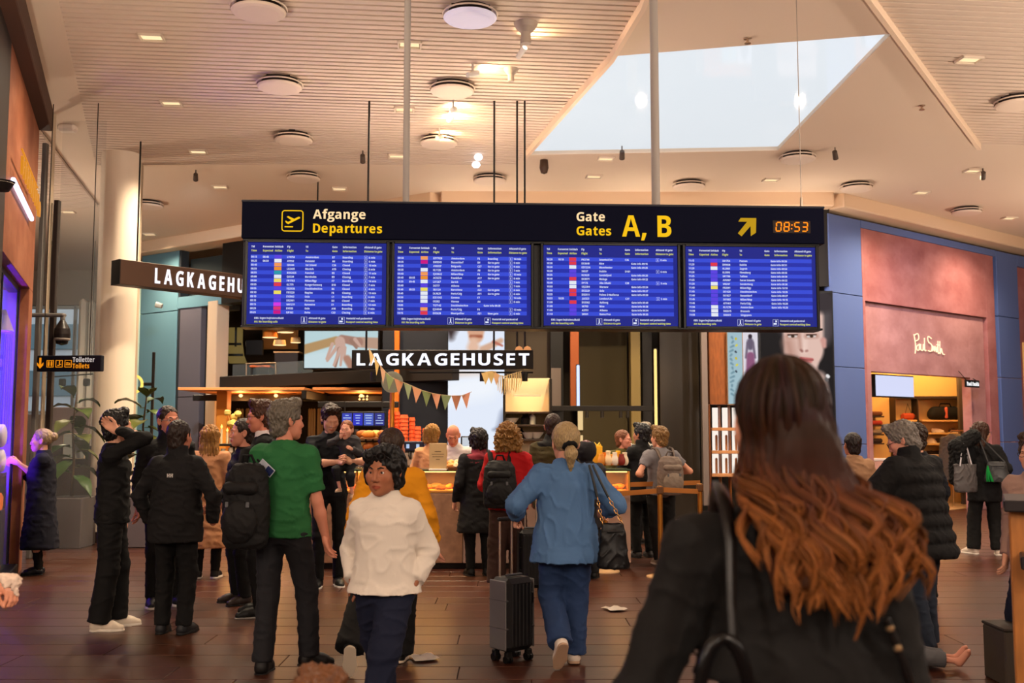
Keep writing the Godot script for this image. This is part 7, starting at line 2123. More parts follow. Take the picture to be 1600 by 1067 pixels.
	person("woman with long brown hair in a black blazer carrying bags by the pink shop", 6.13, 13.4, 168, {"h": 1.69, "face": "woman", "skin": fair, "hair": "long", "hang": 0.22, "hair_col": Color(0.30, 0.17, 0.10), "glasses": true, "look": -62.0, "build": 1.0,
		"wear": [top("blazer", Color(0.058, 0.055, 0.06), {"loose": 0.03, "hem": 0.20, "sleeve": 0.068}), trousers(BLACK, {"thigh": 0.095, "knee": 0.085, "ankle": 0.088})], "al": Vector3(0.26, 1.05, 0.12), "ar": Vector3(-0.22, 1.00, 0.08), "fl": Vector3(0.15, 0.085, 0.03), "fr": Vector3(-0.13, 0.085, -0.03), "yl": 40.0, "shoe": "sneaker", "shoe_col": Color(0.75, 0.68, 0.62), "sole_col": Color(0.85, 0.80, 0.75)})
	tote("large grey tote bag with pale handles on the blazer woman's left arm", P(5.80, 1.17, 13.2), 16, Vector3(0.36, 0.36, 0.14), Color(0.30, 0.28, 0.28), Color(0.72, 0.70, 0.72), 0.26)
	var hbag := handbag("grey shoulder bag with a green tassel on the blazer woman's back", P(6.18, 1.20, 13.14), -14, Vector3(0.30, 0.26, 0.12), Color(0.20, 0.20, 0.205), P(6.02, 1.52, 13.25))
	var tk := Sk.new()
	for i in 6:
		tk.tube(V3([Vector3(0, 0.07, 0), Vector3(0.012 * cos(i), 0, 0.012 * sin(i)), Vector3(0.035 * cos(i) + 0.02, -0.13, 0.02 * sin(i))]), F32([0.008, 0.012, 0.010]), 6)
	for i in tk.vs.size():
		tk.vs[i] += Vector3(-0.12, -0.12, 0.07)
	part(hbag, "tassel", tk, ct(0.02, 0.50, 0.20), "bright green tassel")
	var coat := thing("carried_coat", "black fur trimmed coat slung over the blazer woman's left shoulder", "coat", P(5.84, 1.42, 13.28))
	var cf := Field.new(Vector3(-0.22, -0.55, -0.16), Vector3(0.22, 0.2, 0.16), 0.016)
	cf.cone(Vector3(0.12, 0.10, 0), Vector3(-0.10, -0.04, 0.02), 0.09, 0.10, 0.03)
	cf.cone(Vector3(-0.10, -0.04, 0.02), Vector3(-0.10, -0.45, 0.0), 0.10, 0.10, 0.03)
	var ck := Sk.new()
	ck.net(cf, [0.03, Vector3(28, 28, 28), 3])
	part(coat, "fabric", ck, cloth(BLACK))
	person("grey brown haired person with glasses in a beige top, cut by the right edge", 3.43, 6.75, -48, {"h": 1.56, "face": "woman", "skin": fair, "hair": "short", "hair_col": Color(0.34, 0.25, 0.18), "glasses": true, "wear": [top("top", Color(0.60, 0.48, 0.42), {"loose": 0.02, "collar": "shirt"}), trousers(Color(0.08, 0.10, 0.17))], "fr": Vector3(-0.18, 0.085, 0.02), "shoe": "leather"})
	# --- left edge
	person("woman with a blonde bun in a long navy coat by the violet shop window", -5.28, 11.6, -72, {"h": 1.60, "face": "woman", "skin": fair, "hair": "bun", "hair_col": Color(0.76, 0.64, 0.48), "build": 1.0,
		"wear": [top("coat", Color(0.055, 0.055, 0.105), {"hem": 0.55, "flare": 0.05, "loose": 0.035, "sleeve": 0.074, "reach": 0.66, "cuff": 0.06, "collar": "shirt"}), trousers(BLACK, {"ankle": 0.036, "knee": 0.05})], "al": Vector3(0.03, 1.24, 0.26), "ar": Vector3(-0.12, 1.22, 0.30), "hr": {"dir": Vector3(0.1, 0.4, 1), "back": Vector3(-1, 0, 0), "curl": 30}, "hl": {"dir": Vector3(-0.1, 0.4, 1), "curl": 30}, "shoe": "heel", "shoe_col": Color(0.05, 0.05, 0.08)})
	var hx := -2.60
	person("person beyond the left edge of whom only a hand with a crumpled napkin reaches in", hx, 4.5, 62, {"h": 1.66, "face": "woman", "skin": Color(0.85, 0.58, 0.46), "hair": "long", "hair_col": Color(0.3, 0.2, 0.12), "wear": [top("sweater", Color(0.35, 0.25, 0.22), {"reach": 0.80}), trousers(INK)], "al": Vector3(0.24, 0.90, 0.28), "hl": {"dir": Vector3(-0.1, -0.2, 1), "curl": 45, "back": Vector3(0.3, 1, 0)}, "ar": Vector3(-0.16, 0.95, 0.25), "shoe": "leather"})
	var nap := thing("napkin", "crumpled white napkin held in the hand at the left edge", "napkin", at(18, 908, 4.35))
	var nf := Field.new(Vector3(-0.07, -0.09, -0.06), Vector3(0.07, 0.06, 0.06), 0.007)
	nf.ellip(Vector3(0, 0, 0), Vector3(0.042, 0.028, 0.035), 0.01)
	nf.cone(Vector3(0.01, 0, 0.01), Vector3(0.03, -0.055, 0.01), 0.018, 0.008, 0.01)
	nf.cone(Vector3(0, 0.0, 0), Vector3(-0.035, 0.012, 0.0), 0.016, 0.022, 0.01)
	ck = Sk.new()
	ck.net(nf, [0.012, Vector3(45, 45, 45), 3])
	part(nap, "paper", ck, ct(0.90, 0.80, 0.72))
	# --- children near the camera
	person("toddler with light brown hair whose head shows at the lower edge", -0.475, 2.5, 170, {"h": 0.975, "category": "child", "face": "child", "skin": fair, "hair": "short", "hair_col": Color(0.52, 0.32, 0.18), "head": 0.86, "build": 0.78, "wear": [top("jumper", Color(0.5, 0.35, 0.25), {"collar": "crew", "sleeve": 0.045, "cuff": 0.035}), trousers(Color(0.15, 0.16, 0.2), {"thigh": 0.06, "knee": 0.05, "ankle": 0.045, "rise": 0.05})], "shoe": "sneaker", "foot": 1.05})
	person("barefoot small child sitting on the floor by the bowed man's feet, one leg stretched out", 2.56, 7.1, 78, {"h": 0.92, "lift": -0.385, "category": "child", "face": "child", "skin": Color(0.86, 0.60, 0.50), "barefoot": true, "skin_cell": 0.007, "hair": "crop", "hair_col": Color(0.5, 0.34, 0.2), "head": 0.82, "build": 0.75, "wear": [top("jumper", Color(0.30, 0.30, 0.31), {"collar": "crew", "sleeve": 0.045, "cuff": 0.035}), trousers(Color(0.34, 0.34, 0.35), {"thigh": 0.062, "knee": 0.052, "ankle": 0.050, "rise": 0.05, "stop": 0.60})], "fl": Vector3(0.10, 0.44, 0.55), "fr": Vector3(-0.02, 0.45, 0.42), "kl": Vector3(0, 1, 0.2), "kr": Vector3(0, 1, 0.2), "yl": 0.0, "pl": -62.0, "pr": -62.0})
	foreground_woman()

func back_logo(p: Node3D) -> void:
	var j: Dictionary = p.get_meta("joints")
	var k := Sk.new()
	for s in [-1.0, 1.0]:
		for e in [-1.0, 1.0]:
			k.box(Vector3((0.0135 * s + 0.007 * e), 0, 0), Vector3(0.005, 0.030, 0.012), 0.001)
		k.box(Vector3(0.0135 * s, 0, 0), Vector3(0.016, 0.006, 0.012), 0.001)
	var b := Basis(-j.side, j.up, -j.fwd)
	var w := Sk.new()
	w.join(k, Transform3D(b, j.neck - j.up * 0.15 - j.fwd * 0.142 - j.side * 0.012))
	part(p, "back_logo", w, ct(0.85, 0.83, 0.80), "small white two letter logo")

func luggage_tag(p: Node3D) -> void:
	var j: Dictionary = p.get_meta("joints")
	var t := thing("luggage_tag", "blue and white tag clipped to the black rucksack's shoulder strap", "tag", p.transform * (j.neck + j.side * 0.05 - j.up * 0.155 - j.fwd * 0.165))
	t.rotation = Vector3(0, p.rotation.y + PI, -0.7)
	part(t, "card", block(Vector3.ZERO, Vector3(0.125, 0.062, 0.008), 0.003), ct(0.62, 0.64, 0.68, 0.4))
	part(t, "border_print", block(Vector3(0.03, 0, 0.002), Vector3(0.055, 0.05, 0.008), 0.002), ct(0.10, 0.14, 0.30, 0.4))
	part(t, "clip", block(Vector3(-0.075, 0.0, 0), Vector3(0.03, 0.014, 0.01), 0.003), ct(0.06, 0.06, 0.06))

func scrunchie(p: Node3D) -> void:
	var j: Dictionary = p.get_meta("joints")
	var k := Sk.new()
	var pts := PackedVector3Array()
	var rr := PackedFloat32Array()
	for i in 17:
		pts.append(Vector3(cos(TAU * i / 16) * 0.034, sin(TAU * i / 16) * 0.036, 0))
		rr.append(0.014 + 0.003 * sin(i * 2.6))
	k.tube(pts, rr, 7)
	var w := Sk.new()
	w.join(k, j.hx * Transform3D(Basis(Vector3(1, 0, 0), -0.98), Vector3(0, -0.014, -0.120)))
	part(p, "scrunchie", w, ct(0.05, 0.045, 0.045))

# the woman close to the camera, seen from behind: long wavy auburn hair over a black sweater
func foreground_woman() -> void:
	var p := person("large close woman from behind with long wavy auburn hair and a black sweater", 0.53, 2.0, 180, {"h": 1.735, "face": "woman", "skin": Color(0.76, 0.52, 0.42), "build": 0.99, "shoulders": 0.102, "cell": 0.008, "skin_cell": 0.012,
		"wear": [top("sweater", Color(0.050, 0.042, 0.040), {"hem": -0.235, "loose": 0.006, "sleeve": 0.057, "cuff": 0.048, "wave": [0.006, Vector3(7, 12, 7), 2]}), trousers(Color(0.28, 0.31, 0.36), {"rise": 0.24, "thigh": 0.095})],
		"al": Vector3(0.235, 0.86, 0.06), "ar": Vector3(-0.135, 0.86, 0.05), "el": Vector3(1, 0, -0.6), "er": Vector3(-0.6, 0, -1), "sr": Vector3(0.02, 0, 0), "shoe": "leather"})
	var j: Dictionary = p.get_meta("joints")
	var hx: Transform3D = j.hx
	var m := StandardMaterial3D.new()
	m.vertex_color_use_as_albedo = true
	m.roughness = 0.55
	m.metallic_specular = 0.25
	var rng := RandomNumberGenerator.new()
	rng.seed = 31
	var dark := lin(Color(0.13, 0.075, 0.052))
	var mid := lin(Color(0.29, 0.155, 0.088))
	var tip := lin(Color(0.53, 0.32, 0.155))
	# cap of hair over the skull and the mass beneath the locks
	var f := Field.new(Vector3(-0.30, 1.20, -0.30), Vector3(0.30, 1.85, 0.16), 0.0085)
	var h: Vector3 = hx.origin
	f.ellip(h + Vector3(0, 0.032, -0.018), Vector3(0.075, 0.092, 0.098), 0.01)
	f.loft(Vector3(-0.05, 1.32, -0.135), Vector3(0, h.y + 0.05, h.z - 0.045), Vector3(1, 0, 0), [[0, 0.115, 0.018, 0], [0.2, 0.120, 0.028, 0], [0.5, 0.090, 0.040, 0.0], [0.75, 0.077, 0.068, 0.0], [1.0, 0.068, 0.078, 0.0]], 0.04)
	f.ellip(h + Vector3(0, -0.03, 0.12), Vector3(0.074, 0.13, 0.088), 0.01, 1)
	var base := Sk.new()
	base.net(f, [0.012, Vector3(40, 3, 40), 8])
	for i in base.cs.size():
		var t := clampf((1.66 - base.vs[i].y) / 0.36, 0.0, 1.0)
		base.cs[i] = dark.lerp(mid * 0.8, t)
	part(p, "hair", base, m)
	# locks: each a bundle of strands that share a way and part a little
	var skull := Vector3(0.081, 0.101, 0.106)
	for l in 62:
		var a := lerpf(-1.0, 1.0, (l + rng.randf() * 0.8) / 62.0)
		var inner := rng.randf()
		var lock := Sk.new()
		# a: -1 is the woman's left (left in the picture), 1 her right
		var ang := a * 1.75
		var long := 1.0
		var end_y := lerpf(1.335, 1.265, clampf((a + 1.0) * 0.9, 0.0, 1.0)) + rng.randf_range(-0.02, 0.085)
		if a > 0.35:
			end_y += 0.02 + (a - 0.35) * 0.04
		if a < -0.75:
			end_y += 0.04
		var end_x := -(lerpf(-0.085, 0.185, (a + 1.0) * 0.5) + rng.randf_range(-0.012, 0.012))
		var phase := rng.randf() * TAU
		var wav := rng.randf_range(0.010, 0.024)
		var n := 26
		for s in 9:
			var off := Vector2(rng.randf_range(-1, 1), rng.randf_range(-1, 1))
			var pts := PackedVector3Array()
			var rr := PackedFloat32Array()
			var stray := rng.randf()
			var shade := rng.randf_range(0.5, 1.45)
			var cols := []
			for i in n:
				var t := float(i) / (n - 1)
				# over the skull, from the parting down to the nape
				var el := lerpf(1.50, -0.55, clampf(t / 0.34, 0.0, 1.0))
				var on := Vector3(-sin(ang) * cos(el) * skull.x, sin(el) * skull.y, -cos(ang) * cos(el) * skull.z) * (1.0 + 0.05 * inner + 0.03 * off.x) + h + Vector3(0, 0.032, -0.018)
				var nape := Vector3(-sin(ang) * 0.086, h.y - 0.055, h.z - 0.018 - cos(ang) * 0.085)
				var back := Vector3(end_x, end_y - 0.02 * off.y, -0.150 - 0.020 * inner - 0.010 * cos(ang) + 0.02 * maxf(0.0, absf(a) - 0.7))
				var q := on
				if t > 0.34:
					var u := (t - 0.34) / 0.66
					var c1 := nape + Vector3(-sin(ang) * 0.016, -0.13, -0.035 * (1.0 - absf(a) * 0.4))
					var c2 := back + Vector3(-0.03 * sin(ang), 0.12, 0.0)
					q = on.bezier_interpolate(c1 + Vector3(0, 0.05, 0), c2, back, u)
				var w := smoothstep(0.35, 0.95, t)
				q.x += (sin(phase + t * 17.0 + stray * 0.7) * wav + off.x * 0.012 * (1.0 - 0.65 * w)) * (0.25 + w)
				q.z += cos(phase + t * 17.0 + off.y) * wav * 0.55 * w + off.y * 0.006
				pts.append(q)
				rr.append(lerpf(0.0042, 0.0034, t) * (1.0 - pow(t, 9.0)) + 0.0004)
				var c := dark.lerp(mid, smoothstep(0.22, 0.68, t + 0.06 * off.x)).lerp(tip, smoothstep(0.62, 1.0, t + 0.08 * off.y) * 0.85) * shade
				cols.append(Color(c.r, c.g, c.b, 1.0))
			var from := lock.cs.size()
			lock.tube(pts, rr, 5)
			for i in n:
				for e in 5:
					lock.cs[from + i * 5 + e] = cols[i]
			lock.cs[from + n * 5] = cols[0]
			lock.cs[from + n * 5 + 1] = cols[n - 1]
		part(p, "hair_lock", lock, m)
	# shoulder bag on her left with its strap, thin strap on her right, belt patch
	var t := thing("shoulder_bag", "shiny black shoulder bag hanging at the auburn haired woman's left hip", "bag")
	t.transform = p.transform
	var bf := Field.new(Vector3(0.02, 0.72, -0.28), Vector3(0.30, 1.20, -0.05), 0.010)
	bf.loft(Vector3(0.165, 0.80, -0.165), Vector3(0.165, 1.15, -0.165), Vector3(1, 0, -0.15), [[0, 0.10, 0.055, 0], [0.3, 0.11, 0.06, 0], [0.8, 0.085, 0.045, 0], [1.0, 0.05, 0.022, 0]], 0.02)
	var k := Sk.new()
	k.net(bf, [0.012, Vector3(14, 9, 14), 5, 1])
	part(t, "body", k, ct(0.025, 0.025, 0.03, 0.22))
	k = Sk.new()
	var hp := PackedVector3Array()
	var hr := PackedFloat32Array()
	for i in 15:
		hp.append(Vector3(0.168 - cos(PI * i / 14.0) * 0.047, 1.10 + sin(PI * i / 14.0) * 0.145, -0.21))
		hr.append(0.0125)
	k.tube(hp, hr, 8)
	part(t, "top_handle", k, ct(0.025, 0.025, 0.03, 0.22))
	k = Sk.new()
	k.tube(V3([Vector3(0.150, 1.22, -0.205), Vector3(0.145, 1.30, -0.172), Vector3(0.138, 1.40, -0.142), Vector3(0.134, 1.462, -0.085), Vector3(0.130, 1.487, -0.02), Vector3(0.125, 1.46, 0.06), Vector3(0.12, 1.35, 0.13)]), F32([0.010, 0.011, 0.014, 0.02, 0.022, 0.018, 0.012]), 8, Color.WHITE, 0.5)
	part(t, "strap", k, ct(0.055, 0.04, 0.035, 0.35))
	t = thing("cross_strap", "thin black bag strap with metal joints at the auburn haired woman's right waist", "bag strap")
	t.transform = p.transform
	k = Sk.new()
	k.tube(V3([Vector3(-0.145, 1.26, -0.118), Vector3(-0.175, 1.18, -0.115), Vector3(-0.205, 1.10, -0.10), Vector3(-0.23, 1.02, -0.07)]), F32([0.008, 0.008, 0.008, 0.008]), 6)
	part(t, "strap", k, ct(0.06, 0.05, 0.05, 0.3))
	k = Sk.new()
	for q in [Vector3(-0.150, 1.245, -0.12), Vector3(-0.163, 1.21, -0.12)]:
		k.box(q, Vector3(0.014, 0.012, 0.012), 0.003)
	part(t, "joint", k, metal(Color(0.75, 0.65, 0.5), 0.3))
	k = Sk.new()
	k.box(Vector3(-0.085, 1.105, -0.132), Vector3(0.085, 0.05, 0.012), 0.003, Transform3D(Basis(Vector3(0, 1, 0), 0.25), Vector3(-0.03, 0, 0.03)))
	part(p, "belt_patch", k, ct(0.72, 0.26, 0.10), "orange patch on the jeans' waistband")
# ---------------------------------------------------------------- materials and small helpers
var mats := {}

func cloth(c: Color, rough := 0.85, tinted := false, sub := 0.0) -> StandardMaterial3D:
	var key := [c, rough, tinted, sub]
	if not mats.has(key):
		var m := StandardMaterial3D.new()
		m.albedo_color = c
		m.roughness = rough
		m.metallic_specular = 0.35
		m.vertex_color_use_as_albedo = tinted
		mats[key] = m
	return mats[key]

func hair_mat(c: Color) -> StandardMaterial3D:
	var key := ["hair", c]
	if not mats.has(key):
		var m := StandardMaterial3D.new()
		m.albedo_color = c
		m.roughness = 0.5
		m.metallic_specular = 0.4
		m.uv1_triplanar = true
		m.uv1_scale = Vector3(14, 2.0, 14)
		if not mats.has("hair_noise"):
			var n := FastNoiseLite.new()
			n.seed = 11
			n.frequency = 0.06
			var t := NoiseTexture2D.new()
			t.width = 256
			t.height = 256
			t.seamless = true
			t.noise = n
			var g := Gradient.new()
			g.set_color(0, Color(0.45, 0.45, 0.45))
			g.set_color(1, Color(1.0, 1.0, 1.0))
			t.color_ramp = g
			mats["hair_noise"] = t
		m.albedo_texture = mats["hair_noise"]
		mats[key] = m
	return mats[key]

func metal(c: Color, rough := 0.35) -> StandardMaterial3D:
	var key := ["metal", c, rough]
	if not mats.has(key):
		var m := StandardMaterial3D.new()
		m.albedo_color = c
		m.roughness = rough
		m.metallic = 0.9
		mats[key] = m
	return mats[key]

func glow(c: Color, power := 1.0) -> StandardMaterial3D:
	var key := ["glow", c, power]
	if not mats.has(key):
		var m := StandardMaterial3D.new()
		m.albedo_color = Color(0.02, 0.02, 0.02)
		m.emission_enabled = true
		m.emission = c
		m.emission_energy_multiplier = power
		mats[key] = m
	return mats[key]

func glass(alpha := 0.06, tint := Color(0.9, 0.95, 0.95)) -> StandardMaterial3D:
	var key := ["glass", alpha, tint]
	if not mats.has(key):
		var m := StandardMaterial3D.new()
		m.albedo_color = Color(tint, alpha)
		m.transparency = BaseMaterial3D.TRANSPARENCY_ALPHA
		m.roughness = 0.05
		m.metallic_specular = 0.28
		mats[key] = m
	return mats[key]

# a thing at the root: a Node3D at its base
func thing(called: String, label: String, category: String, at := Vector3.ZERO, turn := 0.0, group := "") -> Node3D:
	var o := Node3D.new()
	o.name = called
	add_child(o, true)
	o.position = at
	o.rotation.y = deg_to_rad(turn)
	o.set_meta("label", label)
	o.set_meta("category", category)
	if group:
		o.set_meta("group", group)
	return o

# a piece of the setting
func struct(called: String, sk: Sk, m: Material, at := Vector3.ZERO, turn := 0.0, label := "") -> MeshInstance3D:
	var o := part(self, called, sk, m, label, "structure")
	o.position = at
	o.rotation.y = deg_to_rad(turn)
	return o

func block(c: Vector3, s: Vector3, ch := 0.004) -> Sk:
	var k := Sk.new()
	k.box(c, s, ch)
	return k

# a place: x to the right, y up from the floor, d metres ahead of the camera
func P(x: float, y: float, d: float) -> Vector3:
	return Vector3(x, y, -d)
# ---------------------------------------------------------------- people
var heads := {}
var hands := {}
var shoes := {}

# a head round the origin at ear height, facing +z; jaw and brow set the kind
func head(kind: String) -> Sk:
	if heads.has(kind):
		return heads[kind]
	var cell := 0.0042
	var jaw := 0.054
	var brow := 0.010
	var nose := 1.0
	var full := 0.0
	if kind == "woman":
		jaw = 0.050; brow = 0.006; nose = 0.88
	if kind == "full":
		jaw = 0.058; brow = 0.007; nose = 1.0; full = 0.007; cell = 0.0036
	if kind == "child":
		jaw = 0.050; brow = 0.004; nose = 0.6; full = 0.008
	var f := Field.new(Vector3(-0.10, -0.14, -0.125), Vector3(0.10, 0.135, 0.135), cell)
	f.ellip(Vector3(0, 0.033, -0.016), Vector3(0.075, 0.088, 0.097), 0.01)
	f.ellip(Vector3(0, -0.035, 0.028), Vector3(0.062 + full, 0.066, 0.058), 0.03)
	f.ellip(Vector3(0, -0.070, 0.038), Vector3(jaw, 0.044, 0.048), 0.025)
	f.ellip(Vector3(0, -0.099, 0.066), Vector3(0.022, 0.016, 0.018), 0.025)
	for s: float in [-1.0, 1.0]:
		f.ellip(Vector3(0.038 * s, -0.022, 0.062), Vector3(0.026 + full, 0.026 + full, 0.024), 0.02)
		f.cone(Vector3(0.012 * s, 0.021, 0.085), Vector3(0.042 * s, 0.022, 0.072), brow, brow * 0.8, 0.018)
		f.ellip(Vector3(0.032 * s, 0.004, 0.092), Vector3(0.021, 0.012, 0.014), 0.012, 1)
	f.cone(Vector3(0, 0.012, 0.082), Vector3(0, -0.030, 0.083 + 0.020 * nose), 0.008, 0.0115 * nose, 0.012)
	for s: float in [-1.0, 1.0]:
		f.ellip(Vector3(0.0115 * s, -0.036, 0.089 + 0.005 * nose), Vector3(0.0085, 0.008, 0.010) * nose, 0.008)
		# eyelids round the eye
		f.cone(Vector3(0.019 * s, 0.007, 0.0815), Vector3(0.032 * s, 0.0135, 0.0830), 0.0045, 0.0052, 0.004)
		f.cone(Vector3(0.032 * s, 0.0135, 0.0830), Vector3(0.046 * s, 0.007, 0.0715), 0.0052, 0.0042, 0.004)
		f.cone(Vector3(0.019 * s, 0.001, 0.0805), Vector3(0.032 * s, -0.0065, 0.0800), 0.0040, 0.0045, 0.005)
		f.cone(Vector3(0.032 * s, -0.0065, 0.0800), Vector3(0.045 * s, 0.001, 0.0700), 0.0045, 0.0038, 0.005)
		# ears
		var t := Basis(Vector3(0, 1, 0), -0.45 * s) * Basis(Vector3(1, 0, 0), -0.15)
		f.ellip(Vector3(0.077 * s, -0.004, -0.012), Vector3(0.009, 0.033, 0.019), 0.008, 0, t)
		f.ellip(Vector3(0.085 * s, -0.001, -0.006), Vector3(0.006, 0.020, 0.010), 0.006, 1, t)
		f.cone(Vector3(0.0, -0.0605, 0.0935), Vector3(0.020 * s, -0.0655, 0.083), 0.0055, 0.0035, 0.008)
		f.cone(Vector3(0.0, -0.0755, 0.0915), Vector3(0.018 * s, -0.0705, 0.083), 0.0065, 0.0035, 0.008)
	f.ellip(Vector3(0, -0.0678, 0.103), Vector3(0.019, 0.0022, 0.008), 0.003, 1)
	var sk := Sk.new()
	sk.net(f, [], true)
	heads[kind] = sk
	return sk

# a left hand: wrist at the origin, fingers down -y, palm to -x, thumb forward (+z); curl in degrees for each joint
func hand(curl: int) -> Sk:
	if hands.has(curl):
		return hands[curl]
	var f := Field.new(Vector3(-0.10, -0.20, -0.06), Vector3(0.035, 0.03, 0.09), 0.0042)
	var c := deg_to_rad(curl)
	var zs := [0.029, 0.0095, -0.0095, -0.028]
	var ls := [0.068, 0.076, 0.071, 0.056]
	for i in 4:
		var k := Vector3(0.003, -0.083 + absf(i - 1.0) * 0.004, zs[i])
		f.cone(Vector3(0, 0.0, zs[i] * 0.62), k, 0.0155, 0.0125, 0.016)
		var p := k
		var a := 0.15
		var r := 0.0095 if i < 3 else 0.0082
		for j in 3:
			a += c
			var l: float = ls[i] * [0.46, 0.31, 0.25][j]
			var q := p + Vector3(-sin(a), -cos(a), zs[i] * 0.12) * l
			f.cone(p, q, r, r * 0.93, 0.004)
			p = q
			r *= 0.93
	f.cone(Vector3(0, 0.03, 0), Vector3(0, -0.01, 0), 0.027, 0.024, 0.02, 0, Vector3(1.5, 0, 0))
	var t0 := Vector3(-0.004, -0.018, 0.022)
	var t1 := Vector3(-0.020, -0.048, 0.046)
	var t2 := t1 + Vector3(-0.012 - 0.010 * c, -0.032, 0.012 - 0.02 * c)
	var t3 := t2 + Vector3(-0.010 - 0.006 * c, -0.023, -0.002 - 0.012 * c)
	f.cone(t0, t1, 0.017, 0.0125, 0.014)
	f.cone(t1, t2, 0.0115, 0.0105, 0.005)
	f.cone(t2, t3, 0.0105, 0.0085, 0.004)
	var sk := Sk.new()
	sk.net(f)
	hands[curl] = sk
	return sk

# a shoe with its ankle over the origin and its toe to +z, sole at y = -0.085; returns [upper, sole]
func shoe(kind: String) -> Array:
	if shoes.has(kind):
		return shoes[kind]
	var low := -0.085
	var f := Field.new(Vector3(-0.07, low - 0.01, -0.11), Vector3(0.07, 0.05, 0.23), 0.006)
	var wide := 1.0 if kind != "heel" else 0.8
	f.cone(Vector3(0, -0.045, -0.03), Vector3(0, -0.052, 0.10), 0.040 * wide, 0.043 * wide, 0.02)
	f.cone(Vector3(0, -0.052, 0.10), Vector3(0.004, -0.062, 0.165), 0.043 * wide, 0.030 * wide, 0.02)
	f.cone(Vector3(0, -0.02, 0.03), Vector3(0, -0.05, 0.12), 0.034, 0.030 * wide, 0.02)
	f.cone(Vector3(0, 0.0 if kind != "heel" else -0.03, -0.012), Vector3(0, -0.05, -0.02), 0.044 * wide, 0.042 * wide, 0.02, 1)
	f.cutoff(Vector3(0, low + 0.012, 0), Vector3(0, -1, 0))
	var up := Sk.new()
	up.net(f)
	var g := Field.new(Vector3(-0.07, low - 0.01, -0.11), Vector3(0.07, 0.05, 0.23), 0.006)
	var th := 0.028 if kind == "sneaker" else 0.014
	g.cone(Vector3(0, low, -0.03), Vector3(0, low, 0.10), 0.043 * wide, 0.048 * wide, 0.02)
	g.cone(Vector3(0, low, 0.10), Vector3(0.004, low, 0.163), 0.048 * wide, 0.037 * wide, 0.02)
	g.cutoff(Vector3(0, low + th, 0), Vector3(0, 1, 0))
	g.cutoff(Vector3(0, low, 0), Vector3(0, -1, 0))
	var so := Sk.new()
	so.net(g)
	shoes[kind] = [up.mesh(), so.mesh()]
	return shoes[kind]

# two bones from s to t bent towards pole
func bend(s: Vector3, t: Vector3, l1: float, l2: float, pole: Vector3) -> Vector3:
	var d := t - s
	var l := clampf(d.length(), 0.05, (l1 + l2) * 0.998)
	d = d.normalized()
	var a := (l1 * l1 - l2 * l2 + l * l) / (2.0 * l)
	var hh := sqrt(maxf(l1 * l1 - a * a, 0.0))
	var side := (pole - d * pole.dot(d)).normalized()
	return s + d * a + side * hh

func limb_basis(dir: Vector3, out: Vector3) -> Basis:
	var y := -dir.normalized()
	var x := (out - y * out.dot(y)).normalized()
	return Basis(x, y, x.cross(y))

const HAIR_WAVE := [0.010, Vector3(60, 14, 60), 5]

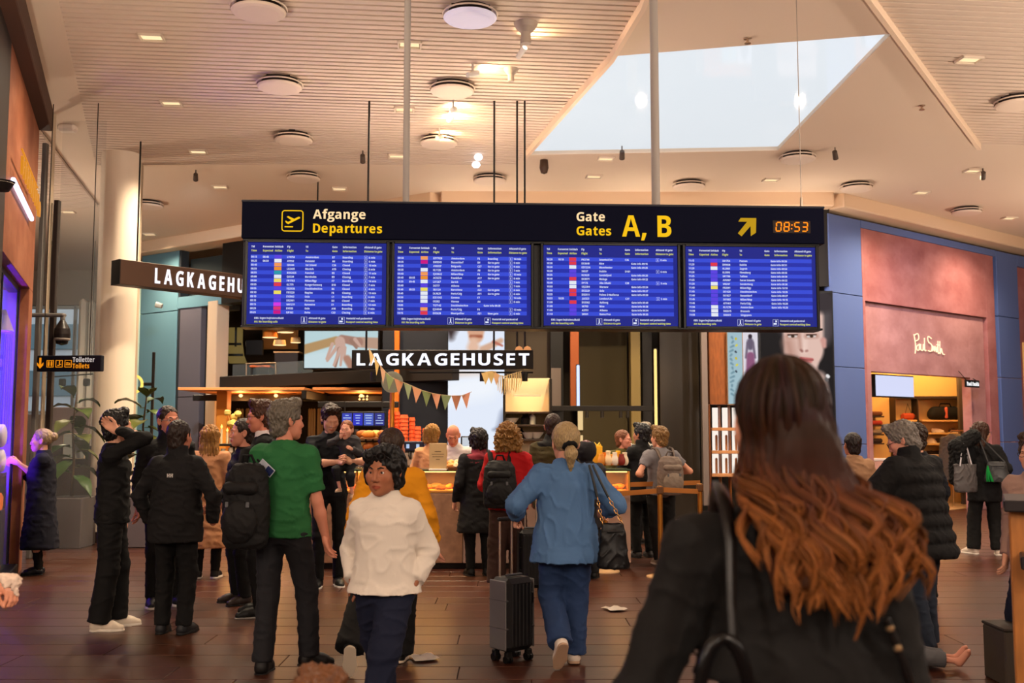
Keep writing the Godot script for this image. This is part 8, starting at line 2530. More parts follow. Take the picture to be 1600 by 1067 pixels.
# hair round a head at the origin facing +z; len is how far it hangs below the ears
func hair_shape(style: String, hang := 0.0) -> Sk:
	var sk := Sk.new()
	var lo := Vector3(-0.15, -0.16 - hang, -0.20)
	var f := Field.new(lo, Vector3(0.15, 0.18, 0.13), 0.0058)
	var wave := [0.007, Vector3(55, 18, 55), 7]
	match style:
		"crop":
			f.ellip(Vector3(0, 0.037, -0.020), Vector3(0.081, 0.094, 0.101), 0.01)
			f.ellip(Vector3(0, -0.05, -0.055), Vector3(0.060, 0.055, 0.050), 0.03)
			f.ellip(Vector3(0, 0.012, 0.098), Vector3(0.078, 0.070, 0.075), 0.01, 1)
			f.ellip(Vector3(0, -0.09, 0.055), Vector3(0.11, 0.105, 0.075), 0.01, 1)
		"short":
			f.ellip(Vector3(0, 0.040, -0.020), Vector3(0.088, 0.099, 0.107), 0.01)
			f.ellip(Vector3(0, -0.05, -0.055), Vector3(0.066, 0.060, 0.055), 0.03)
			f.cone(Vector3(-0.04, 0.115, 0.05), Vector3(0.045, 0.12, 0.055), 0.026, 0.026, 0.03)
			f.ellip(Vector3(0, 0.000, 0.105), Vector3(0.078, 0.078, 0.075), 0.01, 1)
			f.ellip(Vector3(0, -0.09, 0.055), Vector3(0.11, 0.105, 0.078), 0.01, 1)
			wave = [0.012, Vector3(45, 25, 45), 7]
		"bald":
			f.ellip(Vector3(0, -0.012, -0.040), Vector3(0.080, 0.055, 0.082), 0.01)
			f.ellip(Vector3(0, 0.0, 0.085), Vector3(0.12, 0.2, 0.085), 0.01, 1)
			f.ellip(Vector3(0, -0.10, 0.04), Vector3(0.11, 0.075, 0.07), 0.01, 1)
		"thick":
			f.ellip(Vector3(0, 0.038, -0.025), Vector3(0.098, 0.104, 0.110), 0.01)
			f.ellip(Vector3(0, -0.045, -0.055), Vector3(0.082, 0.070, 0.062), 0.03)
			f.cone(Vector3(-0.06, 0.09, 0.055), Vector3(0.05, 0.115, 0.060), 0.028, 0.030, 0.03)
			for s: float in [-1.0, 1.0]:
				f.cone(Vector3(0.078 * s, 0.03, 0.03), Vector3(0.080 * s, -0.055, 0.012), 0.024, 0.016, 0.02)
			f.ellip(Vector3(0, -0.025, 0.110), Vector3(0.072, 0.094, 0.075), 0.01, 1)
			wave = [0.013, Vector3(40, 16, 40), 3]
		"bun":
			f.ellip(Vector3(0, 0.040, -0.022), Vector3(0.083, 0.094, 0.103), 0.01)
			f.ellip(Vector3(0, 0.010, 0.100), Vector3(0.080, 0.085, 0.072), 0.01, 1)
			f.ellip(Vector3(0, -0.10, 0.035), Vector3(0.11, 0.095, 0.075), 0.02, 1)
			f.ellip(Vector3(0, 0.045, -0.130), Vector3(0.042, 0.046, 0.036), 0.015)
		"pony":
			f.ellip(Vector3(0, 0.040, -0.022), Vector3(0.086, 0.097, 0.106), 0.01)
			f.ellip(Vector3(0, 0.000, 0.100), Vector3(0.078, 0.085, 0.072), 0.01, 1)
			f.ellip(Vector3(0, -0.10, 0.055), Vector3(0.11, 0.090, 0.085), 0.02, 1)
			f.cone(Vector3(0, 0.000, -0.110), Vector3(0, -0.06, -0.150), 0.022, 0.036, 0.012)
			f.cone(Vector3(0, -0.06, -0.150), Vector3(0, -0.10 - hang, -0.125), 0.036, 0.010, 0.02)
		"curly":
			f.ellip(Vector3(0, 0.040, -0.022), Vector3(0.108, 0.106, 0.116), 0.01)
			f.loft(Vector3(0, -0.10 - hang, -0.045), Vector3(0, 0.06, -0.03), Vector3(1, 0, 0), [[0.0, 0.125, 0.075, 0.0], [0.4, 0.135, 0.092, 0.0], [1.0, 0.105, 0.110, 0.0]], 0.03)
			f.ellip(Vector3(0, -0.03, 0.115), Vector3(0.070, 0.11, 0.085), 0.01, 1)
			wave = [0.034, Vector3(32, 22, 32), 9]
		"long":
			f.ellip(Vector3(0, 0.040, -0.022), Vector3(0.090, 0.098, 0.108), 0.01)
			f.loft(Vector3(0, -0.12 - hang, -0.085), Vector3(0, 0.05, -0.03), Vector3(1, 0, 0), [[0.0, 0.075, 0.020, 0.0], [0.15, 0.100, 0.040, 0.0], [0.55, 0.098, 0.060, 0.0], [1.0, 0.090, 0.100, 0.0]], 0.03)
			f.ellip(Vector3(0, -0.03, 0.110), Vector3(0.072, 0.12, 0.085), 0.01, 1)
			wave = [0.018, Vector3(50, 7, 50), 4]
	sk.net(f, wave)
	return sk

# the parts of a top or a coat round the chest; see person()
func top_shape(j: Dictionary, t: Dictionary, cell: float) -> Sk:
	var H: float = j.H
	var b: float = j.build
	var up: Vector3 = j.up
	var hem: float = t.get("hem", 0.06)

	var fl: float = t.get("flare", 0.0)
	var lo: float = t.get("loose", 0.0)
	var a: Vector3 = j.hip - up * hem
	var n: Vector3 = j.neck + up * 0.012
	var span := (n - a).length()
	var hp := maxf(hem / span, 0.02)
	var rows := [[0.0, 0.182 * b + lo + fl, 0.125 * b + lo + fl, 0.0], [hp, 0.178 * b + lo * 1.2 + fl * 0.3, 0.125 * b + lo, 0.0],
		[lerpf(hp, 1.0, 0.32), 0.152 * b + lo * 1.4, 0.112 * b + lo * 1.3, 0.004], [lerpf(hp, 1.0, 0.70), 0.155 * b + lo, 0.118 * b + lo, 0.006],
		[lerpf(hp, 1.0, 0.86), 0.128 * b + lo * 0.6, 0.095 * b + lo * 0.6, -0.006], [0.96, 0.074 + lo * 0.2, 0.072 + lo * 0.2, -0.012], [1.0, 0.068, 0.064, -0.012]]
	if t.has("rings"):
		var more := []
		var step := 48
		for i in step + 1:
			var s := float(i) / step
			var q := 0
			while q < rows.size() - 2 and s > rows[q + 1][0]:
				q += 1
			var u: float = clampf((s - rows[q][0]) / (rows[q + 1][0] - rows[q][0]), 0.0, 1.0)
			var bulge := absf(sin(PI * s * t.rings)) * 0.022 - 0.012 if s < 0.9 else 0.0
			more.append([s, lerpf(rows[q][1], rows[q + 1][1], u) + bulge, lerpf(rows[q][2], rows[q + 1][2], u) + bulge, lerpf(rows[q][3], rows[q + 1][3], u)])
		rows = more
	var pts := [a, n, j.els[0], j.els[1], j.wrs[0], j.wrs[1], j.neck + up * 0.16]
	var lov := a
	var hiv := a
	for p: Vector3 in pts:
		lov = lov.min(p)
		hiv = hiv.max(p)
	var m := 0.30 + fl
	lov = Vector3(minf(lov.x - 0.10, a.x - m), lov.y - 0.08, minf(lov.z - 0.10, a.z - m))
	hiv = Vector3(maxf(hiv.x + 0.10, a.x + m), hiv.y + 0.06, maxf(hiv.z + 0.10, a.z + m))
	var f := Field.new(lov, hiv, cell)
	f.loft(a, n, j.side, rows, 0.03)
	var sr: float = t.get("sleeve", 0.058)
	var cuff: float = t.get("cuff", 0.042)
	var reach: float = t.get("reach", 0.97)
	var rings: float = t.get("rings", 0.0)
	for i in 2:
		var s: Vector3 = j.shs[i]
		var e: Vector3 = j.els[i]
		var w: Vector3 = j.wrs[i]
		f.cone(j.neck - up * 0.052, s, 0.052, sr, 0.07)
		if reach <= 0.5:
			f.cone(s, s.lerp(e, reach * 2.0), sr + 0.004, sr, 0.05, 2)
		else:
			var mid := lerpf(sr, cuff, 0.35)
			f.cone(s, e, sr + 0.004, mid, 0.032)
			f.cone(e, e.lerp(w, (reach - 0.5) * 2.0), mid, cuff, 0.016, 2)
		if rings > 0.0:
			for q in 5:
				var c := s.lerp(e, 0.15 + q * 0.21) if q < 4 else e.lerp(w, 0.3)
				f.ellip(c, Vector3.ONE * (sr + 0.012), 0.02)
			for q in 2:
				f.ellip(e.lerp(w, 0.45 + q * 0.33), Vector3.ONE * (cuff + 0.016), 0.02)
	match t.get("collar", ""):
		"crew":
			f.cone(j.neck - up * 0.005, j.neck + up * 0.028, 0.076, 0.067, 0.012, 3)
		"high":
			f.cone(j.neck - up * 0.02, j.neck + up * 0.085 + j.fwd * 0.012, 0.088, 0.080, 0.015, 3)
		"shirt":
			f.cone(j.neck - up * 0.01, j.neck + up * 0.045, 0.080, 0.070, 0.012, 3)
		"hood":
			f.cone(j.neck - up * 0.03, j.neck + up * 0.05, 0.095, 0.090, 0.02, 3)
			f.ellip(j.neck - j.fwd * 0.085 - up * 0.01, Vector3(0.11, 0.075, 0.055), 0.03)
		"up":
			f.ellip(j.head + up * 0.02 - j.fwd * 0.02, Vector3(0.115, 0.135, 0.125), 0.03)
			f.ellip(j.head + j.fwd * 0.10, Vector3(0.075, 0.105, 0.08), 0.01, 1)
	var sk := Sk.new()
	var wv: Array = t.get("wave", [0.012, Vector3(5, 11, 5), 1])
	sk.net(f, [wv[0], wv[1], wv[2] + int(H * 1000), 1])
	return sk

func legs_shape(j: Dictionary, t: Dictionary, cell: float) -> Sk:
	var b: float = j.build
	var up: Vector3 = j.up
	var w0: float = t.get("thigh", 0.088) * lerpf(1.0, b, 0.6)
	var w1: float = t.get("knee", 0.066)
	var w2: float = t.get("ankle", 0.058)
	var rise: float = t.get("rise", 0.10)
	var lov := Vector3(9, 9, 9)
	var hiv := -lov
	for p: Vector3 in [j.hip + up * (rise + 0.02), j.kns[0], j.kns[1], j.ans[0], j.ans[1], j.hip]:
		lov = lov.min(p)
		hiv = hiv.max(p)
	lov -= Vector3(0.2, 0.09, 0.19)
	hiv += Vector3(0.2, 0.02, 0.19)
	var f := Field.new(lov, hiv, cell)
	f.loft(j.hip - up * 0.10, j.hip + up * rise, j.side, [[0.0, 0.11 * b, 0.095 * b, 0.0], [0.35, 0.163 * b, 0.118 * b, -0.012], [0.6, 0.152 * b, 0.110 * b, -0.006], [1.0, 0.135 * b, 0.096 * b, 0.0]], 0.03)
	for i in 2:
		f.cone(j.lgs[i], j.kns[i], w0, w1, 0.045)
		var d: Vector3 = (j.ans[i] - j.kns[i]).normalized()
		var q: float = t.get("stop", 1.0)
		f.cone(j.kns[i], j.kns[i].lerp(j.ans[i] + d * 0.02, q), w1, w2, 0.03, 2)
		if t.has("calf"):
			f.ellip(j.kns[i].lerp(j.ans[i], 0.3) - j.fwd * 0.015, Vector3(w1, 0.12, w1) * 0.95, 0.03)
	var sk := Sk.new()
	sk.net(f, [t.get("fold", 0.012), Vector3(5, 10, 5), 20 + int(j.H * 100), 1])
	return sk

func body_shape(j: Dictionary, s: Dictionary) -> Sk:
	var H: float = j.H
	var b: float = minf(j.build, 1.1) * 0.98
	var up: Vector3 = j.up
	var lov := Vector3(9, 9, 9)
	var hiv := -lov
	for p: Vector3 in [j.neck + up * 0.12, j.els[0], j.els[1], j.wrs[0], j.wrs[1], j.kns[0], j.kns[1], j.ans[0], j.ans[1], j.hip, j.head]:
		lov = lov.min(p)
		hiv = hiv.max(p)
	lov -= Vector3(0.17, 0.09, 0.15)
	hiv += Vector3(0.17, 0.05, 0.15)
	var f := Field.new(lov, hiv, s.get("skin_cell", s.get("cell", 0.0135) + 0.001))
	f.loft(j.hip - up * 0.09, j.neck, j.side, [[0.0, 0.09 * b, 0.08 * b, 0.0], [0.18, 0.135 * b, 0.095 * b, 0.0], [0.45, 0.118 * b, 0.085 * b, 0.0], [0.75, 0.135 * b, 0.092 * b, 0.0], [0.92, 0.10 * b, 0.068 * b, -0.006], [1.0, 0.058 * b, 0.056 * b, -0.008]], 0.03)
	f.cone(j.neck - up * 0.03, j.head - j.hb.y * 0.045 - j.hb.z * 0.022, 0.058 * b, 0.050 * b, 0.03)
	for i in 2:
		f.cone(j.neck - up * 0.05, j.shs[i], 0.05 * b, 0.044 * b, 0.05)
		f.cone(j.shs[i], j.els[i], 0.043 * b, 0.038 * b, 0.03)
		f.cone(j.els[i], j.els[i].lerp(j.wrs[i], 0.35), 0.038 * b, 0.040 * b, 0.02)
		f.cone(j.els[i].lerp(j.wrs[i], 0.35), j.wrs[i], 0.040 * b, 0.027 * b, 0.02)
		f.cone(j.lgs[i], j.kns[i], 0.070 * b, 0.046 * b, 0.04)
		f.cone(j.kns[i], j.kns[i].lerp(j.ans[i], 0.35), 0.046 * b, 0.046 * b, 0.03)
		f.cone(j.kns[i].lerp(j.ans[i], 0.35), j.ans[i], 0.046 * b, 0.034 * b, 0.03)
		if s.get("barefoot", false):
			var d: Vector3 = j.foot[i] * Vector3(0, 0, 1)
			var dn: Vector3 = j.foot[i] * Vector3(0, -1, 0)
			var sd: Vector3 = j.foot[i] * Vector3(1, 0, 0)
			f.cone(j.ans[i] + dn * 0.02, j.ans[i] + d * 0.085 + dn * 0.035, 0.026, 0.022, 0.02)
			for q in 5:
				f.ellip(j.ans[i] + d * (0.108 - 0.006 * absf(q - 1.0)) + dn * 0.034 + sd * (q - 2.0) * 0.0105, Vector3.ONE * (0.0095 if q > 0 else 0.0125), 0.004)
	var sk := Sk.new()
	sk.net(f)
	sk.join(head(s.get("face", "man")), Transform3D(j.hb.scaled_local(Vector3.ONE * j.hs), j.head))
	for i in 2:
		if s.has("hide_hands"):
			continue
		var dir: Vector3 = (j.wrs[i] - j.els[i]).normalized()
		var key := "hl" if i == 0 else "hr"
		var hs: Dictionary = s.get(key, {})
		var sgn := 1.0 if i == 0 else -1.0
		var out: Vector3 = hs.get("back", j.side * sgn)
		var bas := limb_basis(hs.get("dir", dir), out)
		if i == 1:
			bas = Basis(-bas.x, bas.y, bas.z)
			bas = Basis(-out_of(bas, out), bas.y, (out_of(bas, out)).cross(bas.y))
		sk.join(hand(hs.get("curl", 18)), Transform3D(bas.scaled_local(Vector3.ONE * (j.H / 1.75 * s.get("hand", 0.98))), j.wrs[i]))
	return sk

func out_of(b: Basis, out: Vector3) -> Vector3:
	return (out - b.y * out.dot(b.y)).normalized()

# a person standing at (x, d metres in front of the camera), turned by yaw degrees (0 faces the camera). What s may hold is plain from its use below;
# places are metres in the person's own frame: x to their left, y up, z forward.
func person(label: String, x: float, d: float, yaw: float, s: Dictionary, parts := {}) -> Node3D:
	var H: float = s.get("h", 1.72)
	var k := H / 1.75
	var root := Node3D.new()
	root.name = "person"
	add_child(root, true)
	root.position = Vector3(x, s.get("lift", 0.0), -d)
	root.rotation.y = deg_to_rad(yaw)
	root.set_meta("label", label)
	root.set_meta("category", s.get("category", "person"))
	var j := {"H": H, "build": s.get("build", 1.0) * lerpf(k, 1.0, 0.4)}
	var turn := Basis.from_euler(Vector3(deg_to_rad(s.get("lean", 0.0)), 0, deg_to_rad(s.get("tilt", 0.0))))
	j.hip = Vector3(0, 0.52 * H, 0) + s.get("hip", Vector3.ZERO)
	j.up = turn.y
	j.fwd = turn.z
	j.side = turn.x
	j.neck = j.hip + turn.y * 0.315 * H
	j.hb = Basis.from_euler(Vector3(deg_to_rad(s.get("nod", 0.0)), deg_to_rad(s.get("look", 0.0)), deg_to_rad(s.get("cock", 0.0))), EULER_ORDER_YXZ)
	j.hs = s.get("head", lerpf(k, 1.0, 0.5) * 1.09)
	j.head = j.neck + turn.y * 0.02 * H + (turn * Basis.from_euler(Vector3(deg_to_rad(s.get("nod", 0.0)) * 0.5, 0, 0))) * Vector3(0, 0.122 * k, 0.028)
	var sw: float = s.get("shoulders", 0.098) * H
	j.shs = []
	j.els = []
	j.wrs = []
	j.lgs = []
	j.kns = []
	j.ans = []
	j.foot = []
	for i in 2:
		var sg := 1.0 if i == 0 else -1.0
		var side := "l" if i == 0 else "r"
		var sh: Vector3 = j.neck - turn.y * 0.042 * H + turn.x * sw * sg - turn.z * 0.01 + s.get("s" + side, Vector3.ZERO)
		var wr: Vector3 = s.get("a" + side, sh + turn.x * 0.06 * sg * k + Vector3(0, -0.302 * H, 0.03))
		var pole: Vector3 = s.get("e" + side, Vector3(sg * 0.28, -0.1, -1.0))
		var el := bend(sh, wr, 0.172 * H, 0.148 * H, pole)
		wr = el + (wr - el).normalized() * 0.148 * H
		j.shs.append(sh)
		j.els.append(el)
		j.wrs.append(wr)
		var lg: Vector3 = j.hip + turn.x * 0.052 * H * sg - Vector3(0, 0.015 * H, 0)
		var an: Vector3 = s.get("f" + side, Vector3(0.055 * H * sg, 0.05 * H, 0.0))
		var kn := bend(lg, an, 0.2305 * H, 0.2285 * H, s.get("k" + side, Vector3(sg * 0.15, 0, 1)))
		an = kn + (an - kn).limit_length(0.232 * H)
		j.lgs.append(lg)
		j.kns.append(kn)
		j.ans.append(an)
		j.foot.append(Basis.from_euler(Vector3(deg_to_rad(s.get("p" + side, 0.0)), deg_to_rad(s.get("y" + side, sg * 10.0)), 0), EULER_ORDER_YXZ))
	var cell: float = s.get("cell", clampf(d * 0.0015, 0.0125, 0.0185))
	s.cell = cell
	var skin := body_shape(j, s)
	part(root, "body", skin, cloth(s.get("skin", Color(0.78, 0.56, 0.45)), 0.55, true, 0.15))
	for g: Dictionary in s.get("wear", []):
		if g.has("rise") or g.get("kind", "") == "legs":
			part(root, g.name, legs_shape(j, g, cell), g.get("mat", cloth(g.col)), g.get("label", ""))
		else:
			part(root, g.name, top_shape(j, g, cell), g.get("mat", cloth(g.col)), g.get("label", ""))
	if s.has("shoe"):
		var both := shoe(s.shoe)
		for i in 2:
			var up := MeshInstance3D.new()
			up.name = "shoe"
			up.mesh = both[0]
			up.material_override = cloth(s.get("shoe_col", Color(0.05, 0.05, 0.05)), 0.5)
			up.transform = Transform3D(j.foot[i].scaled_local(Vector3.ONE * k * s.get("foot", 1.0)), j.ans[i] - j.foot[i] * Vector3(0, 0.003, 0))
			root.add_child(up, true)
			var so := MeshInstance3D.new()
			so.name = "sole"
			so.mesh = both[1]
			so.material_override = cloth(s.get("sole_col", Color(0.06, 0.05, 0.05)), 0.7)
			up.add_child(so, true)
	var hx := Transform3D(j.hb.scaled_local(Vector3.ONE * j.hs), j.head)
	if s.has("hair"):
		var hk := Sk.new()
		hk.join(hair_shape(s.hair, s.get("hang", 0.0)), hx)
		part(root, "hair", hk, hair_mat(s.get("hair_col", Color(0.2, 0.13, 0.08))))
	if s.get("eyes", false):
		for sg: float in [-1.0, 1.0]:
			var e := Sk.new()
			e.lathe(eye_profile(), 14, Transform3D(Basis.from_euler(Vector3(PI / 2, 0, 0)), Vector3(0.0315 * sg, 0.003, 0.0725)))
			var c := 0
			for v in e.vs:
				var r := Vector2(v.x - 0.0315 * sg, v.y - 0.003).length()
				e.cs[c] = Color(0.02, 0.015, 0.012) if r < 0.0052 and v.z > 0.0725 else Color(0.72, 0.68, 0.64)
				c += 1
			var w := Sk.new()
			w.join(e, hx)
			part(root, "eye", w, cloth(Color.WHITE, 0.15, true))
			var br := Sk.new()
			br.tube(V3([Vector3(0.013 * sg, 0.023, 0.0935), Vector3(0.030 * sg, 0.030, 0.0875), Vector3(0.047 * sg, 0.023, 0.073)]), F32([0.003, 0.0042, 0.002]), 6)
			var bw := Sk.new()
			bw.join(br, hx)
			part(root, "eyebrow", bw, hair_mat(s.get("brow_col", s.get("hair_col", Color(0.2, 0.13, 0.08)))))
	if s.get("glasses", false):
		var gl := Sk.new()
		var gy: float = s.get("glasses_up", 0.0)
		for sg: float in [-1.0, 1.0]:
			var ring := PackedVector3Array()
			var rr := PackedFloat32Array()
			for q in 17:
				ring.append(Vector3(0.034 * sg + cos(TAU * q / 16) * 0.024, gy + 0.002 + sin(TAU * q / 16) * 0.018, 0.102 - gy * 0.05 - absf(0.034 * sg + cos(TAU * q / 16) * 0.024) * 0.1))
				rr.append(0.0018)
			gl.tube(ring, rr, 5)
			gl.tube(V3([Vector3(0.058 * sg, gy + 0.006, 0.095 - gy * 0.05), Vector3(0.080 * sg, gy * 0.6 + 0.008, 0.05), Vector3(0.083 * sg, 0.008, -0.015), Vector3(0.080 * sg, -0.012, -0.035)]), F32([0.002, 0.002, 0.002, 0.002]), 5)
		gl.tube(V3([Vector3(-0.010, gy + 0.004, 0.100 - gy * 0.05), Vector3(0, gy + 0.007, 0.102 - gy * 0.05), Vector3(0.010, gy + 0.004, 0.100 - gy * 0.05)]), F32([0.002, 0.002, 0.002]), 5)
		var gw := Sk.new()
		gw.join(gl, hx)
		part(root, "glasses", gw, cloth(s.get("glasses_col", Color(0.08, 0.07, 0.07)), 0.3))
	j.hx = hx
	root.set_meta("joints", j)
	return root

func eye_profile() -> Array:
	var p := []
	for i in 9:
		var a := -PI / 2 + PI * i / 8.0
		p.append(Vector2(cos(a), sin(a)) * 0.0128)
	return p

# a named mesh under a thing
func part(root: Node3D, called: String, sk: Sk, m: Material, label := "", kind := "") -> MeshInstance3D:
	var o := MeshInstance3D.new()
	o.name = called
	o.mesh = sk.mesh()
	o.material_override = m
	root.add_child(o, true)
	if label:
		o.set_meta("label", label)
	if kind:
		o.set_meta("kind", kind)
	return o
# ---------------------------------------------------------------- shapes from distance fields
class Field:
	var o := Vector3.ZERO
	var nx := 0
	var ny := 0
	var nz := 0
	var h := 0.01
	var v := PackedFloat32Array()
	func _init(lo: Vector3, hi: Vector3, cell: float) -> void:
		h = cell
		o = lo - Vector3.ONE * cell * 2.0
		nx = int(ceil((hi.x - o.x) / h)) + 3
		ny = int(ceil((hi.y - o.y) / h)) + 3
		nz = int(ceil((hi.z - o.z) / h)) + 3
		v.resize(nx * ny * nz)
		v.fill(9.0)
	func box(lo: Vector3, hi: Vector3) -> Array:
		return [clampi(int((lo.x - o.x) / h), 0, nx - 1), clampi(int((hi.x - o.x) / h) + 1, 0, nx - 1), clampi(int((lo.y - o.y) / h), 0, ny - 1), clampi(int((hi.y - o.y) / h) + 1, 0, ny - 1), clampi(int((lo.z - o.z) / h), 0, nz - 1), clampi(int((hi.z - o.z) / h) + 1, 0, nz - 1)]
	# a tapered capsule; cut 1/2 ends it flat at a/b; squash flattens it along that axis by the axis' length
	func cone(a: Vector3, b: Vector3, ra: float, rb: float, k := 0.02, cut := 0, squash := Vector3.ZERO) -> void:
		var s := squash.length()
		var ax := squash / s if s > 0.0 else Vector3.ZERO
		var pad := Vector3.ONE * (maxf(ra, rb) + k + 2.0 * h)
		var r := box(a.min(b) - pad, a.max(b) + pad)
		var ab := b - a
		var l := ab.length()
		var d := ab / maxf(l, 1e-6)
		var il := 1.0 / maxf(l, 1e-6)
		var rr := rb - ra
		var inv := 1.0 / s if s > 1.0 else 1.0
		var p := Vector3.ZERO
		for z in range(r[4], r[5] + 1):
			p.z = o.z + z * h - a.z
			for y in range(r[2], r[3] + 1):
				p.y = o.y + y * h - a.y
				var i: int = (z * ny + y) * nx + r[0]
				p.x = o.x + r[0] * h - a.x
				for x in range(r[0], r[1] + 1):
					var t := p.dot(d)
					var tc := clampf(t * il, 0.0, 1.0)
					var q := p - ab * tc
					if s > 0.0:
						q += ax * (q.dot(ax) * (s - 1.0))
					var f := (q.length() - ra - rr * tc) * inv
					if cut:
						if cut & 2:
							f = maxf(f, t - l)
						if cut & 1:
							f = maxf(f, -t)
					var w := v[i]
					var e := k - absf(f - w)
					v[i] = minf(f, w) - (e * e * 0.25 / k if e > 0.0 else 0.0)
					i += 1
					p.x += h
	# an ellipsoid; op 1 carves it out
	func ellip(c: Vector3, r3: Vector3, k := 0.01, op := 0, turn := Basis.IDENTITY) -> void:
		var m := maxf(r3.x, maxf(r3.y, r3.z)) + k + 2.0 * h
		var r := box(c - Vector3.ONE * m, c + Vector3.ONE * m)
		var inv := turn.inverse()
		var i1 := Vector3.ONE / r3
		var p := Vector3.ZERO
		for z in range(r[4], r[5] + 1):
			p.z = o.z + z * h - c.z
			for y in range(r[2], r[3] + 1):
				p.y = o.y + y * h - c.y
				var i: int = (z * ny + y) * nx + r[0]
				p.x = o.x + r[0] * h - c.x
				for x in range(r[0], r[1] + 1):
					var q := inv * p * i1
					var k0 := q.length()
					var f := k0 * (k0 - 1.0) / maxf((q * i1).length(), 1e-5)
					var w := v[i]
					if op == 1:
						var e1 := k - absf(w + f)
						v[i] = maxf(-f, w) + (e1 * e1 * 0.25 / k if e1 > 0.0 else 0.0)
					else:
						var e := k - absf(f - w)
						v[i] = minf(f, w) - (e * e * 0.25 / k if e > 0.0 else 0.0)
					i += 1
					p.x += h
	# elliptic sections from a to b: prof rows are [share of the way, half width, half depth, shift forward]; wide is the side axis
	func loft(a: Vector3, b: Vector3, wide: Vector3, prof: Array, k := 0.03) -> void:
		var ab := b - a
		var l := ab.length()
		var Y := ab / l
		var X := (wide - Y * wide.dot(Y)).normalized()
		var Z := X.cross(Y)
		var n := 96
		var tw := PackedFloat32Array()
		var td := PackedFloat32Array()
		var tz := PackedFloat32Array()
		var big := 0.0
		for j in n + 1:
			var t := float(j) / n
			var s := 0
			while s < prof.size() - 2 and t > prof[s + 1][0]:
				s += 1
			var u := clampf((t - prof[s][0]) / maxf(prof[s + 1][0] - prof[s][0], 1e-5), 0.0, 1.0)
			u = u * u * (3.0 - 2.0 * u) * 0.6 + u * 0.4
			tw.append(lerpf(prof[s][1], prof[s + 1][1], u))
			td.append(lerpf(prof[s][2], prof[s + 1][2], u))
			tz.append(lerpf(prof[s][3], prof[s + 1][3], u))
			big = maxf(big, maxf(tw[j], td[j] + absf(tz[j])))
		var pad := Vector3.ONE * (k + 2.0 * h) + X.abs() * big + Z.abs() * big
		var r := box(a.min(b) - pad, a.max(b) + pad)
		var p := Vector3.ZERO
		for z in range(r[4], r[5] + 1):
			p.z = o.z + z * h - a.z
			for y in range(r[2], r[3] + 1):
				p.y = o.y + y * h - a.y
				var i: int = (z * ny + y) * nx + r[0]
				p.x = o.x + r[0] * h - a.x
				for x in range(r[0], r[1] + 1):
					var t := p.dot(Y)
					var j := clampi(int(t / l * n + 0.5), 0, n)
					var w := tw[j]
					var dd := td[j]
					var qx := p.dot(X) / w
					var qz := (p.dot(Z) - tz[j]) / dd
					var f := (sqrt(qx * qx + qz * qz) - 1.0) * minf(w, dd)
					f = maxf(f, maxf(t - l, -t))
					var g := v[i]
					var e := k - absf(f - g)
					v[i] = minf(f, g) - (e * e * 0.25 / k if e > 0.0 else 0.0)
					i += 1
					p.x += h
	# keeps what lies on the side of the plane that n points away from
	func cutoff(at: Vector3, n: Vector3) -> void:
		n = n.normalized()
		var i := 0
		for z in nz:
			for y in ny:
				var f := (Vector3(o.x, o.y + y * h, o.z + z * h) - at).dot(n)
				for x in nx:
					if f > v[i]:
						v[i] = f
					i += 1
					f += h * n.x


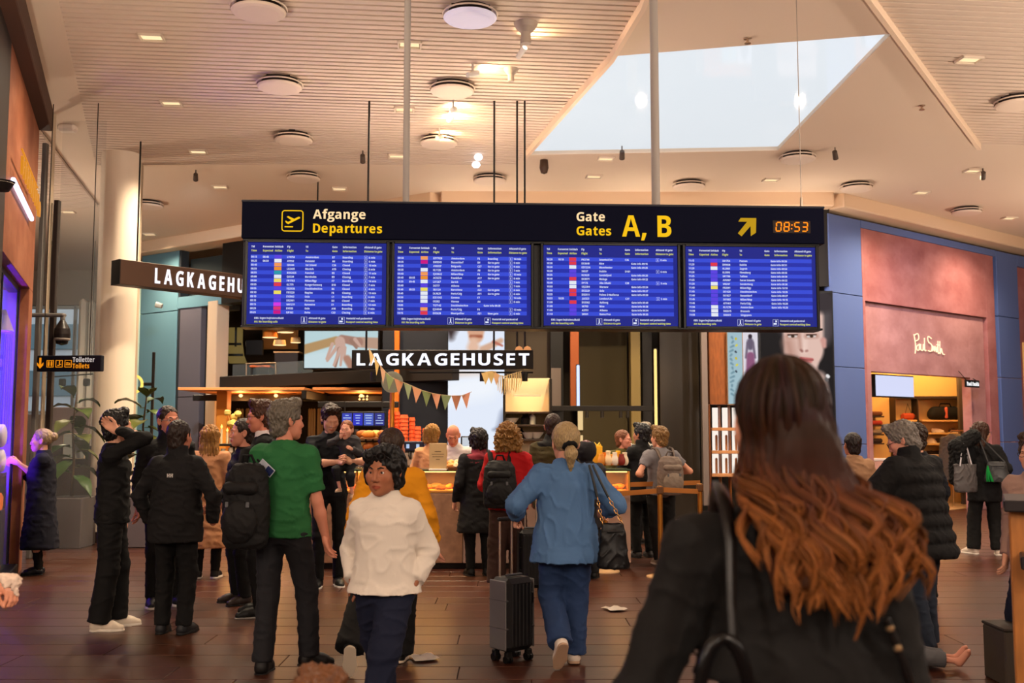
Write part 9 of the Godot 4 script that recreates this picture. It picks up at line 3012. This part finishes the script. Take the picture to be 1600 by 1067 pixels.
# ---------------------------------------------------------------- collects triangles for one mesh
class Sk:
	var vs := PackedVector3Array()
	var cs := PackedColorArray()
	var ix := PackedInt32Array()
	var ns := PackedVector3Array()
	# surface nets; wave moves the vertices along their normals: [amount, Vector3 frequency, seed]
	func net(f: Field, wave := [], tint := false, xf := Transform3D.IDENTITY) -> void:
		var ids := PackedInt32Array()
		ids.resize(f.v.size())
		ids.fill(-1)
		var base := vs.size()
		var v := f.v
		var h := f.h
		var lim := 3.4 * h
		var nx := f.nx
		var nxy := f.nx * f.ny
		var tri := PackedInt32Array()
		var pts := PackedVector3Array()
		for z in range(1, f.nz - 1):
			for y in range(1, f.ny - 1):
				var i: int = (z * f.ny + y) * nx
				for x in range(1, nx - 1):
					var q: int = i + x
					var a := v[q]
					if a > lim or a < -lim:
						continue
					var b := v[q + 1]
					var c := v[q + nx]
					var d := v[q + nx + 1]
					var e := v[q + nxy]
					var g := v[q + nxy + 1]
					var k := v[q + nxy + nx]
					var l := v[q + nxy + nx + 1]
					var m := int(a < 0) + int(b < 0) + int(c < 0) + int(d < 0) + int(e < 0) + int(g < 0) + int(k < 0) + int(l < 0)
					if m == 0 or m == 8:
						continue
					var gr := Vector3(b + d + g + l - a - c - e - k, c + d + k + l - a - b - e - g, e + g + k + l - a - b - c - d) * 0.25
					var mean := (a + b + c + d + e + g + k + l) * 0.125
					var off := -gr * (mean / maxf(gr.length_squared(), 1e-9))
					off = off.clamp(Vector3(-0.5, -0.5, -0.5), Vector3(0.5, 0.5, 0.5))
					ids[q] = pts.size()
					pts.append(f.o + (Vector3(x, y, z) + Vector3(0.5, 0.5, 0.5) + off) * h)
					var s := a < 0
					if s != (b < 0):
						_quad(tri, ids[q], ids[q - nx], ids[q - nx - nxy], ids[q - nxy], s)
					if s != (c < 0):
						_quad(tri, ids[q], ids[q - nxy], ids[q - nxy - 1], ids[q - 1], s)
					if s != (e < 0):
						_quad(tri, ids[q], ids[q - 1], ids[q - 1 - nx], ids[q - nx], s)
		var nn := _normals(pts, tri)
		if wave:
			var noise := FastNoiseLite.new()
			noise.seed = wave[2]
			noise.frequency = 1.0
			noise.fractal_octaves = 2 if wave.size() < 4 else 1
			for n in pts.size():
				var q := noise.get_noise_3dv(pts[n] * wave[1])
				if wave.size() > 3:  # creases: narrow ridges where the noise is near nought
					q = pow(1.0 - absf(q), 5.0) * 0.9 - 0.35 + q * 0.3
				pts[n] += nn[n] * (wave[0] * q)
			nn = _normals(pts, tri)
		for n in pts.size():
			cs.append(lip_tint(pts[n]) if tint else Color.WHITE)
		add(pts, nn, tri, xf)
	static func lip_tint(p: Vector3) -> Color:
		var c := Color.WHITE
		var d := Vector2(p.x / 0.024, (p.y + 0.068) / 0.0095).length()
		if p.z > 0.07 and d < 1.15:
			c = c.lerp(Color(0.80, 0.42, 0.40), clampf((1.15 - d) * 4.0, 0.0, 1.0))
		var ck := Vector2((absf(p.x) - 0.045) / 0.025, (p.y + 0.03) / 0.025).length()
		if p.z > 0.03 and ck < 1.0:
			c = c.lerp(Color(1.0, 0.80, 0.76), (1.0 - ck) * 0.6)
		return c
	func _quad(t: PackedInt32Array, a: int, b: int, c: int, d: int, s: bool) -> void:
		if b < 0 or c < 0 or d < 0:
			return
		if s:
			t.append_array([a, c, b, a, d, c])
		else:
			t.append_array([a, b, c, a, c, d])
	static func _normals(p: PackedVector3Array, t: PackedInt32Array) -> PackedVector3Array:
		var nn := PackedVector3Array()
		nn.resize(p.size())
		for i in range(0, t.size(), 3):
			var a := t[i]
			var b := t[i + 1]
			var c := t[i + 2]
			var n := (p[c] - p[a]).cross(p[b] - p[a])
			nn[a] += n
			nn[b] += n
			nn[c] += n
		for i in nn.size():
			nn[i] = nn[i].normalized()
		return nn
	func add(pts: PackedVector3Array, nn: PackedVector3Array, tri: PackedInt32Array, xf := Transform3D.IDENTITY) -> void:
		var base := vs.size()
		if xf == Transform3D.IDENTITY:
			vs.append_array(pts)
			ns.append_array(nn)
		else:
			vs.append_array(xf * pts)
			var nb := xf.basis.inverse().transposed()
			for n in nn:
				ns.append((nb * n).normalized())
		var flip := xf.basis.determinant() < 0.0
		var at := ix.size()
		ix.resize(at + tri.size())
		for i in range(0, tri.size(), 3):
			ix[at + i] = base + tri[i]
			ix[at + i + 1] = base + tri[i + (2 if flip else 1)]
			ix[at + i + 2] = base + tri[i + (1 if flip else 2)]
	func join(s: Sk, xf := Transform3D.IDENTITY) -> void:
		cs.append_array(s.cs)
		add(s.vs, s.ns, s.ix, xf)
	# a tube along points with a radius for each; ends closed to a point or flat
	func tube(p: PackedVector3Array, r: PackedFloat32Array, sides := 6, col := Color.WHITE, flat := 1.0, side := Vector3.ZERO) -> void:
		var pts := PackedVector3Array()
		var tri := PackedInt32Array()
		var n := p.size()
		var up := side if side != Vector3.ZERO else Vector3(0.31, 0.52, 0.79)
		for i in n:
			var d := (p[mini(i + 1, n - 1)] - p[maxi(i - 1, 0)]).normalized()
			var x := up.cross(d)
			if x.length() < 0.05:
				x = Vector3(1, 0, 0).cross(d)
			x = x.normalized()
			var y := d.cross(x)
			up = d.cross(x) if side == Vector3.ZERO else side
			for k in sides:
				var a := TAU * k / sides
				pts.append(p[i] + (x * cos(a) + y * (sin(a) * flat)) * r[i])
		for i in n - 1:
			for k in sides:
				var a := i * sides + k
				var b := i * sides + (k + 1) % sides
				tri.append_array([a, a + sides, b, b, a + sides, b + sides])
		pts.append(p[0])
		pts.append(p[n - 1])
		for k in sides:
			var k2 := (k + 1) % sides
			tri.append_array([n * sides, k, k2, n * sides + 1, (n - 1) * sides + k2, (n - 1) * sides + k])
		for i in pts.size():
			cs.append(col)
		add(pts, _normals(pts, tri), tri)
	# a profile of (radius, height) turned about y
	func lathe(prof: Array, seg := 24, xf := Transform3D.IDENTITY, col := Color.WHITE) -> void:
		for i in prof.size() - 1:
			var a: Vector2 = prof[i]
			var b: Vector2 = prof[i + 1]
			var pts := PackedVector3Array()
			var nn := PackedVector3Array()
			var tri := PackedInt32Array()
			var nrm := Vector2(b.y - a.y, a.x - b.x).normalized()
			for k in seg + 1:
				var c := cos(TAU * k / seg)
				var s := sin(TAU * k / seg)
				pts.append(Vector3(a.x * c, a.y, a.x * s))
				pts.append(Vector3(b.x * c, b.y, b.x * s))
				for q in 2:
					nn.append(Vector3(nrm.x * c, nrm.y, nrm.x * s))
					cs.append(col)
			for k in seg:
				var q := k * 2
				tri.append_array([q, q + 2, q + 1, q + 1, q + 2, q + 3])
			add(pts, nn, tri, xf)
	# a box with chamfered edges
	func box(c: Vector3, s: Vector3, ch := 0.0, xf := Transform3D.IDENTITY, col := Color.WHITE) -> void:
		var e := s * 0.5
		ch = minf(ch, minf(e.x, minf(e.y, e.z)) * 0.98)
		if ch <= 0.0:
			ch = 0.0001
		var polys := []
		for ax in 3:
			for sg in [-1.0, 1.0]:
				var u := (ax + 1) % 3
				var w := (ax + 2) % 3
				var q := []
				for k in [[-1, -1], [1, -1], [1, 1], [-1, 1]]:
					var p := Vector3.ZERO
					p[ax] = e[ax] * sg
					p[u] = (e[u] - ch) * k[0]
					p[w] = (e[w] - ch) * k[1]
					q.append(p)
				polys.append(q)
				# chamfers round the edge of this face with the next axis
				for s2 in [-1.0, 1.0]:
					var p1 := Vector3.ZERO
					var p2 := Vector3.ZERO
					p1[ax] = e[ax] * sg
					p1[u] = (e[u] - ch) * s2
					p2[ax] = (e[ax] - ch) * sg
					p2[u] = e[u] * s2
					var a1 := p1
					var a2 := p2
					a1[w] = e[w] - ch
					a2[w] = e[w] - ch
					p1[w] = -(e[w] - ch)
					p2[w] = -(e[w] - ch)
					polys.append([p1, a1, a2, p2])
		for sx in [-1, 1]:
			for sy in [-1, 1]:
				for sz in [-1, 1]:
					var t := Vector3(sx, sy, sz)
					polys.append([t * (e - Vector3(0, ch, ch)), t * (e - Vector3(ch, 0, ch)), t * (e - Vector3(ch, ch, 0))])
		for q in polys:
			face(q, c, xf, col)
	# a flat polygon of a convex body round c, wound to face outwards
	func face(q: Array, c: Vector3, xf := Transform3D.IDENTITY, col := Color.WHITE) -> void:
		var mid := Vector3.ZERO
		for p in q:
			mid += p
		var n: Vector3 = (q[1] - q[0]).cross(q[2] - q[0]).normalized()
		if n.dot(mid) < 0.0:
			q = q.duplicate()
			q.reverse()
			n = -n
		var pts := PackedVector3Array()
		var nn := PackedVector3Array()
		var tri := PackedInt32Array()
		for p in q:
			pts.append(p + c)
			nn.append(n)
			cs.append(col)
		for i in range(1, q.size() - 1):
			tri.append_array([0, i + 1, i])
		add(pts, nn, tri, xf)
	# a flat outline in x, y pushed from z = 0 to z = depth
	func slab(outline: PackedVector2Array, depth: float, xf := Transform3D.IDENTITY, col := Color.WHITE) -> void:
		if Geometry2D.is_polygon_clockwise(outline):
			outline = outline.duplicate()
			outline.reverse()
		var t := Geometry2D.triangulate_polygon(outline)
		for z in [0.0, depth]:
			var pts := PackedVector3Array()
			var nn := PackedVector3Array()
			var tri := PackedInt32Array()
			for p in outline:
				pts.append(Vector3(p.x, p.y, z))
				nn.append(Vector3(0, 0, 1 if z > 0.0 else -1))
				cs.append(col)
			for i in range(0, t.size(), 3):
				tri.append_array([t[i], t[i + 1], t[i + 2]])
			for i in range(0, tri.size(), 3):
				var n := (pts[tri[i + 2]] - pts[tri[i]]).cross(pts[tri[i + 1]] - pts[tri[i]])
				if (n.z > 0.0) != (z > 0.0):
					var s := tri[i + 1]
					tri[i + 1] = tri[i + 2]
					tri[i + 2] = s
			add(pts, nn, tri, xf)
		for i in outline.size():
			var a := outline[i]
			var b := outline[(i + 1) % outline.size()]
			var n2 := Vector3(b.y - a.y, a.x - b.x, 0).normalized()
			for q in 4:
				cs.append(col)
			add(PackedVector3Array([Vector3(a.x, a.y, 0), Vector3(b.x, b.y, 0), Vector3(b.x, b.y, depth), Vector3(a.x, a.y, depth)]), PackedVector3Array([n2, n2, n2, n2]), PackedInt32Array([0, 2, 1, 0, 3, 2]), xf)
	func mesh() -> ArrayMesh:
		var a := []
		a.resize(Mesh.ARRAY_MAX)
		a[Mesh.ARRAY_VERTEX] = vs
		a[Mesh.ARRAY_NORMAL] = ns
		a[Mesh.ARRAY_COLOR] = cs
		a[Mesh.ARRAY_INDEX] = ix
		var m := ArrayMesh.new()
		m.add_surface_from_arrays(Mesh.PRIMITIVE_TRIANGLES, a)
		return m

func V3(a: Array) -> PackedVector3Array:
	return PackedVector3Array(a)

func F32(a: Array) -> PackedFloat32Array:
	return PackedFloat32Array(a)

func ct(r: float, g: float, b: float, rough := 0.85) -> StandardMaterial3D:
	return cloth(Color(r, g, b), rough)

func gw(r: float, g: float, b: float, power := 1.0) -> StandardMaterial3D:
	return glow(Color(r, g, b), power)
